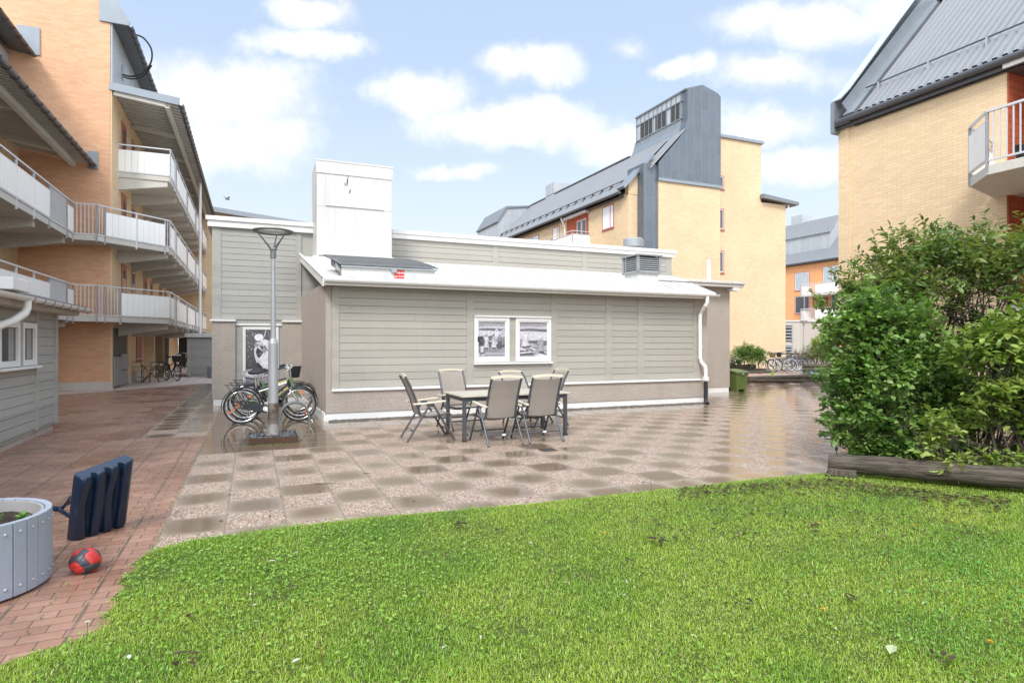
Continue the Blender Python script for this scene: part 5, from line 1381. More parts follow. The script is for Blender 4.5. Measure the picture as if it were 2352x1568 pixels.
def table():
    t = site('garden_table', 'long cream slatted garden table with dark metal frame and legs in front of the house', 'garden table', (UT0+UT1)/2, (VT0+VT1)/2)
    top = MB(); n = 26; q = (UT1-UT0-.0)/n
    for k in range(n): top.box(UT0+q*k+.003, VT0+.05, .722, UT0+q*(k+1)-.003, VT1-.05, .746)
    top.box(UT0, VT0, .722, UT1, VT0+.047, .746).box(UT0, VT1-.047, .722, UT1, VT1, .746)
    top.build('tabletop', M['table_wood'], t, bevel=.002)
    fr = MB(); i = .05
    fr.box(UT0+i,VT0+i,.65,UT1-i,VT0+i+.03,.72).box(UT0+i,VT1-i-.03,.65,UT1-i,VT1-i,.72).box(UT0+i,VT0+i+.03,.65,UT0+i+.03,VT1-i-.03,.72).box(UT1-i-.03,VT0+i+.03,.65,UT1-i,VT1-i-.03,.72)
    fr.box((UT0+UT1)/2-.02,VT0+i+.03,.66,(UT0+UT1)/2+.02,VT1-i-.03,.72)
    fr.build('apron', M['chair_metal'], t)
    for a in (UT0+.07, UT1-.07):
        for b in (VT0+.07, VT1-.07):
            l = MB().cbox(a, b, .362, .058, .058, .70).build('leg', M['chair_metal'], t, bevel=.006)
            MB().cbox(a, b, .006, .07, .07, .012).build('foot', M['black'], l)
table()
chair('chair at the left short end of the garden table, seen from its side', 2.72, 9.92, -3)
chair('front left garden chair with its back to the viewer', 3.63, 9.08, 92)
chair('front right garden chair with its back to the viewer', 4.38, 9.12, 89)
chair('back left garden chair facing the viewer with pale seat fabric', 3.62, 10.92, -84)
chair('back middle garden chair reclined low behind the table, mostly hidden', 4.93, 10.85, -92, .45)
chair('chair at the right short end of the garden table, back edge-on', 5.26, 10.66, 184)

# ------------------------------------------------------------------ street lamps
def clear_disc():
    m = N('clear_disc'); p = m.n('ShaderNodeBsdfPrincipled'); p.inputs['Base Color'].default_value = (.55,.60,.58,1); p.inputs['Roughness'].default_value = .12
    t = m.n('ShaderNodeBsdfTransparent'); x = m.n('ShaderNodeMixShader'); x.inputs[0].default_value = .62; m.l(p.outputs[0], x.inputs[1]); m.l(t.outputs[0], x.inputs[2]); m.l(x.outputs[0], m.out.inputs[0]); return m.m
def lamp(label, pos, base):
    t = thing('street_lamp', label, 'street lamp', pos)
    H = 3.44
    MB().tube([(0,0,.0),(0,0,.62),(0,0,1.55),(0,0,1.60)], [.082,.078,.076,.076], 20).tube([(0,0,1.60),(0,0,1.68)], [.076,.048], 20).tube([(0,0,1.68),(0,0,H-.42)], [.042,.031], 16).build('post', M['galv'], t, smooth=True)
    if base:
        MB().tube([(0,0,.18),(0,0,.62)], [.084,.081], 20).build('rust_band', M['rust_band'], t, smooth=True)
        MB().lathe([(.135,.10),(.128,.13),(.092,.26),(.088,.28)], 0, 0, 10).build('base_cone', M['rust_cone'], t, smooth=True)
    hd = MB(); hd.tube([(0,0,H-.44),(0,0,H-.31)], .045, 16)
    hd.tube([(0,0,H-.31),(0,0,H-.27)], [.045,.03], 16)
    for k in range(3):
        a = R(100+120*k); c, s = math.cos(a), math.sin(a)
        hd.tube([(c*.03,s*.03,H-.30),(c*.14,s*.14,H-.17),(c*.27,s*.27,H-.02)], [.021,.013,.010], 8)
    ho = hd.build('lamp_head', M['lamp_metal'], t, smooth=True)
    ring = MB(); ring.lathe([(.245,H-.008),(.255,H-.016),(.305,H-.018),(.322,H-.004),(.318,H+.010),(.28,H+.020),(.25,H+.014),(.245,H-.008)], 0, 0, 48, caps=False)
    ring.build('shade_ring', M['lamp_metal'], ho, smooth=True)
    MB().lathe([(.25,H+.004),(.12,H+.020),(.01,H+.024)], 0, 0, 40).build('diffuser', clear_disc(), ho, smooth=True)
    MB().lathe([(.06,H-.30),(.06,H-.27)],0,0,18).build('collar', M['louvre'], ho)
    return t
M['rust_band'] = mk('rusty_pole_foot', (.20,.17,.15), .65, .2, var=.5, vs=4, dirt=((.06,.03,.018), 5, .42, .9))
M['rust_cone'] = mk('stained_cone', (.27,.25,.235), .55, .3, var=.3, vs=8, dirt=((.075,.035,.02), 7, .46, .9))
pl = W(.37, 10.77) if 0 else None
LP = Vector((-3.93, 9.96, 0))
lamp('tall grey street lamp with a flat ring head beside the parked bicycles', LP, True)
lamp('thin distant street lamp before the plastered annex', Vector(((1846-1176)*50/1390, 50, 0)), False)
def lamp_box():
    b = thing('planting_box', 'square rusty steel box of dark stones around the street lamp foot', 'planter box', LP, TH)
    s = .365
    m = MB(); m.box(-s,-s,0,s,-s+.012,.105).box(-s,s-.012,0,s,s,.105).box(-s,-s+.012,0,-s+.012,s-.012,.105).box(s-.012,-s+.012,0,s,s-.012,.105)
    m.build('steel_edge', M['rust'], b)
    st = MB(); r = random.Random(5)
    for k in range(420):
        x, y = r.uniform(-s+.03,s-.03), r.uniform(-s+.03,s-.03)
        if x*x+y*y < .02: continue
        q = r.uniform(.016,.034); a = r.random()*6; rot = Matrix.Rotation(a,3,'Z') @ Matrix.Rotation(r.uniform(-.7,.7),3,'X')
        P = [rot @ Vector(p) for p in ((q*1.3,0,0),(.2*q,q*.8,0),(-q,.3*q,0),(-.3*q,-q*.8,0),(.1*q,.1*q,q*.55),(0,0,-q*.5))]
        z = .075+r.random()*.03
        st.add([(p.x+x,p.y+y,p.z+z) for p in P], [(0,1,4),(1,2,4),(2,3,4),(3,0,4),(1,0,5),(2,1,5),(3,2,5),(0,3,5)])
    st.box(-s+.012,-s+.012,.0,s-.012,s-.012,.072)
    so = st.build('stones', mk('slate_chips', (.095,.10,.105), .35, var=.5, vs=20), b); so['kind'] = 'stuff'
lamp_box()

# ------------------------------------------------------------------ bicycles
def bicycle(label, pos, rot, frame, acc=None, step=False, fender=True, rack=True, basket=None, chain_guard=False, tipped=0, group='bicycles', sc=1.0, lean=0.0, text=None, front_shock=False, detail=True, fender_mat=None):
    t = thing('bicycle', label, 'bicycle', pos, rot, group); t.scale = (sc,)*3; t.rotation_euler = (R(lean), 0, rot)
    r = .345; X = 1.07; fm = M[frame]; blk = M['black']; ns = 18 if detail else 12
    def circ(cx, rad, z=r, n=40, a0=0, a1=2*PI): return [(cx+rad*math.cos(a0+(a1-a0)*k/n), 0, z+rad*math.sin(a0+(a1-a0)*k/n)) for k in range(n+ (0 if a1-a0 > 6.2 else 1))]
    for cx, nm in ((0,'rear_wheel'),(X,'front_wheel')):
        w = MB().tube(circ(cx, r-.045), .010, 6, closed=True).build('wheel', M['chrome'], t, smooth=True)
        MB().tube(circ(cx, r-.018), .019, 8, closed=True).build('tyre', M['rubber'], w, smooth=True)
        sp = MB()
        for k in range(ns):
            a = 2*PI*k/ns; o = .35 if k % 2 else -.35
            sp.tube([(cx+.022*math.cos(a+o*2), .028*(1 if k%4<2 else -1), r+.022*math.sin(a+o*2)), (cx+(r-.05)*math.cos(a), 0, r+(r-.05)*math.sin(a))], .0016 if detail else .003, 4)
        sp.build('spokes', M['chrome'], w)
        MB().tube([(cx,-.05,r),(cx,.05,r)], .022, 10).tube([(cx,-.08,r),(cx,.08,r)], .008, 8).build('hub', M['chrome'], w, smooth=True)
        if detail:
            for a in ((.9, 3.6) if cx == 0 else (1.4, 5.3)): MB().cbox(cx+(r-.10)*math.cos(a), 0, r+(r-.10)*math.sin(a), .07, .014, .035).build('reflector', M['orange_reflector'], w)
    bb = (.43,0,.285); st = (.27,0,.66 if not step else .70); ht = (.855,0,.80); hb = (.895,0,.66)
    f = MB()
    if step: f.tube([(hb[0]-.005,0,hb[2]+.03),(.70,0,.46),(.52,0,.33),bb], .021, 10)
    else: f.tube([ht, (st[0]+.01,0,st[2]-.03)], .018, 10)
    f.tube([(hb[0]-.01,0,hb[2]+.02), bb], .024, 10).tube([bb, (st[0]-.012,0,st[2]+.05)], .018, 10).tube([(ht[0]-.008,0,ht[2]+.03), hb], .022, 10)
    for s in (-1,1): f.tube([(bb[0],s*.03,bb[2]),(0,s*.06,r)], .011, 8).tube([(st[0],s*.02,st[2]-.04),(0,s*.06,r)], .009, 8)
    f.tube([(bb[0],-.04,bb[2]),(bb[0],.04,bb[2])], .028, 10)
    fo = f.build('frame', fm, t, smooth=True)
    if chain_guard: MB().tube([(ht[0]-.02,0,ht[2]-.003), (st[0]+.04,0,st[2]-.03)], .021, 10).build('top_tube', M['chrome'], fo, smooth=True)
    fk = MB()
    for s in (-1,1): fk.tube([(hb[0]+.005,s*.055,hb[2]-.03),(X-.05,s*.055,r+.10),(X,s*.055,r)], [.017,.015,.011] if front_shock else [.013,.012,.009], 8)
    fk.tube([(hb[0],-.06,hb[2]-.02),(hb[0],.06,hb[2]-.02)], .017, 8)
    fk.build('fork', M['chrome'] if front_shock else fm, t, smooth=True)
    sd = MB(); sx, sz = st[0]-.035, .99
    sd.tube([(st[0]-.012,0,st[2]+.05),(sx,0,sz-.04)], .013, 8)
    sp_ = sd.build('seat_post', M['chrome'], t, smooth=True)
    sa = MB(); prof = [(-.13,.075,.02),(-.11,.095,.035),(-.03,.088,.035),(.04,.055,.03),(.11,.028,.022),(.15,.018,.008)]
    V = []; F = []
    for (x,w,h) in prof:
        for k in range(10):
            a = 2*PI*k/10; V.append((sx+x, w*math.cos(a), sz+.012+h*math.sin(a)+ .02*(abs(x)/.13)**2*(1 if x<0 else .4)))
    for j in range(5):
        for k in range(10): F.append((j*10+k, j*10+(k+1)%10, (j+1)*10+(k+1)%10, (j+1)*10+k))
    F += [tuple(range(10))[::-1], tuple(range(50,60))]
    sa.add(V, F); sa.build('saddle', blk, t, smooth=True)
    hb_ = MB(); hx, hz = ht[0]-.03, 1.08
    hb_.tube([(ht[0]-.008,0,ht[2]+.03),(hx,0,hz-.06),(hx+.05,0,hz-.01)], .014, 8)
    pts = [(hx-.13,-.29,hz+.0),(hx-.02,-.25,hz+.03),(hx+.05,-.12,hz+.0),(hx+.05,0,hz-.01),(hx+.05,.12,hz+.0),(hx-.02,.25,hz+.03),(hx-.13,.29,hz)]
    hb_.tube(pts, .011, 8); ho = hb_.build('handlebar', M['chrome'], t, smooth=True)
    for s in (0, -1):
        p, q = Vector(pts[s]), Vector(pts[1 if s == 0 else -2])
        MB().tube([p+(p-q).normalized()*.02, p+(q-p)*.8], .017, 8).build('grip', blk, ho, smooth=True)
    if detail:
        bl = MB()
        for s in (-1,1): bl.tube([(hx+.0,s*.235,hz+.02),(hx+.05,s*.26,hz-.0),(hx-.03,s*.33,hz-.03)], .006, 6)
        bl.build('brake_lever', M['chrome'], ho)
    cr = MB(); cr.tube([(bb[0],-.055,bb[2]),(bb[0]+.02,-.06,bb[2])], .02, 8)
    cr.beam((bb[0],-.065,bb[2]),(bb[0]+.10,-.07,bb[2]-.13),.014,.025).beam((bb[0],.065,bb[2]),(bb[0]-.10,.07,bb[2]+.13),.014,.025)
    co = cr.build('crank', M['chrome'], t)
    MB().cbox(bb[0]+.11,-.12,bb[2]-.14,.09,.08,.022).build('pedal', blk, co); MB().cbox(bb[0]-.11,.12,bb[2]+.14,.09,.08,.022).build('pedal', blk, co)
    if chain_guard:
        c = MB(); P = [(bb[0]+.085*math.cos(a), bb[2]+.085*math.sin(a)) for a in [-PI/2+PI*k/10 for k in range(11)]] + [(0,r+.05),(-.05,r),(0,r-.05)]
        c.prism_y(P, -.060, -.045); c.build('chain_guard', blk, t)
        MB().tube([(bb[0],-.061,bb[2]),(bb[0],-.068,bb[2])], .05, 16).build('cover', M['chrome'], co)
    else:
        MB().tube([(bb[0],-.046,bb[2]),(bb[0],-.052,bb[2])], .085, 20).build('chainring', M['chrome'], co)
        MB().tube([(bb[0],-.05,bb[2]+.08),(0,-.05,r+.035)], .005, 4).tube([(bb[0],-.05,bb[2]-.08),(0,-.05,r-.035)], .005, 4).build('chain', blk, co)
    if fender:
        for cx, a0, a1 in ((0, .35, 3.3), (X, .25, 2.75)):
            g = MB(); n = 22; V = []; F = []
            for k in range(n+1):
                a = a0+(a1-a0)*k/n
                for y, q in ((-.027,.0),(-.018,.014),(.018,.014),(.027,.0)): V.append((cx+(r+.022+q)*math.cos(a), y, r+(r+.022+q)*math.sin(a)))
            for k in range(n):
                for j in range(3): F.append((k*4+j, k*4+j+1, k*4+j+5, k*4+j+4))
            g.add(V, F); g.build('mudguard', fender_mat or blk, t, smooth=True, recalc=False)
    if rack:
        k = MB(); z = 2*r+.085
        for y in (-.065,0,.065): k.tube([(-.32,y,z),(.17,y,z)], .006, 6)
        for x in (-.32,-.15,.02,.17): k.tube([(x,-.065,z),(x,.065,z)], .006, 6)
        for s in (-1,1): k.tube([(-.12,s*.065,z),(0,s*.075,r)], .006, 6).tube([(-.28,s*.065,z),(0,s*.075,r)], .005, 6)
        k.tube([(.17,0,z),(st[0]-.02,0,st[2])], .007, 6); k.build('rack', blk, t)
    if basket:
        k = MB(); bx, bz = ht[0]+.09, .80
        V = []; n = 20
        for (w, d, z) in ((.13,.10,bz),(.175,.14,bz+.26)):
            V += [(bx+.06+d*max(-1,min(1,1.25*math.cos(a))), w*max(-1,min(1,1.25*math.sin(a))), z) for a in [2*PI*q/n for q in range(n)]]
        k.add(V, [(i,(i+1)%n,n+(i+1)%n,n+i) for i in range(n)] + [tuple(range(n))[::-1]])
        k.tube([V[n+i] for i in range(n)], .009, 6, closed=True)
        k.build('basket', M[basket], t, recalc=False)
    if text:
        P_, Q_ = Vector(hb)+Vector((-.01,0,.02)), Vector(bb)
        MB().tube([P_.lerp(Q_,.06), P_.lerp(Q_,.66)], .0252, 12).build('down_tube', M['paint_yellow'], fo, smooth=True)
        P_, Q_ = Vector(ht), Vector((st[0]+.01,0,st[2]-.03)); MB().tube([P_.lerp(Q_,.04), P_.lerp(Q_,.5)], .0195, 12).build('top_tube', M['paint_yellow'], fo, smooth=True)
        p, q = Vector(hb)+Vector((-.01,0,.02)), Vector(bb); d = (q-p).normalized()
        T = lambda a, e, z: (p.x - d.x*a - d.z*z*-1, -.0255, p.z - d.z*a + d.x*z*-1)
        mid = p+(q-p)*.42
        T2 = lambda a, e, z: (mid.x + (-d.x)*a + d.z*z, -.0252, mid.z + (-d.z)*a - d.x*z)
        text_mesh('lettering', [text], .052, lambda a, e, z: T2(a, e, z-.018), blk, fo)
    MB().tube([(.13,.07,r-.05),(.05,.16,.02)], .008, 6).build('kickstand', M['chrome'], t)
    return t
gb = 'bicycles parked beside the street lamp'
bicycle('nearest black and silver bicycle with chain guard, behind the lamp', W(-.17, 13.14), TH, 'paint_black', chain_guard=True, front_shock=True, group=gb, lean=-3)
bicycle('second bicycle from the front with yellow tubes and dark lettering', W(-.12, 13.80), TH-.02, 'paint_black', group=gb, lean=-4, text='YOSEMITE', front_shock=True)
bicycle('third bicycle in the lamp row with green frame, half hidden', W(-.03, 14.35), TH+.03, 'paint_green', step=True, group=gb, lean=-3)
bicycle('rearmost black bicycle in the lamp row with black front basket', W(-.08, 14.95), TH, 'paint_black', basket='black', group=gb, lean=-2)
def hoop():
    c = W(.80, 12.98); t = thing('bicycle_stand', 'low grey tubular hoop stand beneath the front bicycle wheel', 'bicycle stand', c, TH)
    m = MB(); y0, y1 = -.045, .045
    for y in (y0, y1):
        P = [(-.29,y,0),(-.29,y,.06)] + [(-.27*math.cos(PI*k/12), y, .14+.27*math.sin(PI*k/12)) for k in range(13)] + [(.29,y,.06),(.29,y,0)]
        m.tube(P, .026, 10)
    m.build('hoop', M['lamp_metal'], t, smooth=True)
    for s in (-1,1): MB().tube([(s*.29,-.12,.022),(s*.29,.12,.022)], .03, 10).build('foot', M['lamp_metal'], t, smooth=True)
hoop()
gr = 'bicycles parked behind the sandpit'
for k, (x, y, rot, fr, kw, lab) in enumerate([
    (1786, 852, 3.5, 'paint_black', dict(), 'dark bicycle with high saddle beside the round bush'),
    (1803, 851.5, 3.6, 'paint_silver', dict(basket='basket'), 'silver bicycle with wicker front basket beyond the sandpit'),
    (1816, 851.5, 2.95, 'paint_white', dict(step=True, fender_mat=M['paint_white']), 'white step-through bicycle with white mudguards beyond the sandpit'),
    (1831, 851, 2.9, 'paint_black', dict(basket='black'), 'black bicycle just right of the white step-through one'),
    (1841, 850.5, 2.85, 'paint_blue', dict(), 'dark blue bicycle among those beyond the sandpit'),
    (1857, 849, 2.7, 'paint_blue', dict(rack=False), 'rightmost bluish bicycle behind the sandpit log end')]):
    p = G(x, y); bicycle(lab, p, rot, fr, group=gr, detail=False, lean=2, sc=.98, **kw)

# ------------------------------------------------------------------ round planter, hoop stand, ball
def staved_planter(label, pos, rad, hgt, name='planter', n=34, plants=True):
    t = thing(name, label, 'planter', pos)
    st = MB(); sc = MB()
    for k in range(n):
        a = 2*PI*k/n; w = 2*PI*rad/n*.93; T = Matrix.Rotation(a, 3, 'Z')
        P = [T @ Vector(p) for p in ((rad-.038,-w/2*.96,0),(rad,-w/2,0),(rad,w/2,0),(rad-.038,w/2*.96,0))]
        st.add([(p.x,p.y,.015) for p in P]+[(p.x,p.y,hgt) for p in P], [(0,3,2,1),(4,5,6,7),(0,1,5,4),(1,2,6,5),(2,3,7,6),(3,0,4,7)])
        for z in (.075, hgt-.065):
            c = T @ Vector((rad+.001,0,0)); sc.lathe([(.0001,-.004),(.009,-.003),(.011,.002),(.006,.008),(.0001,.009)], 0, 0, 8, caps=False)
            m = len(sc.v)-40
            for i in range(m, len(sc.v)):
                x, y, zz = sc.v[i]; q = T @ Vector((rad+zz, x, y)); sc.v[i] = (q.x, q.y, q.z+z)
    so = st.build('staves', M['planter'], t, bevel=.004); sc.build('screw', M['galv'], so)
    MB().lathe([(rad-.045,.02),(rad-.045,hgt-.012),(rad-.06,hgt-.012),(rad-.06,.02)],0,0,48,caps=False).build('liner', M['gate'], t)
    soil = MB(); r = random.Random(9); V = [(0,0,hgt-.09)]; F = []; rings = 9; m = 40
    for i in range(1, rings+1):
        for k in range(m): V.append(((rad-.06)*i/rings*math.cos(2*PI*k/m), (rad-.06)*i/rings*math.sin(2*PI*k/m), hgt-.10+r.uniform(-.012,.02)))
    for k in range(m): F.append((0, 1+k, 1+(k+1)%m))
    for i in range(rings-1):
        for k in range(m): a = 1+i*m; F.append((a+k, a+m+k, a+m+(k+1)%m, a+(k+1)%m))
    soil.add(V, F).build('soil', M['soil'], t, smooth=True)
    return t
PC = Vector((-3.585, 3.915, 0))
staved_planter('round grey wooden stave planter with dark soil at the lower left', PC, .487, .48)
def herb(label, pos, n, h, col=(.12,.26,.05), lw=.018, ll=.06, seed=1, name='seedling', cat='plant'):
    t = thing(name, label, cat, pos); r = random.Random(seed)
    s = MB(); f = MB()
    for k in range(n):
        a = r.random()*6.28; hh = h*r.uniform(.5,1); dx, dy = math.cos(a)*.25*hh, math.sin(a)*.25*hh
        s.tube([(0,0,-.02),(dx*.5,dy*.5,hh*.6),(dx,dy,hh)], .0022, 4)
        for q in range(6):
            b = r.random()*6.28; tt = r.uniform(.35,1); p = Vector((dx*tt,dy*tt,hh*tt)); L = ll*r.uniform(.6,1.1)
            d = Vector((math.cos(b),math.sin(b),r.uniform(-.1,.7))).normalized(); x = Vector((-math.sin(b),math.cos(b),r.uniform(-.3,.3)))*lw*L/ll
            c = [q_*r.uniform(.7,1.35) for q_ in col]
            f.add([tuple(p),tuple(p+d*L*.35+x),tuple(p+d*L*.75+x*.6),tuple(p+d*L),tuple(p+d*L*.75-x*.6),tuple(p+d*L*.35-x)], [(0,1,2,3),(0,3,4,5)], tuple(c))
    s.build('stem', M['stem'], t); f.build('leaves', M['leaf'], t, col=True, recalc=False)
    return t
M['stem'] = mk('green_stem', (.10,.17,.05), .6)
zs = .385
for k, (dx, dy, n, hh, lab) in enumerate([(.20,.02,9,.13,'largest light green leafy herb by the right rim of the round planter'),(.08,.16,2,.16,'thin upright seedling in the middle of the round planter'),(-.06,-.10,6,.09,'low green herb nearest the viewer in the round planter'),(-.10,.20,4,.10,'small herb at the far left in the round planter'),(.30,.14,5,.09,'low leafy herb tucked against the far right planter rim')]):
    herb(lab, PC+Vector((dx,dy,zs)), n, hh, seed=k+2)
bl = thing('grass_tuft', 'long single grass blade standing in the round planter', 'grass', PC+Vector((.0,.12,zs)))
MB().add([(-.01,0,0),(.01,0,0),(-.05,.0,.08),(-.03,.0,.085),(-.005,.01,.20)], [(0,1,3,2),(2,3,4)], (.16,.30,.08)).build('blade', M['leaf'], bl, col=True, recalc=False)

def hoop_stand():
    c = Vector((-3.53, 5.13, 0)); t = thing('basketball_stand', 'dark blue plastic basketball stand lying on its side on the red paving', 'basketball stand', c)
    rot = Euler((R(15), R(-4), R(68)), 'XYZ').to_matrix()
    tr = lambda x, y, z: tuple(rot @ Vector((x, y, z+.005)))
    Wd, Hh, Th = .445, .575, .10
    # ribbed shell
    prof = []
    ribs = 4; rw = Wd/ribs
    for k in range(ribs):
        x0 = -Wd/2+k*rw
        prof += [(x0+.010,-.042),(x0+.016,-.078),(x0+.028,-.092),(x0+rw-.040,-.092),(x0+rw-.028,-.078),(x0+rw-.020,-.042)]
    prof[0] = (-Wd/2,-.02); prof[1] = (-Wd/2+.006,-Th*.5-.02); prof[-1] = (Wd/2,-.02); prof[-2] = (Wd/2-.008,-Th*.5-.02)
    outline = prof + [(Wd/2,Th*.5-.03),(Wd/2-.03,Th*.5),(-Wd/2+.03,Th*.5),(-Wd/2,Th*.5-.03)]
    m = MB(T=tr); n = len(outline); V = []
    lev = [(0,.80),(.012,.92),(.04,1.0),(.25,1.0),(.27,1.0),(.33,1.0),(Hh-.06,1.0),(Hh-.03,.965),(Hh-.008,.90),(Hh,.8)]
    for z, s in lev:
        for i, (x, y) in enumerate(outline):
            zz = z + (.0 if z < .3 else .055*(x/Wd+.5)) ; yy = y*s
            if .24 < z < .34 and -.2 < x < .2 and y < -.05: yy = y*.62 if i % 12 < 6 else y
            V.append((x*(.94+.06*s), yy, zz))
    F = [(j*n+i, j*n+(i+1)%n, (j+1)*n+(i+1)%n, (j+1)*n+i) for j in range(len(lev)-1) for i in range(n)] + [tuple(range(n))[::-1], tuple((len(lev)-1)*n+i for i in range(n))]
    m.add(V, F); m.build('base', M['navy'], t, smooth=True, bevel=.008, ang=55)
    a1, a2 = Vector(tr(-.10,.07,.20)), Vector(tr(.12,.07,.42))
    j = Vector((-.30,-.02,.20)); far = Vector((-1.42, .30, .22))
    MB().tube([Vector(tr(-.14,.06,.14)), j], .017, 10).build('pole', M['navy'], t, smooth=True)
    MB().tube([j, far], .022, 12).build('pole', M['navy'], t, smooth=True)
    s1 = MB().tube([a2, j], .012, 8).tube([Vector(tr(-.2,.06,.36)), j+Vector((.02,.02,0))], .012, 8); s1.build('brace', M['navy'], t, smooth=True)
    # rim at the far end of the pole
    rim = [far+Vector((.17*math.cos(a)-.0, .06+.05*math.sin(a)+.12, .14+.16*math.sin(a))) for a in [2*PI*k/28 for k in range(28)]]
    MB().tube(rim, .018, 8, closed=True).build('rim', M['blue'], t, smooth=True)
    MB().beam(far, far+Vector((0,.18,-.02)), .05, .04).build('rim_bracket', M['navy'], t)
hoop_stand()
def ball():
    c = Vector(((196-1176)*4.24/1390, 4.24, 0)); t = thing('ball', 'worn red and black patched ball, slightly flat, on the red paving', 'ball', c)
    b = bmesh.new(); bmesh.ops.create_icosphere(b, subdivisions=5, radius=.094)
    # centres of the pentagon and hexagon patches of a classic ball
    ph = (1+5**.5)/2; P = []
    for s in (-1,1):
        for q in (-1,1): P += [(0,s,q*ph),(s,q*ph,0),(q*ph,0,s)]
    Hx = []
    for s in (-1,1):
        for q in (-1,1):
            Hx += [(0,s/ph,q*ph),(s/ph,q*ph,0),(q*ph,0,s/ph)]
            for w in (-1,1): Hx.append((s,q,w))
    rot = Euler((.5,.9,.3)).to_matrix(); cen = [(rot@Vector(p)).normalized() for p in P+Hx]
    rr = random.Random(8); kind = [k < 12 or rr.random() < .12 for k in range(len(cen))]
    mats = [mk('ball_red', (.44,.028,.022), .4, var=.35, vs=30), mk('ball_black', (.035,.037,.045), .45, var=.5, vs=40, dirt=((.35,.33,.32), 40, .62, .6))]
    me = bpy.data.meshes.new('cover')
    for f in b.faces:
        d = f.calc_center_median().normalized(); s = sorted(range(len(cen)), key=lambda i: -(cen[i]*(.985 if i < 12 else 1.0)).dot(d))
        f.material_index = 1 if kind[s[0]] else 0
    for v in b.verts:
        d = v.co.normalized(); q = sorted((c_.dot(d) for c_ in cen), reverse=True); seam = max(0, 1-(q[0]-q[1])/.035)
        k = 1-.045*seam; v.co *= k
        v.co.z = max(v.co.z, -.078); v.co.z *= .97
        v.co.x *= 1.05
        if v.co.x > .06: v.co.z -= .015*(v.co.x-.06)/.04
    for v in b.verts: v.co.z += .078*.97
    b.to_mesh(me); b.free(); o = bpy.data.objects.new('cover', me); COL.objects.link(o); o.parent = t
    for m in mats: me.materials.append(m)
    me.polygons.foreach_set('use_smooth', [True]*len(me.polygons))
ball()

# ------------------------------------------------------------------ under the galleries
def bistro():
    p = Vector((-14.9, 25.0, 0)); t = thing('cafe_table', 'small folding metal cafe table against the tan wall under the galleries', 'table', p, TH+.2)
    MB().lathe([(.42,.70),(.42,.725)],0,0,24).build('tabletop', M['beam'], t)
    MB().tube([(-.32,-.2,0),(.32,.2,.70)],.014,6).tube([(.32,-.2,0),(-.32,.2,.70)],.014,6).tube([(-.32,.2,0),(.2,-.2,.7)],.014,6).build('legs', M['gutter_dark'], t)
    for dx, dy, r_, lab in ((-.45,-.25,.4,'metal cafe chair left of the small folding table'),(.22,-.45,1.3,'metal cafe chair right of the small folding table')):
        c = thing('cafe_chair', lab, 'chair', p+Vector((dx,dy,0)), r_, 'cafe chairs under the galleries')
        m = MB()
        for s in (-.2,.2): m.tube([(s,-.2,0),(s,-.22,.45),(s,-.26,.85)],.013,6).tube([(s,.24,0),(s,.2,.45),(s,.0,.66),(s,-.24,.72)],.013,6)
        m.tube([(-.2,-.26,.85),(.2,-.26,.85)],.013,6).tube([(-.2,-.24,.65),(.2,-.24,.65)],.01,6).tube([(-.2,.22,.2),(.2,.22,.2)],.01,6)
        m.build('frame', M['gutter_dark'], c, smooth=True)
        MB().box(-.2,-.22,.44,.2,.22,.46).build('seat', M['beam'], c)
bistro()
gp = 'bicycles under the galleries'
bicycle('dark bicycle with a black front basket behind the cafe table', Vector((-14.95, 26.2, 0)), TH+R(-62), 'paint_black', basket='black', group=gp, detail=False)
bicycle('bicycle with pale fork parked by the dark passage doorway', Vector((-18.0, 32.6, 0)), TH+R(-58), 'paint_black', front_shock=True, group=gp, detail=False)
q = W(-1.35, 31.3)
staved_planter('round dark grey planter in front of the small storage shed', q, .52, .52, n=24)
herb('green sprig rising from the round planter near the storage shed', q+Vector((.25,0,.42)), 8, .35, seed=14, ll=.12, lw=.03)

# ------------------------------------------------------------------ far right yard
def bin_():
    u, v = at_u(1690, 15.9), 15.9
    p = G(1693, 899); t = thing('grit_bin', 'green plastic wheeled bin with sloping lid beside the house corner', 'bin', p, TH)
    m = MB(); s0, s1 = .20, .245
    m.add([(-s0,-s0,.08),(s0,-s0,.08),(s0,s0,.08),(-s0,s0,.08),(-s1,-s1,.62),(s1,-s1,.62),(s1,s1,.70),(-s1,s1,.70)], [(0,3,2,1),(4,5,6,7),(0,1,5,4),(1,2,6,5),(2,3,7,6),(3,0,4,7)])
    m.box(-s1-.015,-s1-.02,.58,s1+.015,-s1+.02,.625); m.build('body', M['green_bin'], t, bevel=.015)
    MB().add([(-s1-.03,-s1-.04,.62),(s1+.03,-s1-.04,.62),(s1+.03,s1+.03,.70),(-s1-.03,s1+.03,.70),(-s1-.02,-s1-.03,.66),(s1+.02,-s1-.03,.66),(s1+.02,s1+.02,.75),(-s1-.02,s1+.02,.75)], [(0,3,2,1),(4,5,6,7),(0,1,5,4),(1,2,6,5),(2,3,7,6),(3,0,4,7)]).build('lid', M['green_bin'], t, bevel=.01)
    MB().cbox(-.02,-s1-.035,.60,.08,.03,.06).build('latch', M['louvre'], t)
    for s in (-1,1): MB().tube([(s*.2,.16,.08),(s*.25,.16,.08)],.08,14).build('wheel', M['black'], t, smooth=True)
    MB().box(-s0,-s0,0,-s0+.08,s0-.1,.085).build('foot', M['green_bin'], t); MB().box(s0-.08,-s0,0,s0,s0-.1,.085).build('foot', M['green_bin'], t)
bin_()
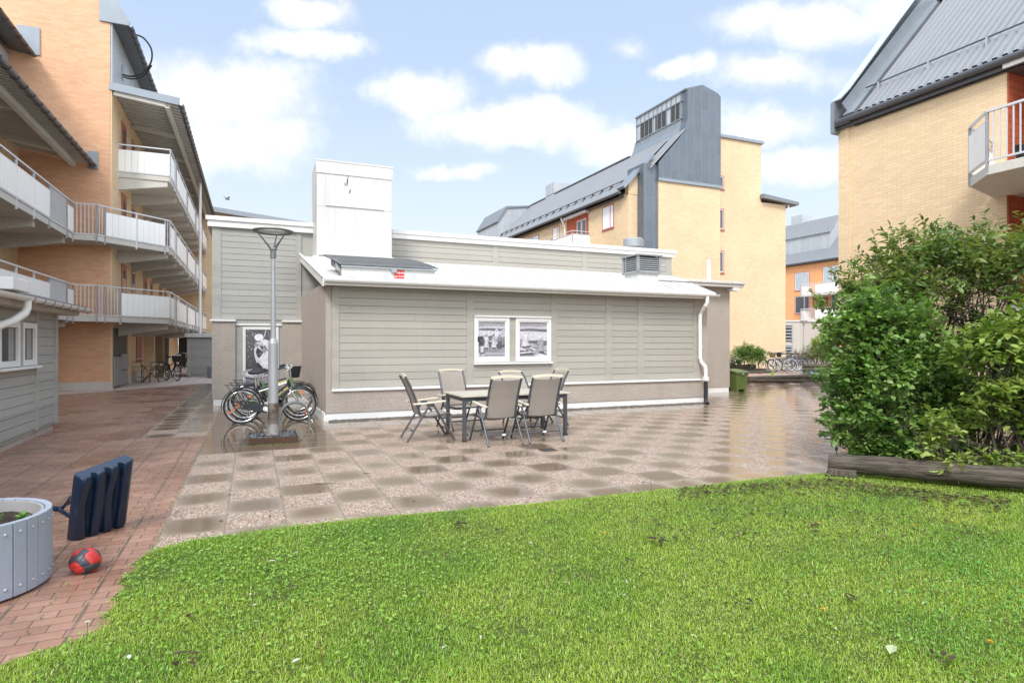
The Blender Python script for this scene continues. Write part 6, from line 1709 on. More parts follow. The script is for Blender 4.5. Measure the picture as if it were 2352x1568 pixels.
def log_(mb, p, q, r, seed=0, n=14, seg=14):
    rr = random.Random(seed); p, q = Vector(p), Vector(q); P = []; rs = []
    for k in range(seg+1):
        f = k/seg; c = p.lerp(q, f)+Vector((0,0,rr.uniform(-.006,.006))); P.append(c); rs.append(r*rr.uniform(.94,1.05))
    rs[0] *= .9; rs[-1] *= .9
    return mb.tube(P, rs, n)
def sandpit():
    t = site('sandpit', 'timber edged sandpit with wet sand beside the green bin', 'sandpit', 20, 19.7)
    a, b, v0, v1 = 18.05, 22.6, 18.2, 21.4
    MB().box(a, v0, -.01, b, v1, .2).build('sand', M['sand'], t)
    for k, (p, q, z) in enumerate([((a-.1,v0),(b+.2,v0),.075),((a-.05,v0+.02),(b,v0+.02),.215),((a,v0+.2),(a,v1),.075),((a-.02,v0+.2),(a-.02,v1),.215),((a,v1),(b,v1),.075),((a-.2,v1),(b+.1,v1),.23),((b,v0+.2),(b,v1),.1)]):
        log_(MB(), (*p,z), (*q,z), .085, k).build('log', M['log'], t, smooth=True)
    return t
sandpit()
def toy(name, label, cat, x, y, z, mat, kind):
    Y = (1.6-z)*1390/(y-788); p = Vector(((x-1176)*Y/1390, Y, z)); t = thing(name, label, cat, p, random.uniform(0,3))
    if kind == 'shovel':
        MB().box(-.05,-.04,0,.07,.04,.02).build('blade', mat, t, bevel=.006); MB().tube([(.07,0,.012),(.24,0,.02)],.012,8).build('handle', mat, t)
    elif kind == 'bucket':
        MB().lathe([(.055,0),(.075,.13),(.082,.13),(.08,.12),(.05,.02)],0,0,18,caps=False).build('body', mat, t, smooth=True); MB().tube([(.075*math.cos(a),0,.13+.06*math.sin(a)) for a in [PI*k/10 for k in range(11)]],.005,6).build('handle', M['white'], t)
    else:
        MB().lathe([(.0005,0),(.05,.015),(.075,.06),(.075,.09),(.05,.13),(.0005,.15)],0,0,18,caps=False).build('body', mat, t, smooth=True)
        MB().lathe([(.078,.07),(.078,.085)],0,0,18).build('band', M['white'], t)
toy('toy_shovel', 'long red toy shovel at the left corner of the sandpit', 'toy shovel', 1718, 862, .2, M['red'], 'shovel')
toy('toy_shovel', 'small red toy shovel at the far edge of the sand', 'toy shovel', 1748, 859, .2, M['red'], 'shovel')
toy('toy_bucket', 'lime green toy bucket standing in the sandpit', 'toy bucket', 1774, 862, .2, M['lime'], 'bucket')
toy('toy_rake', 'red toy rake right of the green bucket in the sandpit', 'toy rake', 1809, 858, .2, M['red'], 'shovel')
toy('toy_ball', 'blue and white toy ball on the right of the sandpit', 'ball', 1863, 859, .2, M['blue'], 'ball')
def lid():
    p = W(21.7, 18.35, .3); t = thing('plastic_sledge', 'pale grey plastic tray lying on the right end of the sandpit', 'tray', p, TH+.5)
    m = MB(); m.add([(-.4,-.25,.05),(.4,-.25,.05),(.4,.25,.05),(-.4,.25,.05),(-.32,-.18,-.05),(.32,-.18,-.05),(.32,.18,-.05),(-.32,.18,-.05)],[(4,5,6,7),(0,1,5,4),(1,2,6,5),(2,3,7,6),(3,0,4,7)]); m.build('tray', mk('pale_plastic',(.62,.64,.62),.4), t, recalc=False)
    MB().tube([(-.4,-.25,.05),(.4,-.25,.05),(.4,.25,.05),(-.4,.25,.05)],.018,6,closed=True).build('edge', M['lamp_metal'], t)
lid()
def raised_bed(label, pts, zs, r, name='log_edging'):
    p0 = Vector((*pts[0],0)); q = Vector(zs[0][2])-Vector(zs[0][1]); an = math.atan2(q.y, q.x); t = thing(name, label, 'log' if name == 'log' else 'log edging', p0, an)
    iv = Matrix.Rotation(-an, 3, 'Z')
    for k, (z, a, b, rr) in enumerate(zs):
        m = MB(); A, B = iv @ (Vector((*a,z))-p0), iv @ (Vector((*b,z))-p0); log_(m, A, B, rr, 30+k, 18, 26); m.build('log', M['log'], t, smooth=True)
    return t
a0, a1 = G(1660,856), G(1760,855)
raised_bed('stacked timber edging below the round green bush', [(a0.x,a0.y)], [(.10,(a0.x,a0.y),(a1.x,a1.y),.12),(.32,(a0.x,a0.y+.03),(a1.x-.6,a1.y+.03),.12),(.52,(a0.x,a0.y+.06),(a1.x-1.4,a1.y+.06),.11)], .12)
a0, a1 = G(1843,853), G(1960,855)
raised_bed('timber edging right of the parked bicycles', [(a0.x,a0.y)], [(.11,(a0.x,a0.y),(a1.x,a1.y),.13),(.33,(a0.x,a0.y+.02),(a1.x,a1.y+.02),.12)], .12)
# the heavy log in front of the shrubs
A, B = Vector((3.72,7.12)), Vector((6.8,5.40))
d = (B-A).normalized()
raised_bed('thick weathered grey log lying along the lawn under the shrubs', [(A.x,A.y)], [(.205,(A.x,A.y),(B.x,B.y),.108)], .105, 'log')
bpy.data.objects['log'].rotation_euler[1] = R(1.9)
raised_bed('short lower log stub supporting the thick weathered log', [(A.x+.05,A.y-.02)], [(.078,(A.x-.05,A.y-.05),(A.x+.30*d.x-.03,A.y+.30*d.y-.05),.078)], .07, 'log')
bpy.context.view_layer.update()
# ------------------------------------------------------------------ shrubs
def shrub(name, label, cat, base, blobs, leaf, pal, seed, stems=14, trunk_r=.02, group=None, droop=.25, per=14, shoot=(.28,.55), bare=None, upward=.35):
    """blobs: (cx, cy, cz, rx, ry, rz, shoots) relative to base; leaf = (length, width)"""
    r = np.random.default_rng(seed); pr = random.Random(seed)
    t = thing(name, label, cat, base, 0, group)
    ends = []; starts = []; tone = []
    for (cx, cy, cz, rx, ry, rz, n) in blobs:
        d = r.normal(size=(n, 3)); d /= np.linalg.norm(d, axis=1)[:, None]; d[:, 2] = np.where(d[:, 2] < -.55, -d[:, 2]*.5, d[:, 2])
        rad = r.uniform(.40, 1.0, n)**.55
        bump = 1 + .16*np.sin(d[:,0]*5+seed) * np.cos(d[:,1]*4+d[:,2]*5) + .10*np.sin(d[:,2]*9+d[:,0]*7)
        e = np.array([cx, cy, cz]) + d*np.array([rx, ry, rz])*(rad*bump)[:, None]
        dirn = d*.75 + np.array([0, 0, upward]) + r.normal(0, .35, (n, 3)); dirn /= np.linalg.norm(dirn, axis=1)[:, None]
        L = r.uniform(*shoot, n)
        ends.append(e); starts.append(e - dirn*L[:, None]); tone.append(r.normal(0, .18, n) + .22*np.sin(e[:,0]*4+seed)*np.cos(e[:,1]*3+e[:,2]*4))
    E = np.concatenate(ends); B = np.concatenate(starts); tn = np.concatenate(tone); n = len(E)
    E[:, 2] -= droop*.0; keep = E[:, 2] > .06; E, B, tn = E[keep], B[keep], tn[keep]; n = len(E)
    # leaves
    k = per; f = (np.arange(k)+r.uniform(0, .6, (n, k)))/k*.92+.10
    P = B[:, None, :]*(1-f[..., None]) + E[:, None, :]*f[..., None]
    ax = E-B; ax /= np.linalg.norm(ax, axis=1)[:, None]
    sd = np.cross(ax, np.array([.13, .21, 1.0])); sd /= np.linalg.norm(sd, axis=1)[:, None]+1e-9; up = np.cross(sd, ax)
    an = np.where(np.arange(k) % 2 == 0, 0, PI)[None, :] + r.normal(0, .7, (n, k))
    side = sd[:, None, :]*np.cos(an)[..., None] + up[:, None, :]*(np.sin(an)*.6)[..., None]
    D = ax[:, None, :]*r.uniform(.35, .9, (n, k))[..., None] + side*.9 + r.normal(0, .22, (n, k, 3)); D[..., 2] -= droop*r.uniform(0, 1.2, (n, k))
    D /= np.linalg.norm(D, axis=2)[..., None]
    L = leaf[0]*r.uniform(.42, 1.2, (n, k))*(.75+.4*np.sin(PI*f*.9)); Wd = L*leaf[1]/leaf[0]*r.uniform(.42, .58, (n, k))
    nrm = np.array([0, 0, 1.0]) + r.normal(0, .38, (n, k, 3)) + side*.2
    S_ = np.cross(D, nrm); S_ /= np.linalg.norm(S_, axis=2)[..., None]+1e-9; U = np.cross(S_, D)
    D, S_, U, P = [q.reshape(-1, 3) for q in (D, S_, U, P)]; L = L.ravel()[:, None]; Wd = Wd.ravel()[:, None]; m = len(P)
    fold = r.uniform(.05, .45, (m, 1)); curl = r.uniform(-.05, .30, (m, 1))
    q = lambda a, s, e: P + D*L*a + S_*Wd*s + U*(Wd*abs(s)*fold - L*curl*a*a + L*e)
    V = np.stack([q(0,0,0), q(.28,-.8,0), q(.6,-.95,0), q(1,0,0), q(.6,.95,0), q(.28,.8,0), q(.45,0,-.02)], 1).reshape(-1, 3)
    idx = (np.arange(m)*7)[:, None]
    loops = np.concatenate([idx+np.array([0,1,6,5]), idx+np.array([1,2,3,6]), idx+np.array([6,3,4,5])], 1).ravel(); st = np.arange(3*m)*4
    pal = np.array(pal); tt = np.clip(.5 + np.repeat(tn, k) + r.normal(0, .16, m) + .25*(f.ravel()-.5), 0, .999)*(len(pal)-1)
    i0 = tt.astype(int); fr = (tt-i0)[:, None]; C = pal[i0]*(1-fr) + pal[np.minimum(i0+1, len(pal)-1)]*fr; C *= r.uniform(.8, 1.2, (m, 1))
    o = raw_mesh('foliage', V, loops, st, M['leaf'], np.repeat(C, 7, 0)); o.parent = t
    # twigs and stems
    tw = MB()
    for i in range(0, n, 1 if n < 900 else 2): 
        p, e = Vector(B[i]), Vector(E[i]); mid = p.lerp(e, .5)+Vector((pr.uniform(-.03,.03),pr.uniform(-.03,.03),.03))
        tw.tube([p, mid, e], [.0045,.0032,.0015], 4, caps=False)
    sp = max(abs(b[0])+b[3] for b in blobs)
    for i in range(stems):
        j = pr.randrange(n); e = Vector(B[j]); a = pr.random()*6.28; s = Vector((math.cos(a)*.22*sp*pr.random()+.35*e.x, math.sin(a)*.2*sp*pr.random()+.35*e.y, -.05))
        m1 = s.lerp(e, .35)+Vector((pr.uniform(-.08,.08),pr.uniform(-.08,.08),.12)); m2 = s.lerp(e, .7)+Vector((pr.uniform(-.1,.1),pr.uniform(-.1,.1),.10))
        tw.tube([s, m1, m2, e], [trunk_r,trunk_r*.75,trunk_r*.5,trunk_r*.25], 7, caps=False)
        for b in range(5):
            j2 = pr.randrange(n); e2 = Vector(B[j2]); 
            if (e2-m2).length < 1.1: tw.tube([m2, m2.lerp(e2,.5)+Vector((0,0,.04)), e2], [trunk_r*.42,trunk_r*.3,trunk_r*.14], 5, caps=False)
    tw.build('branches', M['wood_dark'], t, smooth=True, recalc=False)
    return t
DK = [(.065,.130,.028),(.115,.22,.046),(.175,.31,.068),(.26,.39,.115)]
MD = [(.065,.115,.034),(.105,.185,.045),(.165,.255,.060),(.22,.29,.08),(.20,.18,.085)]
YG = [(.110,.195,.034),(.180,.285,.05),(.265,.36,.075),(.36,.43,.12)]
shrub('shrub', 'tall open shrub with plum-like leaves and bare reddish twigs before the tan brick building', 'shrub', (6.35, 9.3, 0),
      [(-.80,-.4,2.25,.92,.8,.75,330),(.0,-.3,2.75,1.15,.9,.75,420),(1.2,-.3,2.75,1.2,.9,.85,380),(2.3,-.2,2.2,1.1,.9,1.0,200),(-.5,.3,1.5,.8,.6,.6,110)],
      (.105,.042), MD, 3, stems=34, trunk_r=.026, droop=.35, per=13, upward=.5)
shrub('shrub', 'dense dark green rounded shrub hanging over the left log end', 'shrub', (4.85, 8.15, 0),
      [(-.02,-.1,1.75,.80,.62,.74,430),(-.18,-.25,1.1,.72,.6,.72,400),(-.30,-.35,.55,.62,.5,.5,270),(.15,-.5,.28,.85,.3,.25,190),(.55,-.1,1.25,.6,.6,.9,300),(.55,-.3,.55,.6,.4,.45,200)],
      (.072,.052), DK, 5, stems=22, trunk_r=.014, droop=.3, per=15, shoot=(.18,.40))
shrub('shrub', 'bright yellow-green broad-leaved shrub in front at the right edge', 'shrub', (6.0, 7.15, 0),
      [(-.35,-.15,1.55,.62,.5,.45,170),(.25,-.15,1.75,.75,.6,.55,280),(.9,-.2,1.85,.75,.6,.7,240),(-.25,-.3,1.05,.6,.45,.35,140),(-.3,-.1,.75,.5,.4,.3,70),(.7,-.1,.7,.8,.4,.35,110),(.55,-.35,1.1,.9,.5,.45,190),(.3,-.5,.34,1.0,.28,.26,120),(1.4,-.1,1.2,.8,.7,.8,140)],
      (.095,.050), YG, 7, stems=26, trunk_r=.016, droop=.35, per=11, shoot=(.22,.45))
shrub('shrub', 'low lime green leafy sprays drooping over the thick log', 'shrub', (4.80, 6.80, 0),
      [(-.08,-.12,.62,.30,.22,.32,38),(.05,-.25,.30,.30,.14,.16,26),(.48,-.25,.32,.35,.22,.22,28),(.95,-.45,.28,.4,.2,.2,26)],
      (.085,.048), YG[1:], 9, stems=7, trunk_r=.007, droop=.3, per=9, shoot=(.18,.32))
shrub('shrub', 'shrub with shade painted into its dark leaves filling the gap behind the bright front shrub', 'shrub', (6.9, 8.5, 0),
      [(-.9,.0,.75,.8,.5,.75,330),(.2,.1,.8,.9,.5,.8,380),(1.4,.0,.9,.9,.5,.85,300),(.3,.2,1.7,1.2,.5,.6,200)], (.075,.05), [(.018,.045,.012),(.035,.08,.018),(.06,.12,.03)], 15, stems=16, trunk_r=.014, per=13, shoot=(.2,.45))  # near-black leaf palette puts the shrub interior's shade into colour
shrub('shrub', 'small low dark undergrowth shrub behind the right part of the log', 'shrub', (6.6, 6.8, 0),
      [(.1,.0,.35,.7,.35,.30,120),(-.6,.35,.30,.5,.3,.25,60)], (.06,.04), DK[:2], 12, stems=8, trunk_r=.008, per=10, shoot=(.15,.3))
def far_bush(name, label, x, y_base, z0, rx, rz, leaf, pal, seed, n=420, Y=None, ry=None):
    p = G(x, y_base) if Y is None else Vector(((x-1176)*Y/1390, Y, 0))
    return shrub(name, label, 'bush', (p.x, p.y, z0), [(0,0,rz*.75,rx,ry or rx*.8,rz,n)], leaf, pal, seed, stems=10, trunk_r=.02, per=12, shoot=(.25,.5))
far_bush('bush', 'rounded dark green bush above the stacked timber edging', 1722, 0, .40, 1.0, .72, (.10,.04), DK, 21, 620, Y=33)
far_bush('bush', 'low bush with white-edged leaves at the house corner', 1690, 0, .45, .42, .26, (.07,.045), [(.06,.12,.03),(.10,.17,.05),(.62,.64,.54)], 22, 170, Y=32.2)
far_bush('bush', 'vivid yellow-green bush before the plastered annex', 1893, 0, .3, 1.0, 1.15, (.14,.08), [(.14,.25,.02),(.22,.34,.03),(.30,.42,.05)], 23, 420, Y=39)
far_bush('bush', 'thin twiggy olive bush behind the parked bicycles', 1835, 0, .3, 1.0, .62, (.05,.02), [(.16,.16,.06),(.22,.22,.08),(.26,.24,.11)], 24, 240, Y=38)
far_bush('bush', 'taller twiggy olive bush behind the bicycles, nearest the shrubs', 1875, 0, .25, 1.05, .85, (.06,.025), [(.10,.11,.04),(.16,.17,.06),(.20,.18,.08)], 25, 300, Y=36.5)

# ------------------------------------------------------------------ small things on the ground
def dead_leaf(name, label, cat, p, size, cols, seed, group, thick=1, mat='leaf', curl=.4):
    t = thing(name, label, cat, p, random.Random(seed).random()*6.28, group); r = random.Random(seed); f = MB()
    for k in range(thick):
        a = r.random()*6.28; c, s = math.cos(a), math.sin(a); ox, oy, oz = (r.uniform(-1,1)*size*.7*(thick>1), r.uniform(-1,1)*size*.7*(thick>1), r.random()*size*.35*(thick>1))
        L = size*r.uniform(.7,1.1); w = L*r.uniform(.28,.45); col = r.choice(cols)
        P = [(-.5,0,0),(-.2,-1,curl*.6),(.2,-.9,curl*.7),(.5,0,.1*curl),(.2,.9,curl*.5),(-.2,1,curl*.8),(0,0,0)]
        V = [(x*L*c-y*w*s*.5+ox, x*L*s+y*w*c*.5+oy, z*L*.4+oz+.003) for x, y, z in P]
        f.add(V, [(0,1,6,5),(1,2,3,6),(6,3,4,5)], col)
    f.build('leaf' if name == 'fallen_leaf' else 'petals', M[mat], t, col=True, recalc=False)
    return t
def lawn_p(x, y):
    p = G(x, y); a = np.array([p.x]); b = np.array([p.y]); d = edge_dist(a, b, LAWN)
    return Vector((p.x, p.y, float(ground_z(a, b, d)[0]) + .022))
BR = [(.060,.042,.018),(.085,.058,.026),(.040,.030,.014)]
for k, (x, y, s, n) in enumerate([(1510,1271,.085,8),(1706,1416,.06,4),(1961,1409,.06,4),(2164,1547,.07,4),(1444,1313,.05,3),(424,1557,.07,5),(1055,1231,.08,5),(1152,1239,.05,2),(664,1380,.05,3),(439,1447,.055,3),(1350,1180,.05,2),(985,1218,.05,2)]):
    dead_leaf('fallen_leaf', 'small clump of dark dead leaf lying in the grass', 'dead leaf', lawn_p(x, y)+Vector((0,0,.008)), s, BR, 40+k, 'dark dead leaves on the lawn', n)
for k, (x, y) in enumerate([(620,1186),(508,1197),(951,1151),(1040,1178),(735,1130),(1478,1108),(1568,1105)]):
    p = G(x, y); dead_leaf('fallen_leaf', 'dark wet dead leaf lying on the paving slabs', 'dead leaf', Vector((p.x,p.y,.002)), .05, BR, 70+k, 'dark dead leaves on the slabs', 1)
for k, (x, y) in enumerate([(1219,1273),(681,1557),(296,1550),(575,1399),(586,1424),(625,1319),(1020,1532),(1100,1507),(1924,1482),(1592,1502),(1441,1365),(1428,1399),(1910,1387),(680,1300),(470,1290),(2110,1330),(2180,1370),(2050,1395),(2230,1320),(2120,1420),(1850,1400)]):
    s = .045 if k < 6 else .022
    dead_leaf('fallen_petal', 'small white petal lying in the grass', 'petal', lawn_p(x, y)+Vector((0,0,.012)), s, [(.72,.72,.66),(.66,.60,.60)], 90+k, 'white petals scattered on the lawn', 1 if k < 6 else 2, curl=.3)
dead_leaf('fallen_leaf', 'single pale green fallen leaf at the lower right of the lawn', 'leaf', lawn_p(2048,1530)+Vector((0,0,.012)), .115, [(.52,.60,.36)], 33, None, 1)
def dandelion(label, x, y, h=.05, head=.016, white=False, grp='dandelions in the lawn'):
    p = lawn_p(x, y); t = thing('dandelion', label, 'dandelion', p-Vector((0,0,.02)), 0, grp)
    MB().tube([(0,0,0),(.004,.002,h*.6),(.006,.0,h)], .0022, 5).build('stem', M['stem'], t)
    f = MB(); r = random.Random(int(x)); n = 46
    for k in range(n):
        a = 2.4*k; e = .15+1.2*(k/n); L = head*(1.0-.35*k/n); d = Vector((math.cos(a)*math.cos(e), math.sin(a)*math.cos(e), math.sin(e)*.6)); s = Vector((-math.sin(a), math.cos(a), 0))*L*.16; b = Vector((.006,0,h))
        f.add([tuple(b-s*.5), tuple(b+s*.5), tuple(b+d*L+s), tuple(b+d*L-s)], [(0,1,2,3)], (.7,.7,.66) if white else (.75,.45,.02))
    f.build('flower', M['leaf'], t, col=True, recalc=False); return t
for k, (x, y) in enumerate([(1880,1227),(2097,1232),(2238,1210),(1790,1136),(1888,1432),(1384,1250),(2272,1512),(2190,1222)]):
    dandelion('small yellow dandelion flower in the right part of the lawn', x, y, .035)
dandelion('tall dandelion stalk with a white closed head at the lawn edge by the paving', 198, 1500, .13, .014, True, None)
for k, (x, y, h) in enumerate([(1495,1128,.16),(608,1530,.11),(735,1545,.11),(1450,1136,.06)]):
    p = lawn_p(x, y); t = thing('dock_stalk', ['single tall reddish seed stalk at the lawn edge near the plain slabs','thin brown seed stalk low left in the foreground grass','pair-like brown seed stalk right of another in the foreground grass','short reddish stalk at the lawn edge beside the taller one'][k], 'weed stalk', p-Vector((0,0,.03)))
    MB().tube([(0,0,0),(.004,0,h*.5),(-.004,.003,h)], [.003,.0025,.0015], 5).build('stem', mk('dry_stem', (.20,.085,.05), .7), t)
# twigs on the slabs
for k, (x, y, L, a) in enumerate([(752,1111,.30,.15),(843,1087,.10,.1),(1590,1192,.0,.0),(1530,1130,.12,.5)]):
    if L == 0: continue
    p = G(x, y); t = thing('twig', ['long thin twig lying across the slabs in front of the lamp','short twig on the slabs right of the longer twig','', 'short twig on the plain slabs by the lawn'][k], 'twig', (p.x, p.y, .004), a)
    MB().tube([(-L/2,0,0),(0,.012,.002),(L/2,-.006,0)], [.0035,.003,.0015], 5).build('stick', M['wood_dark'], t)
def drain():
    p = G(1258, 1033); t = thing('drain_cover', 'small square drain set in a slab before the chairs', 'drain cover', (p.x, p.y, 0), TH)
    m = MB(); m.box(-.12,-.12,.001,.12,-.10,.006).box(-.12,.10,.001,.12,.12,.006).box(-.12,-.10,.001,-.10,.10,.006).box(.10,-.10,.001,.12,.10,.006)
    m.build('frame', M['rust'], t); g = MB().box(-.10,-.10,.001,.10,.10,.002)
    for k in range(6): g.box(-.09+.031*k,-.1,.002,-.075+.031*k,.1,.005)
    g.build('grate', M['gutter_dark'], t)
drain()
# leaf litter along the lawn edge near the log; weeds round the lamp box and in joints
def litter():
    r = random.Random(17); f = MB()
    for k in range(1500):
        t = r.random()
        if k < 1150:
            x = 1560+760*r.random(); y = (1122-.045*(x-1560) if x < 1900 else 1107+(x-1900)*.115) + 8 + abs(r.gauss(0, 16))
        else: x = 1500+800*r.random(); y = 1140+120*r.random()
        p = lawn_p(x, min(y, 1330))
        L = r.uniform(.02,.055); a = r.random()*6.28; c, s = math.cos(a), math.sin(a); w = L*.3; col = r.choice(BR+[(.16,.11,.06),(.24,.20,.10),(.10,.07,.04)])
        z = r.uniform(-.012,.012); P = [(-.5,0,0),(-.1,-1,.3),(.5,0,.1),(-.1,1,.4)]
        f.add([(p.x+x_*L*c-y_*w*s, p.y+x_*L*s+y_*w*c, p.z+z+z_*L*.6) for x_, y_, z_ in P], [(0,1,2,3)], col)
    o = f.build('leaf_litter', M['leaf'], None, col=True, recalc=False); tag(o, 'brown leaf litter along the lawn edge below the shrubs', 'leaf litter', kind='stuff')
litter()
def weeds():
    r = random.Random(23); f = MB()
    spots = []
    for k in range(70): a = r.random(); spots.append(LP + Matrix.Rotation(TH,3,'Z') @ Vector((-.4+.8*r.random(), -.38-.03*abs(r.gauss(0,1)), 0)))
    for k in range(16): a = r.random(); spots.append(LP + Matrix.Rotation(TH,3,'Z') @ Vector((-.42, -.35+.3*r.random(), 0)))
    for k in range(260):
        u, v = -.71+r.choice([0,0,0,.5,1.0,1.5,2.0])+r.gauss(0,.012), 4.8+6*r.random()
        p = W(u, v); spots.append(p)
    for k in range(120): spots.append(W(-.71-.42*r.randrange(1,6)+r.gauss(0,.01), 3.2+3.5*r.random()))
    for p in spots:
        near = (p-LP).length < .7
        for q in range(r.randrange(2,4) if near else 2):
            a = r.random()*6.28; L = r.uniform(.012,.03) if near else r.uniform(.008,.022); d = Vector((math.cos(a),math.sin(a),r.uniform(.3,1.2))).normalized()*L; s = Vector((-math.sin(a),math.cos(a),0))*L*.25
            f.add([tuple(p),tuple(p+d*.5+s),tuple(p+d),tuple(p+d*.5-s)], [(0,1,2,3)], (r.uniform(.06,.16),r.uniform(.14,.26),.03))
    o = f.build('weeds', M['leaf'], None, col=True, recalc=False); tag(o, 'small weeds in the paving joints and round the lamp box', 'weeds', kind='stuff')
weeds()
def bird():
    p = Vector(((522-1176)*24/1390, 24, 1.6+331*24/1390)); t = thing('bird', 'small dark bird in flight above the left rooftops', 'bird', p, .6); t.rotation_euler = (R(38), R(28), R(20))
    b = MB(); b.tube([(-.10,0,0),(-.06,0,0),(0,0,0),(.06,0,.005),(.085,0,.008),(.105,0,.004)], [.004,.018,.026,.020,.017,.002], 10)
    b.add([(-.05,-.012,.0),(-.05,.012,.0),(-.15,.03,.0),(-.15,-.03,.0)], [(0,1,2,3)])
    b.build('body', M['rust'], t, smooth=True)
    for s in (-1,1):
        MB().add([(.045,s*.015,.012),(.055,s*.10,.05),(.02,s*.20,.035),(-.03,s*.17,.03),(-.03,s*.09,.035),(-.035,s*.015,.01),(.045,s*.015,.006),(.055,s*.10,.044),(.02,s*.20,.033),(-.03,s*.17,.027),(-.03,s*.09,.03),(-.035,s*.015,.005)],
                 [(0,1,4,5),(1,2,3,4),(11,10,7,6),(10,9,8,7),(0,6,7,1),(1,7,8,2),(2,8,9,3),(3,9,10,4),(4,10,11,5),(5,11,6,0)]).build('wing', M['gutter_dark'], t)
bird()
# ------------------------------------------------------------------ camera, sky, sun
cam = bpy.data.cameras.new('camera'); co = bpy.data.objects.new('camera', cam); COL.objects.link(co)
co.location = (0, 0, 1.6); co.rotation_euler = (PI/2, 0, 0)
cam.sensor_width = 36; cam.lens = 1390/2352*36; cam.shift_y = 4/2352; cam.clip_end = 2000; cam.clip_start = .05
S.camera = co
SUN_EL, SUN_AZ = 46, 195                        # high soft sun behind the viewer, a little to the left
w = bpy.data.worlds.new('World'); S.world = w; w.use_nodes = True
nt = w.node_tree; nt.nodes.clear()
nn = lambda t, **k: (lambda x: ([setattr(x, a, b) for a, b in k.items()], x)[1])(nt.nodes.new(t))
L = nt.links.new
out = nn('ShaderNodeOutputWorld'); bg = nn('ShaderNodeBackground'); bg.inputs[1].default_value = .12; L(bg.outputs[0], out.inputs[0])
sky = nn('ShaderNodeTexSky', sky_type='NISHITA', sun_disc=False, sun_elevation=R(SUN_EL), sun_rotation=R(SUN_AZ), air_density=1.0, dust_density=.6, ozone_density=1.6)
tc = nn('ShaderNodeTexCoord'); sp = nn('ShaderNodeSeparateXYZ'); L(tc.outputs['Generated'], sp.inputs[0])
def ma(op, a, b=None, c=None):
    x = nn('ShaderNodeMath', operation=op)
    for i, q in enumerate((a, b, c)):
        if q is None: continue
        if isinstance(q, (int, float)): x.inputs[i].default_value = q
        else: L(q, x.inputs[i])
    return x.outputs[0]
def sm(x, lo, hi):
    r = nn('ShaderNodeMapRange', interpolation_type='SMOOTHSTEP'); L(x, r.inputs[0]); r.inputs[1].default_value = lo; r.inputs[2].default_value = hi; return r.outputs[0]
dx, dy, dz = sp.outputs
yy = ma('MAXIMUM', dy, .08)
cx = nn('ShaderNodeCombineXYZ'); L(ma('DIVIDE', dx, yy), cx.inputs[0]); L(ma('DIVIDE', dz, yy), cx.inputs[1]); P2 = cx.outputs[0]
def noi(vec, s, d=6, r=.6):
    x = nn('ShaderNodeTexNoise'); x.inputs['Scale'].default_value = s; x.inputs['Detail'].default_value = d; x.inputs['Roughness'].default_value = r; L(vec, x.inputs['Vector']); return x.outputs
n1 = noi(tc.outputs['Generated'], 5.5, 8, .62); n2 = noi(tc.outputs['Generated'], 17, 6, .6)
wob = nn('ShaderNodeVectorMath', operation='SUBTRACT'); L(n1[1], wob.inputs[0]); wob.inputs[1].default_value = (.5,.5,.5)
wb = nn('ShaderNodeVectorMath', operation='SCALE'); L(wob.outputs[0], wb.inputs[0]); wb.inputs['Scale'].default_value = .10
ps = nn('ShaderNodeVectorMath', operation='ADD'); L(P2, ps.inputs[0]); L(wb.outputs[0], ps.inputs[1])
CL = [(470,225,260,105,1.0),(380,330,240,90,.9),(560,330,170,80,.7),(720,25,110,45,.85),(700,100,160,42,.9),(1215,150,115,52,1.0),(960,215,125,50,.95),(1190,285,250,62,1.0),(1370,320,170,52,.85),
      (1060,392,85,20,.7),(1880,55,220,62,.9),(1790,165,150,50,.65),(1555,150,60,24,.8),(1630,150,34,34,.7),(1760,290,150,48,.75),(1850,375,140,44,.8),(2050,20,200,60,.7),(1450,100,45,22,.35)]
tot = None
for x, y, rx, ry, s in CL:
    a = nn('ShaderNodeVectorMath', operation='SUBTRACT'); L(ps.outputs[0], a.inputs[0]); a.inputs[1].default_value = ((x-1176)/1390, (788-y)/1390, 0)
    b = nn('ShaderNodeVectorMath', operation='MULTIPLY'); L(a.outputs[0], b.inputs[0]); b.inputs[1].default_value = (1390/rx, 1390/ry, 0)
    ln = nn('ShaderNodeVectorMath', operation='LENGTH'); L(b.outputs[0], ln.inputs[0])
    q = ma('MULTIPLY', ma('SUBTRACT', 1.12, ln.outputs['Value']), s)
    tot = q if tot is None else ma('MAXIMUM', tot, q)
det = ma('ADD', ma('MULTIPLY', ma('SUBTRACT', n2[0], .5), 1.1), ma('MULTIPLY', ma('SUBTRACT', n1[0], .5), .9))
fm = sm(ma('ADD', tot, det), -.16, .68)
back = sm(n1[0], .40, .60)
frontness = sm(dy, .12, .3)
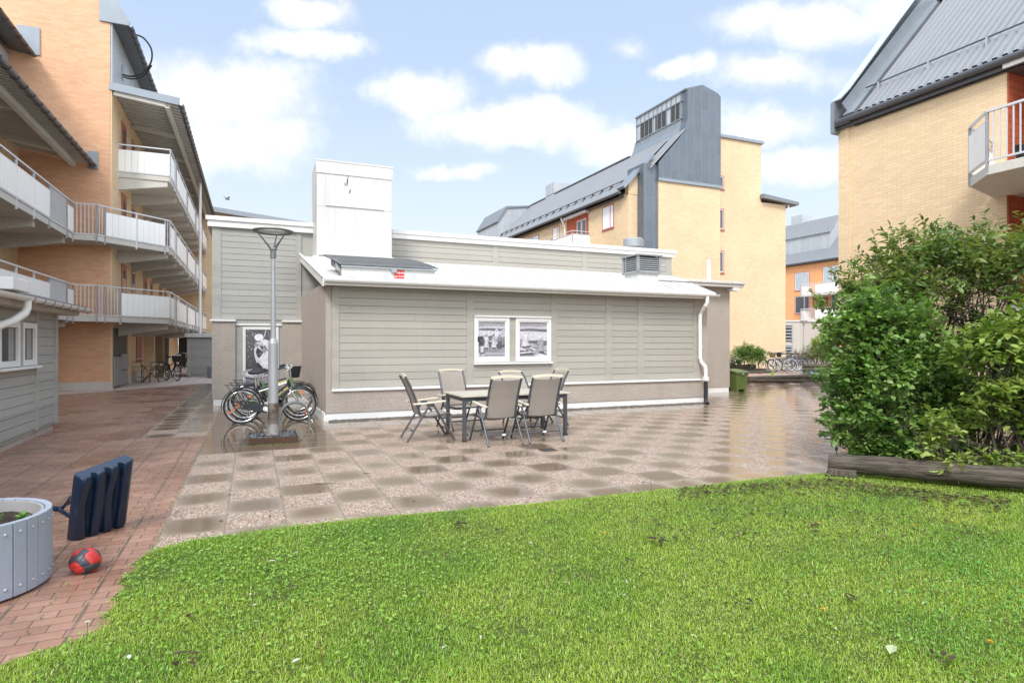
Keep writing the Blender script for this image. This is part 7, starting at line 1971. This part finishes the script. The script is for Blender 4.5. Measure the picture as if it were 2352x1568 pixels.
mx = nn('ShaderNodeMix', data_type='FLOAT'); L(frontness, mx.inputs[0]); L(back, mx.inputs[2]); L(fm, mx.inputs[3]); cm = mx.outputs[0]
hor = ma('SUBTRACT', 1.0, sm(dz, .02, .50))
haze = ma('MULTIPLY', ma('POWER', hor, 1.25), .93)
def mixc(f, a, b):
    x = nn('ShaderNodeMix', data_type='RGBA'); 
    for q, i in ((f,0),(a,6),(b,7)):
        if isinstance(q, (tuple,list)): x.inputs[i].default_value = (*q,1)
        elif isinstance(q, (int,float)): x.inputs[i].default_value = q
        else: L(q, x.inputs[i])
    return x.outputs[2]
veil = mixc(.72, sky.outputs[0], (2.80, 3.42, 4.30))
c1 = mixc(haze, veil, (3.75, 4.05, 4.4))
shade = sm(n2[0], .25, .8)
cl = mixc(shade, (4.5, 4.55, 4.65), (5.1, 5.1, 5.1))
base = mixc(ma('MULTIPLY', cm, .96), c1, cl)
# gain added to the unseen sky overhead and behind the viewer, lighting front faces
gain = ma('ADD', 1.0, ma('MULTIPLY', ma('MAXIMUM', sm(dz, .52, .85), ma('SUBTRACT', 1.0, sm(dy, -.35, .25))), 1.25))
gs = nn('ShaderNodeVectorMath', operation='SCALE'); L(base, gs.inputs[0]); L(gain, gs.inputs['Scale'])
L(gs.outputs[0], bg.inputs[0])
sl = bpy.data.lights.new('sun', 'SUN'); sl.energy = 1.6; sl.angle = R(15); sl.color = (1, .955, .89)
so = bpy.data.objects.new('sun', sl); COL.objects.link(so)
a = R(SUN_AZ); e = R(SUN_EL)
sd = Vector((math.sin(a)*math.cos(e), math.cos(a)*math.cos(e), math.sin(e)))   # towards the sun
so.rotation_euler = sd.to_track_quat('Z', 'Y').to_euler(); so.location = (0, 0, 40)
S.view_settings.view_transform = 'Standard'; S.view_settings.look = 'None'; S.view_settings.gamma = 1
S.view_settings.exposure = 1.0
S.cycles.max_bounces = 8; S.cycles.diffuse_bounces = 4; S.cycles.glossy_bounces = 3; S.cycles.transmission_bounces = 4; S.cycles.transparent_max_bounces = 6
S.cycles.use_denoising = True
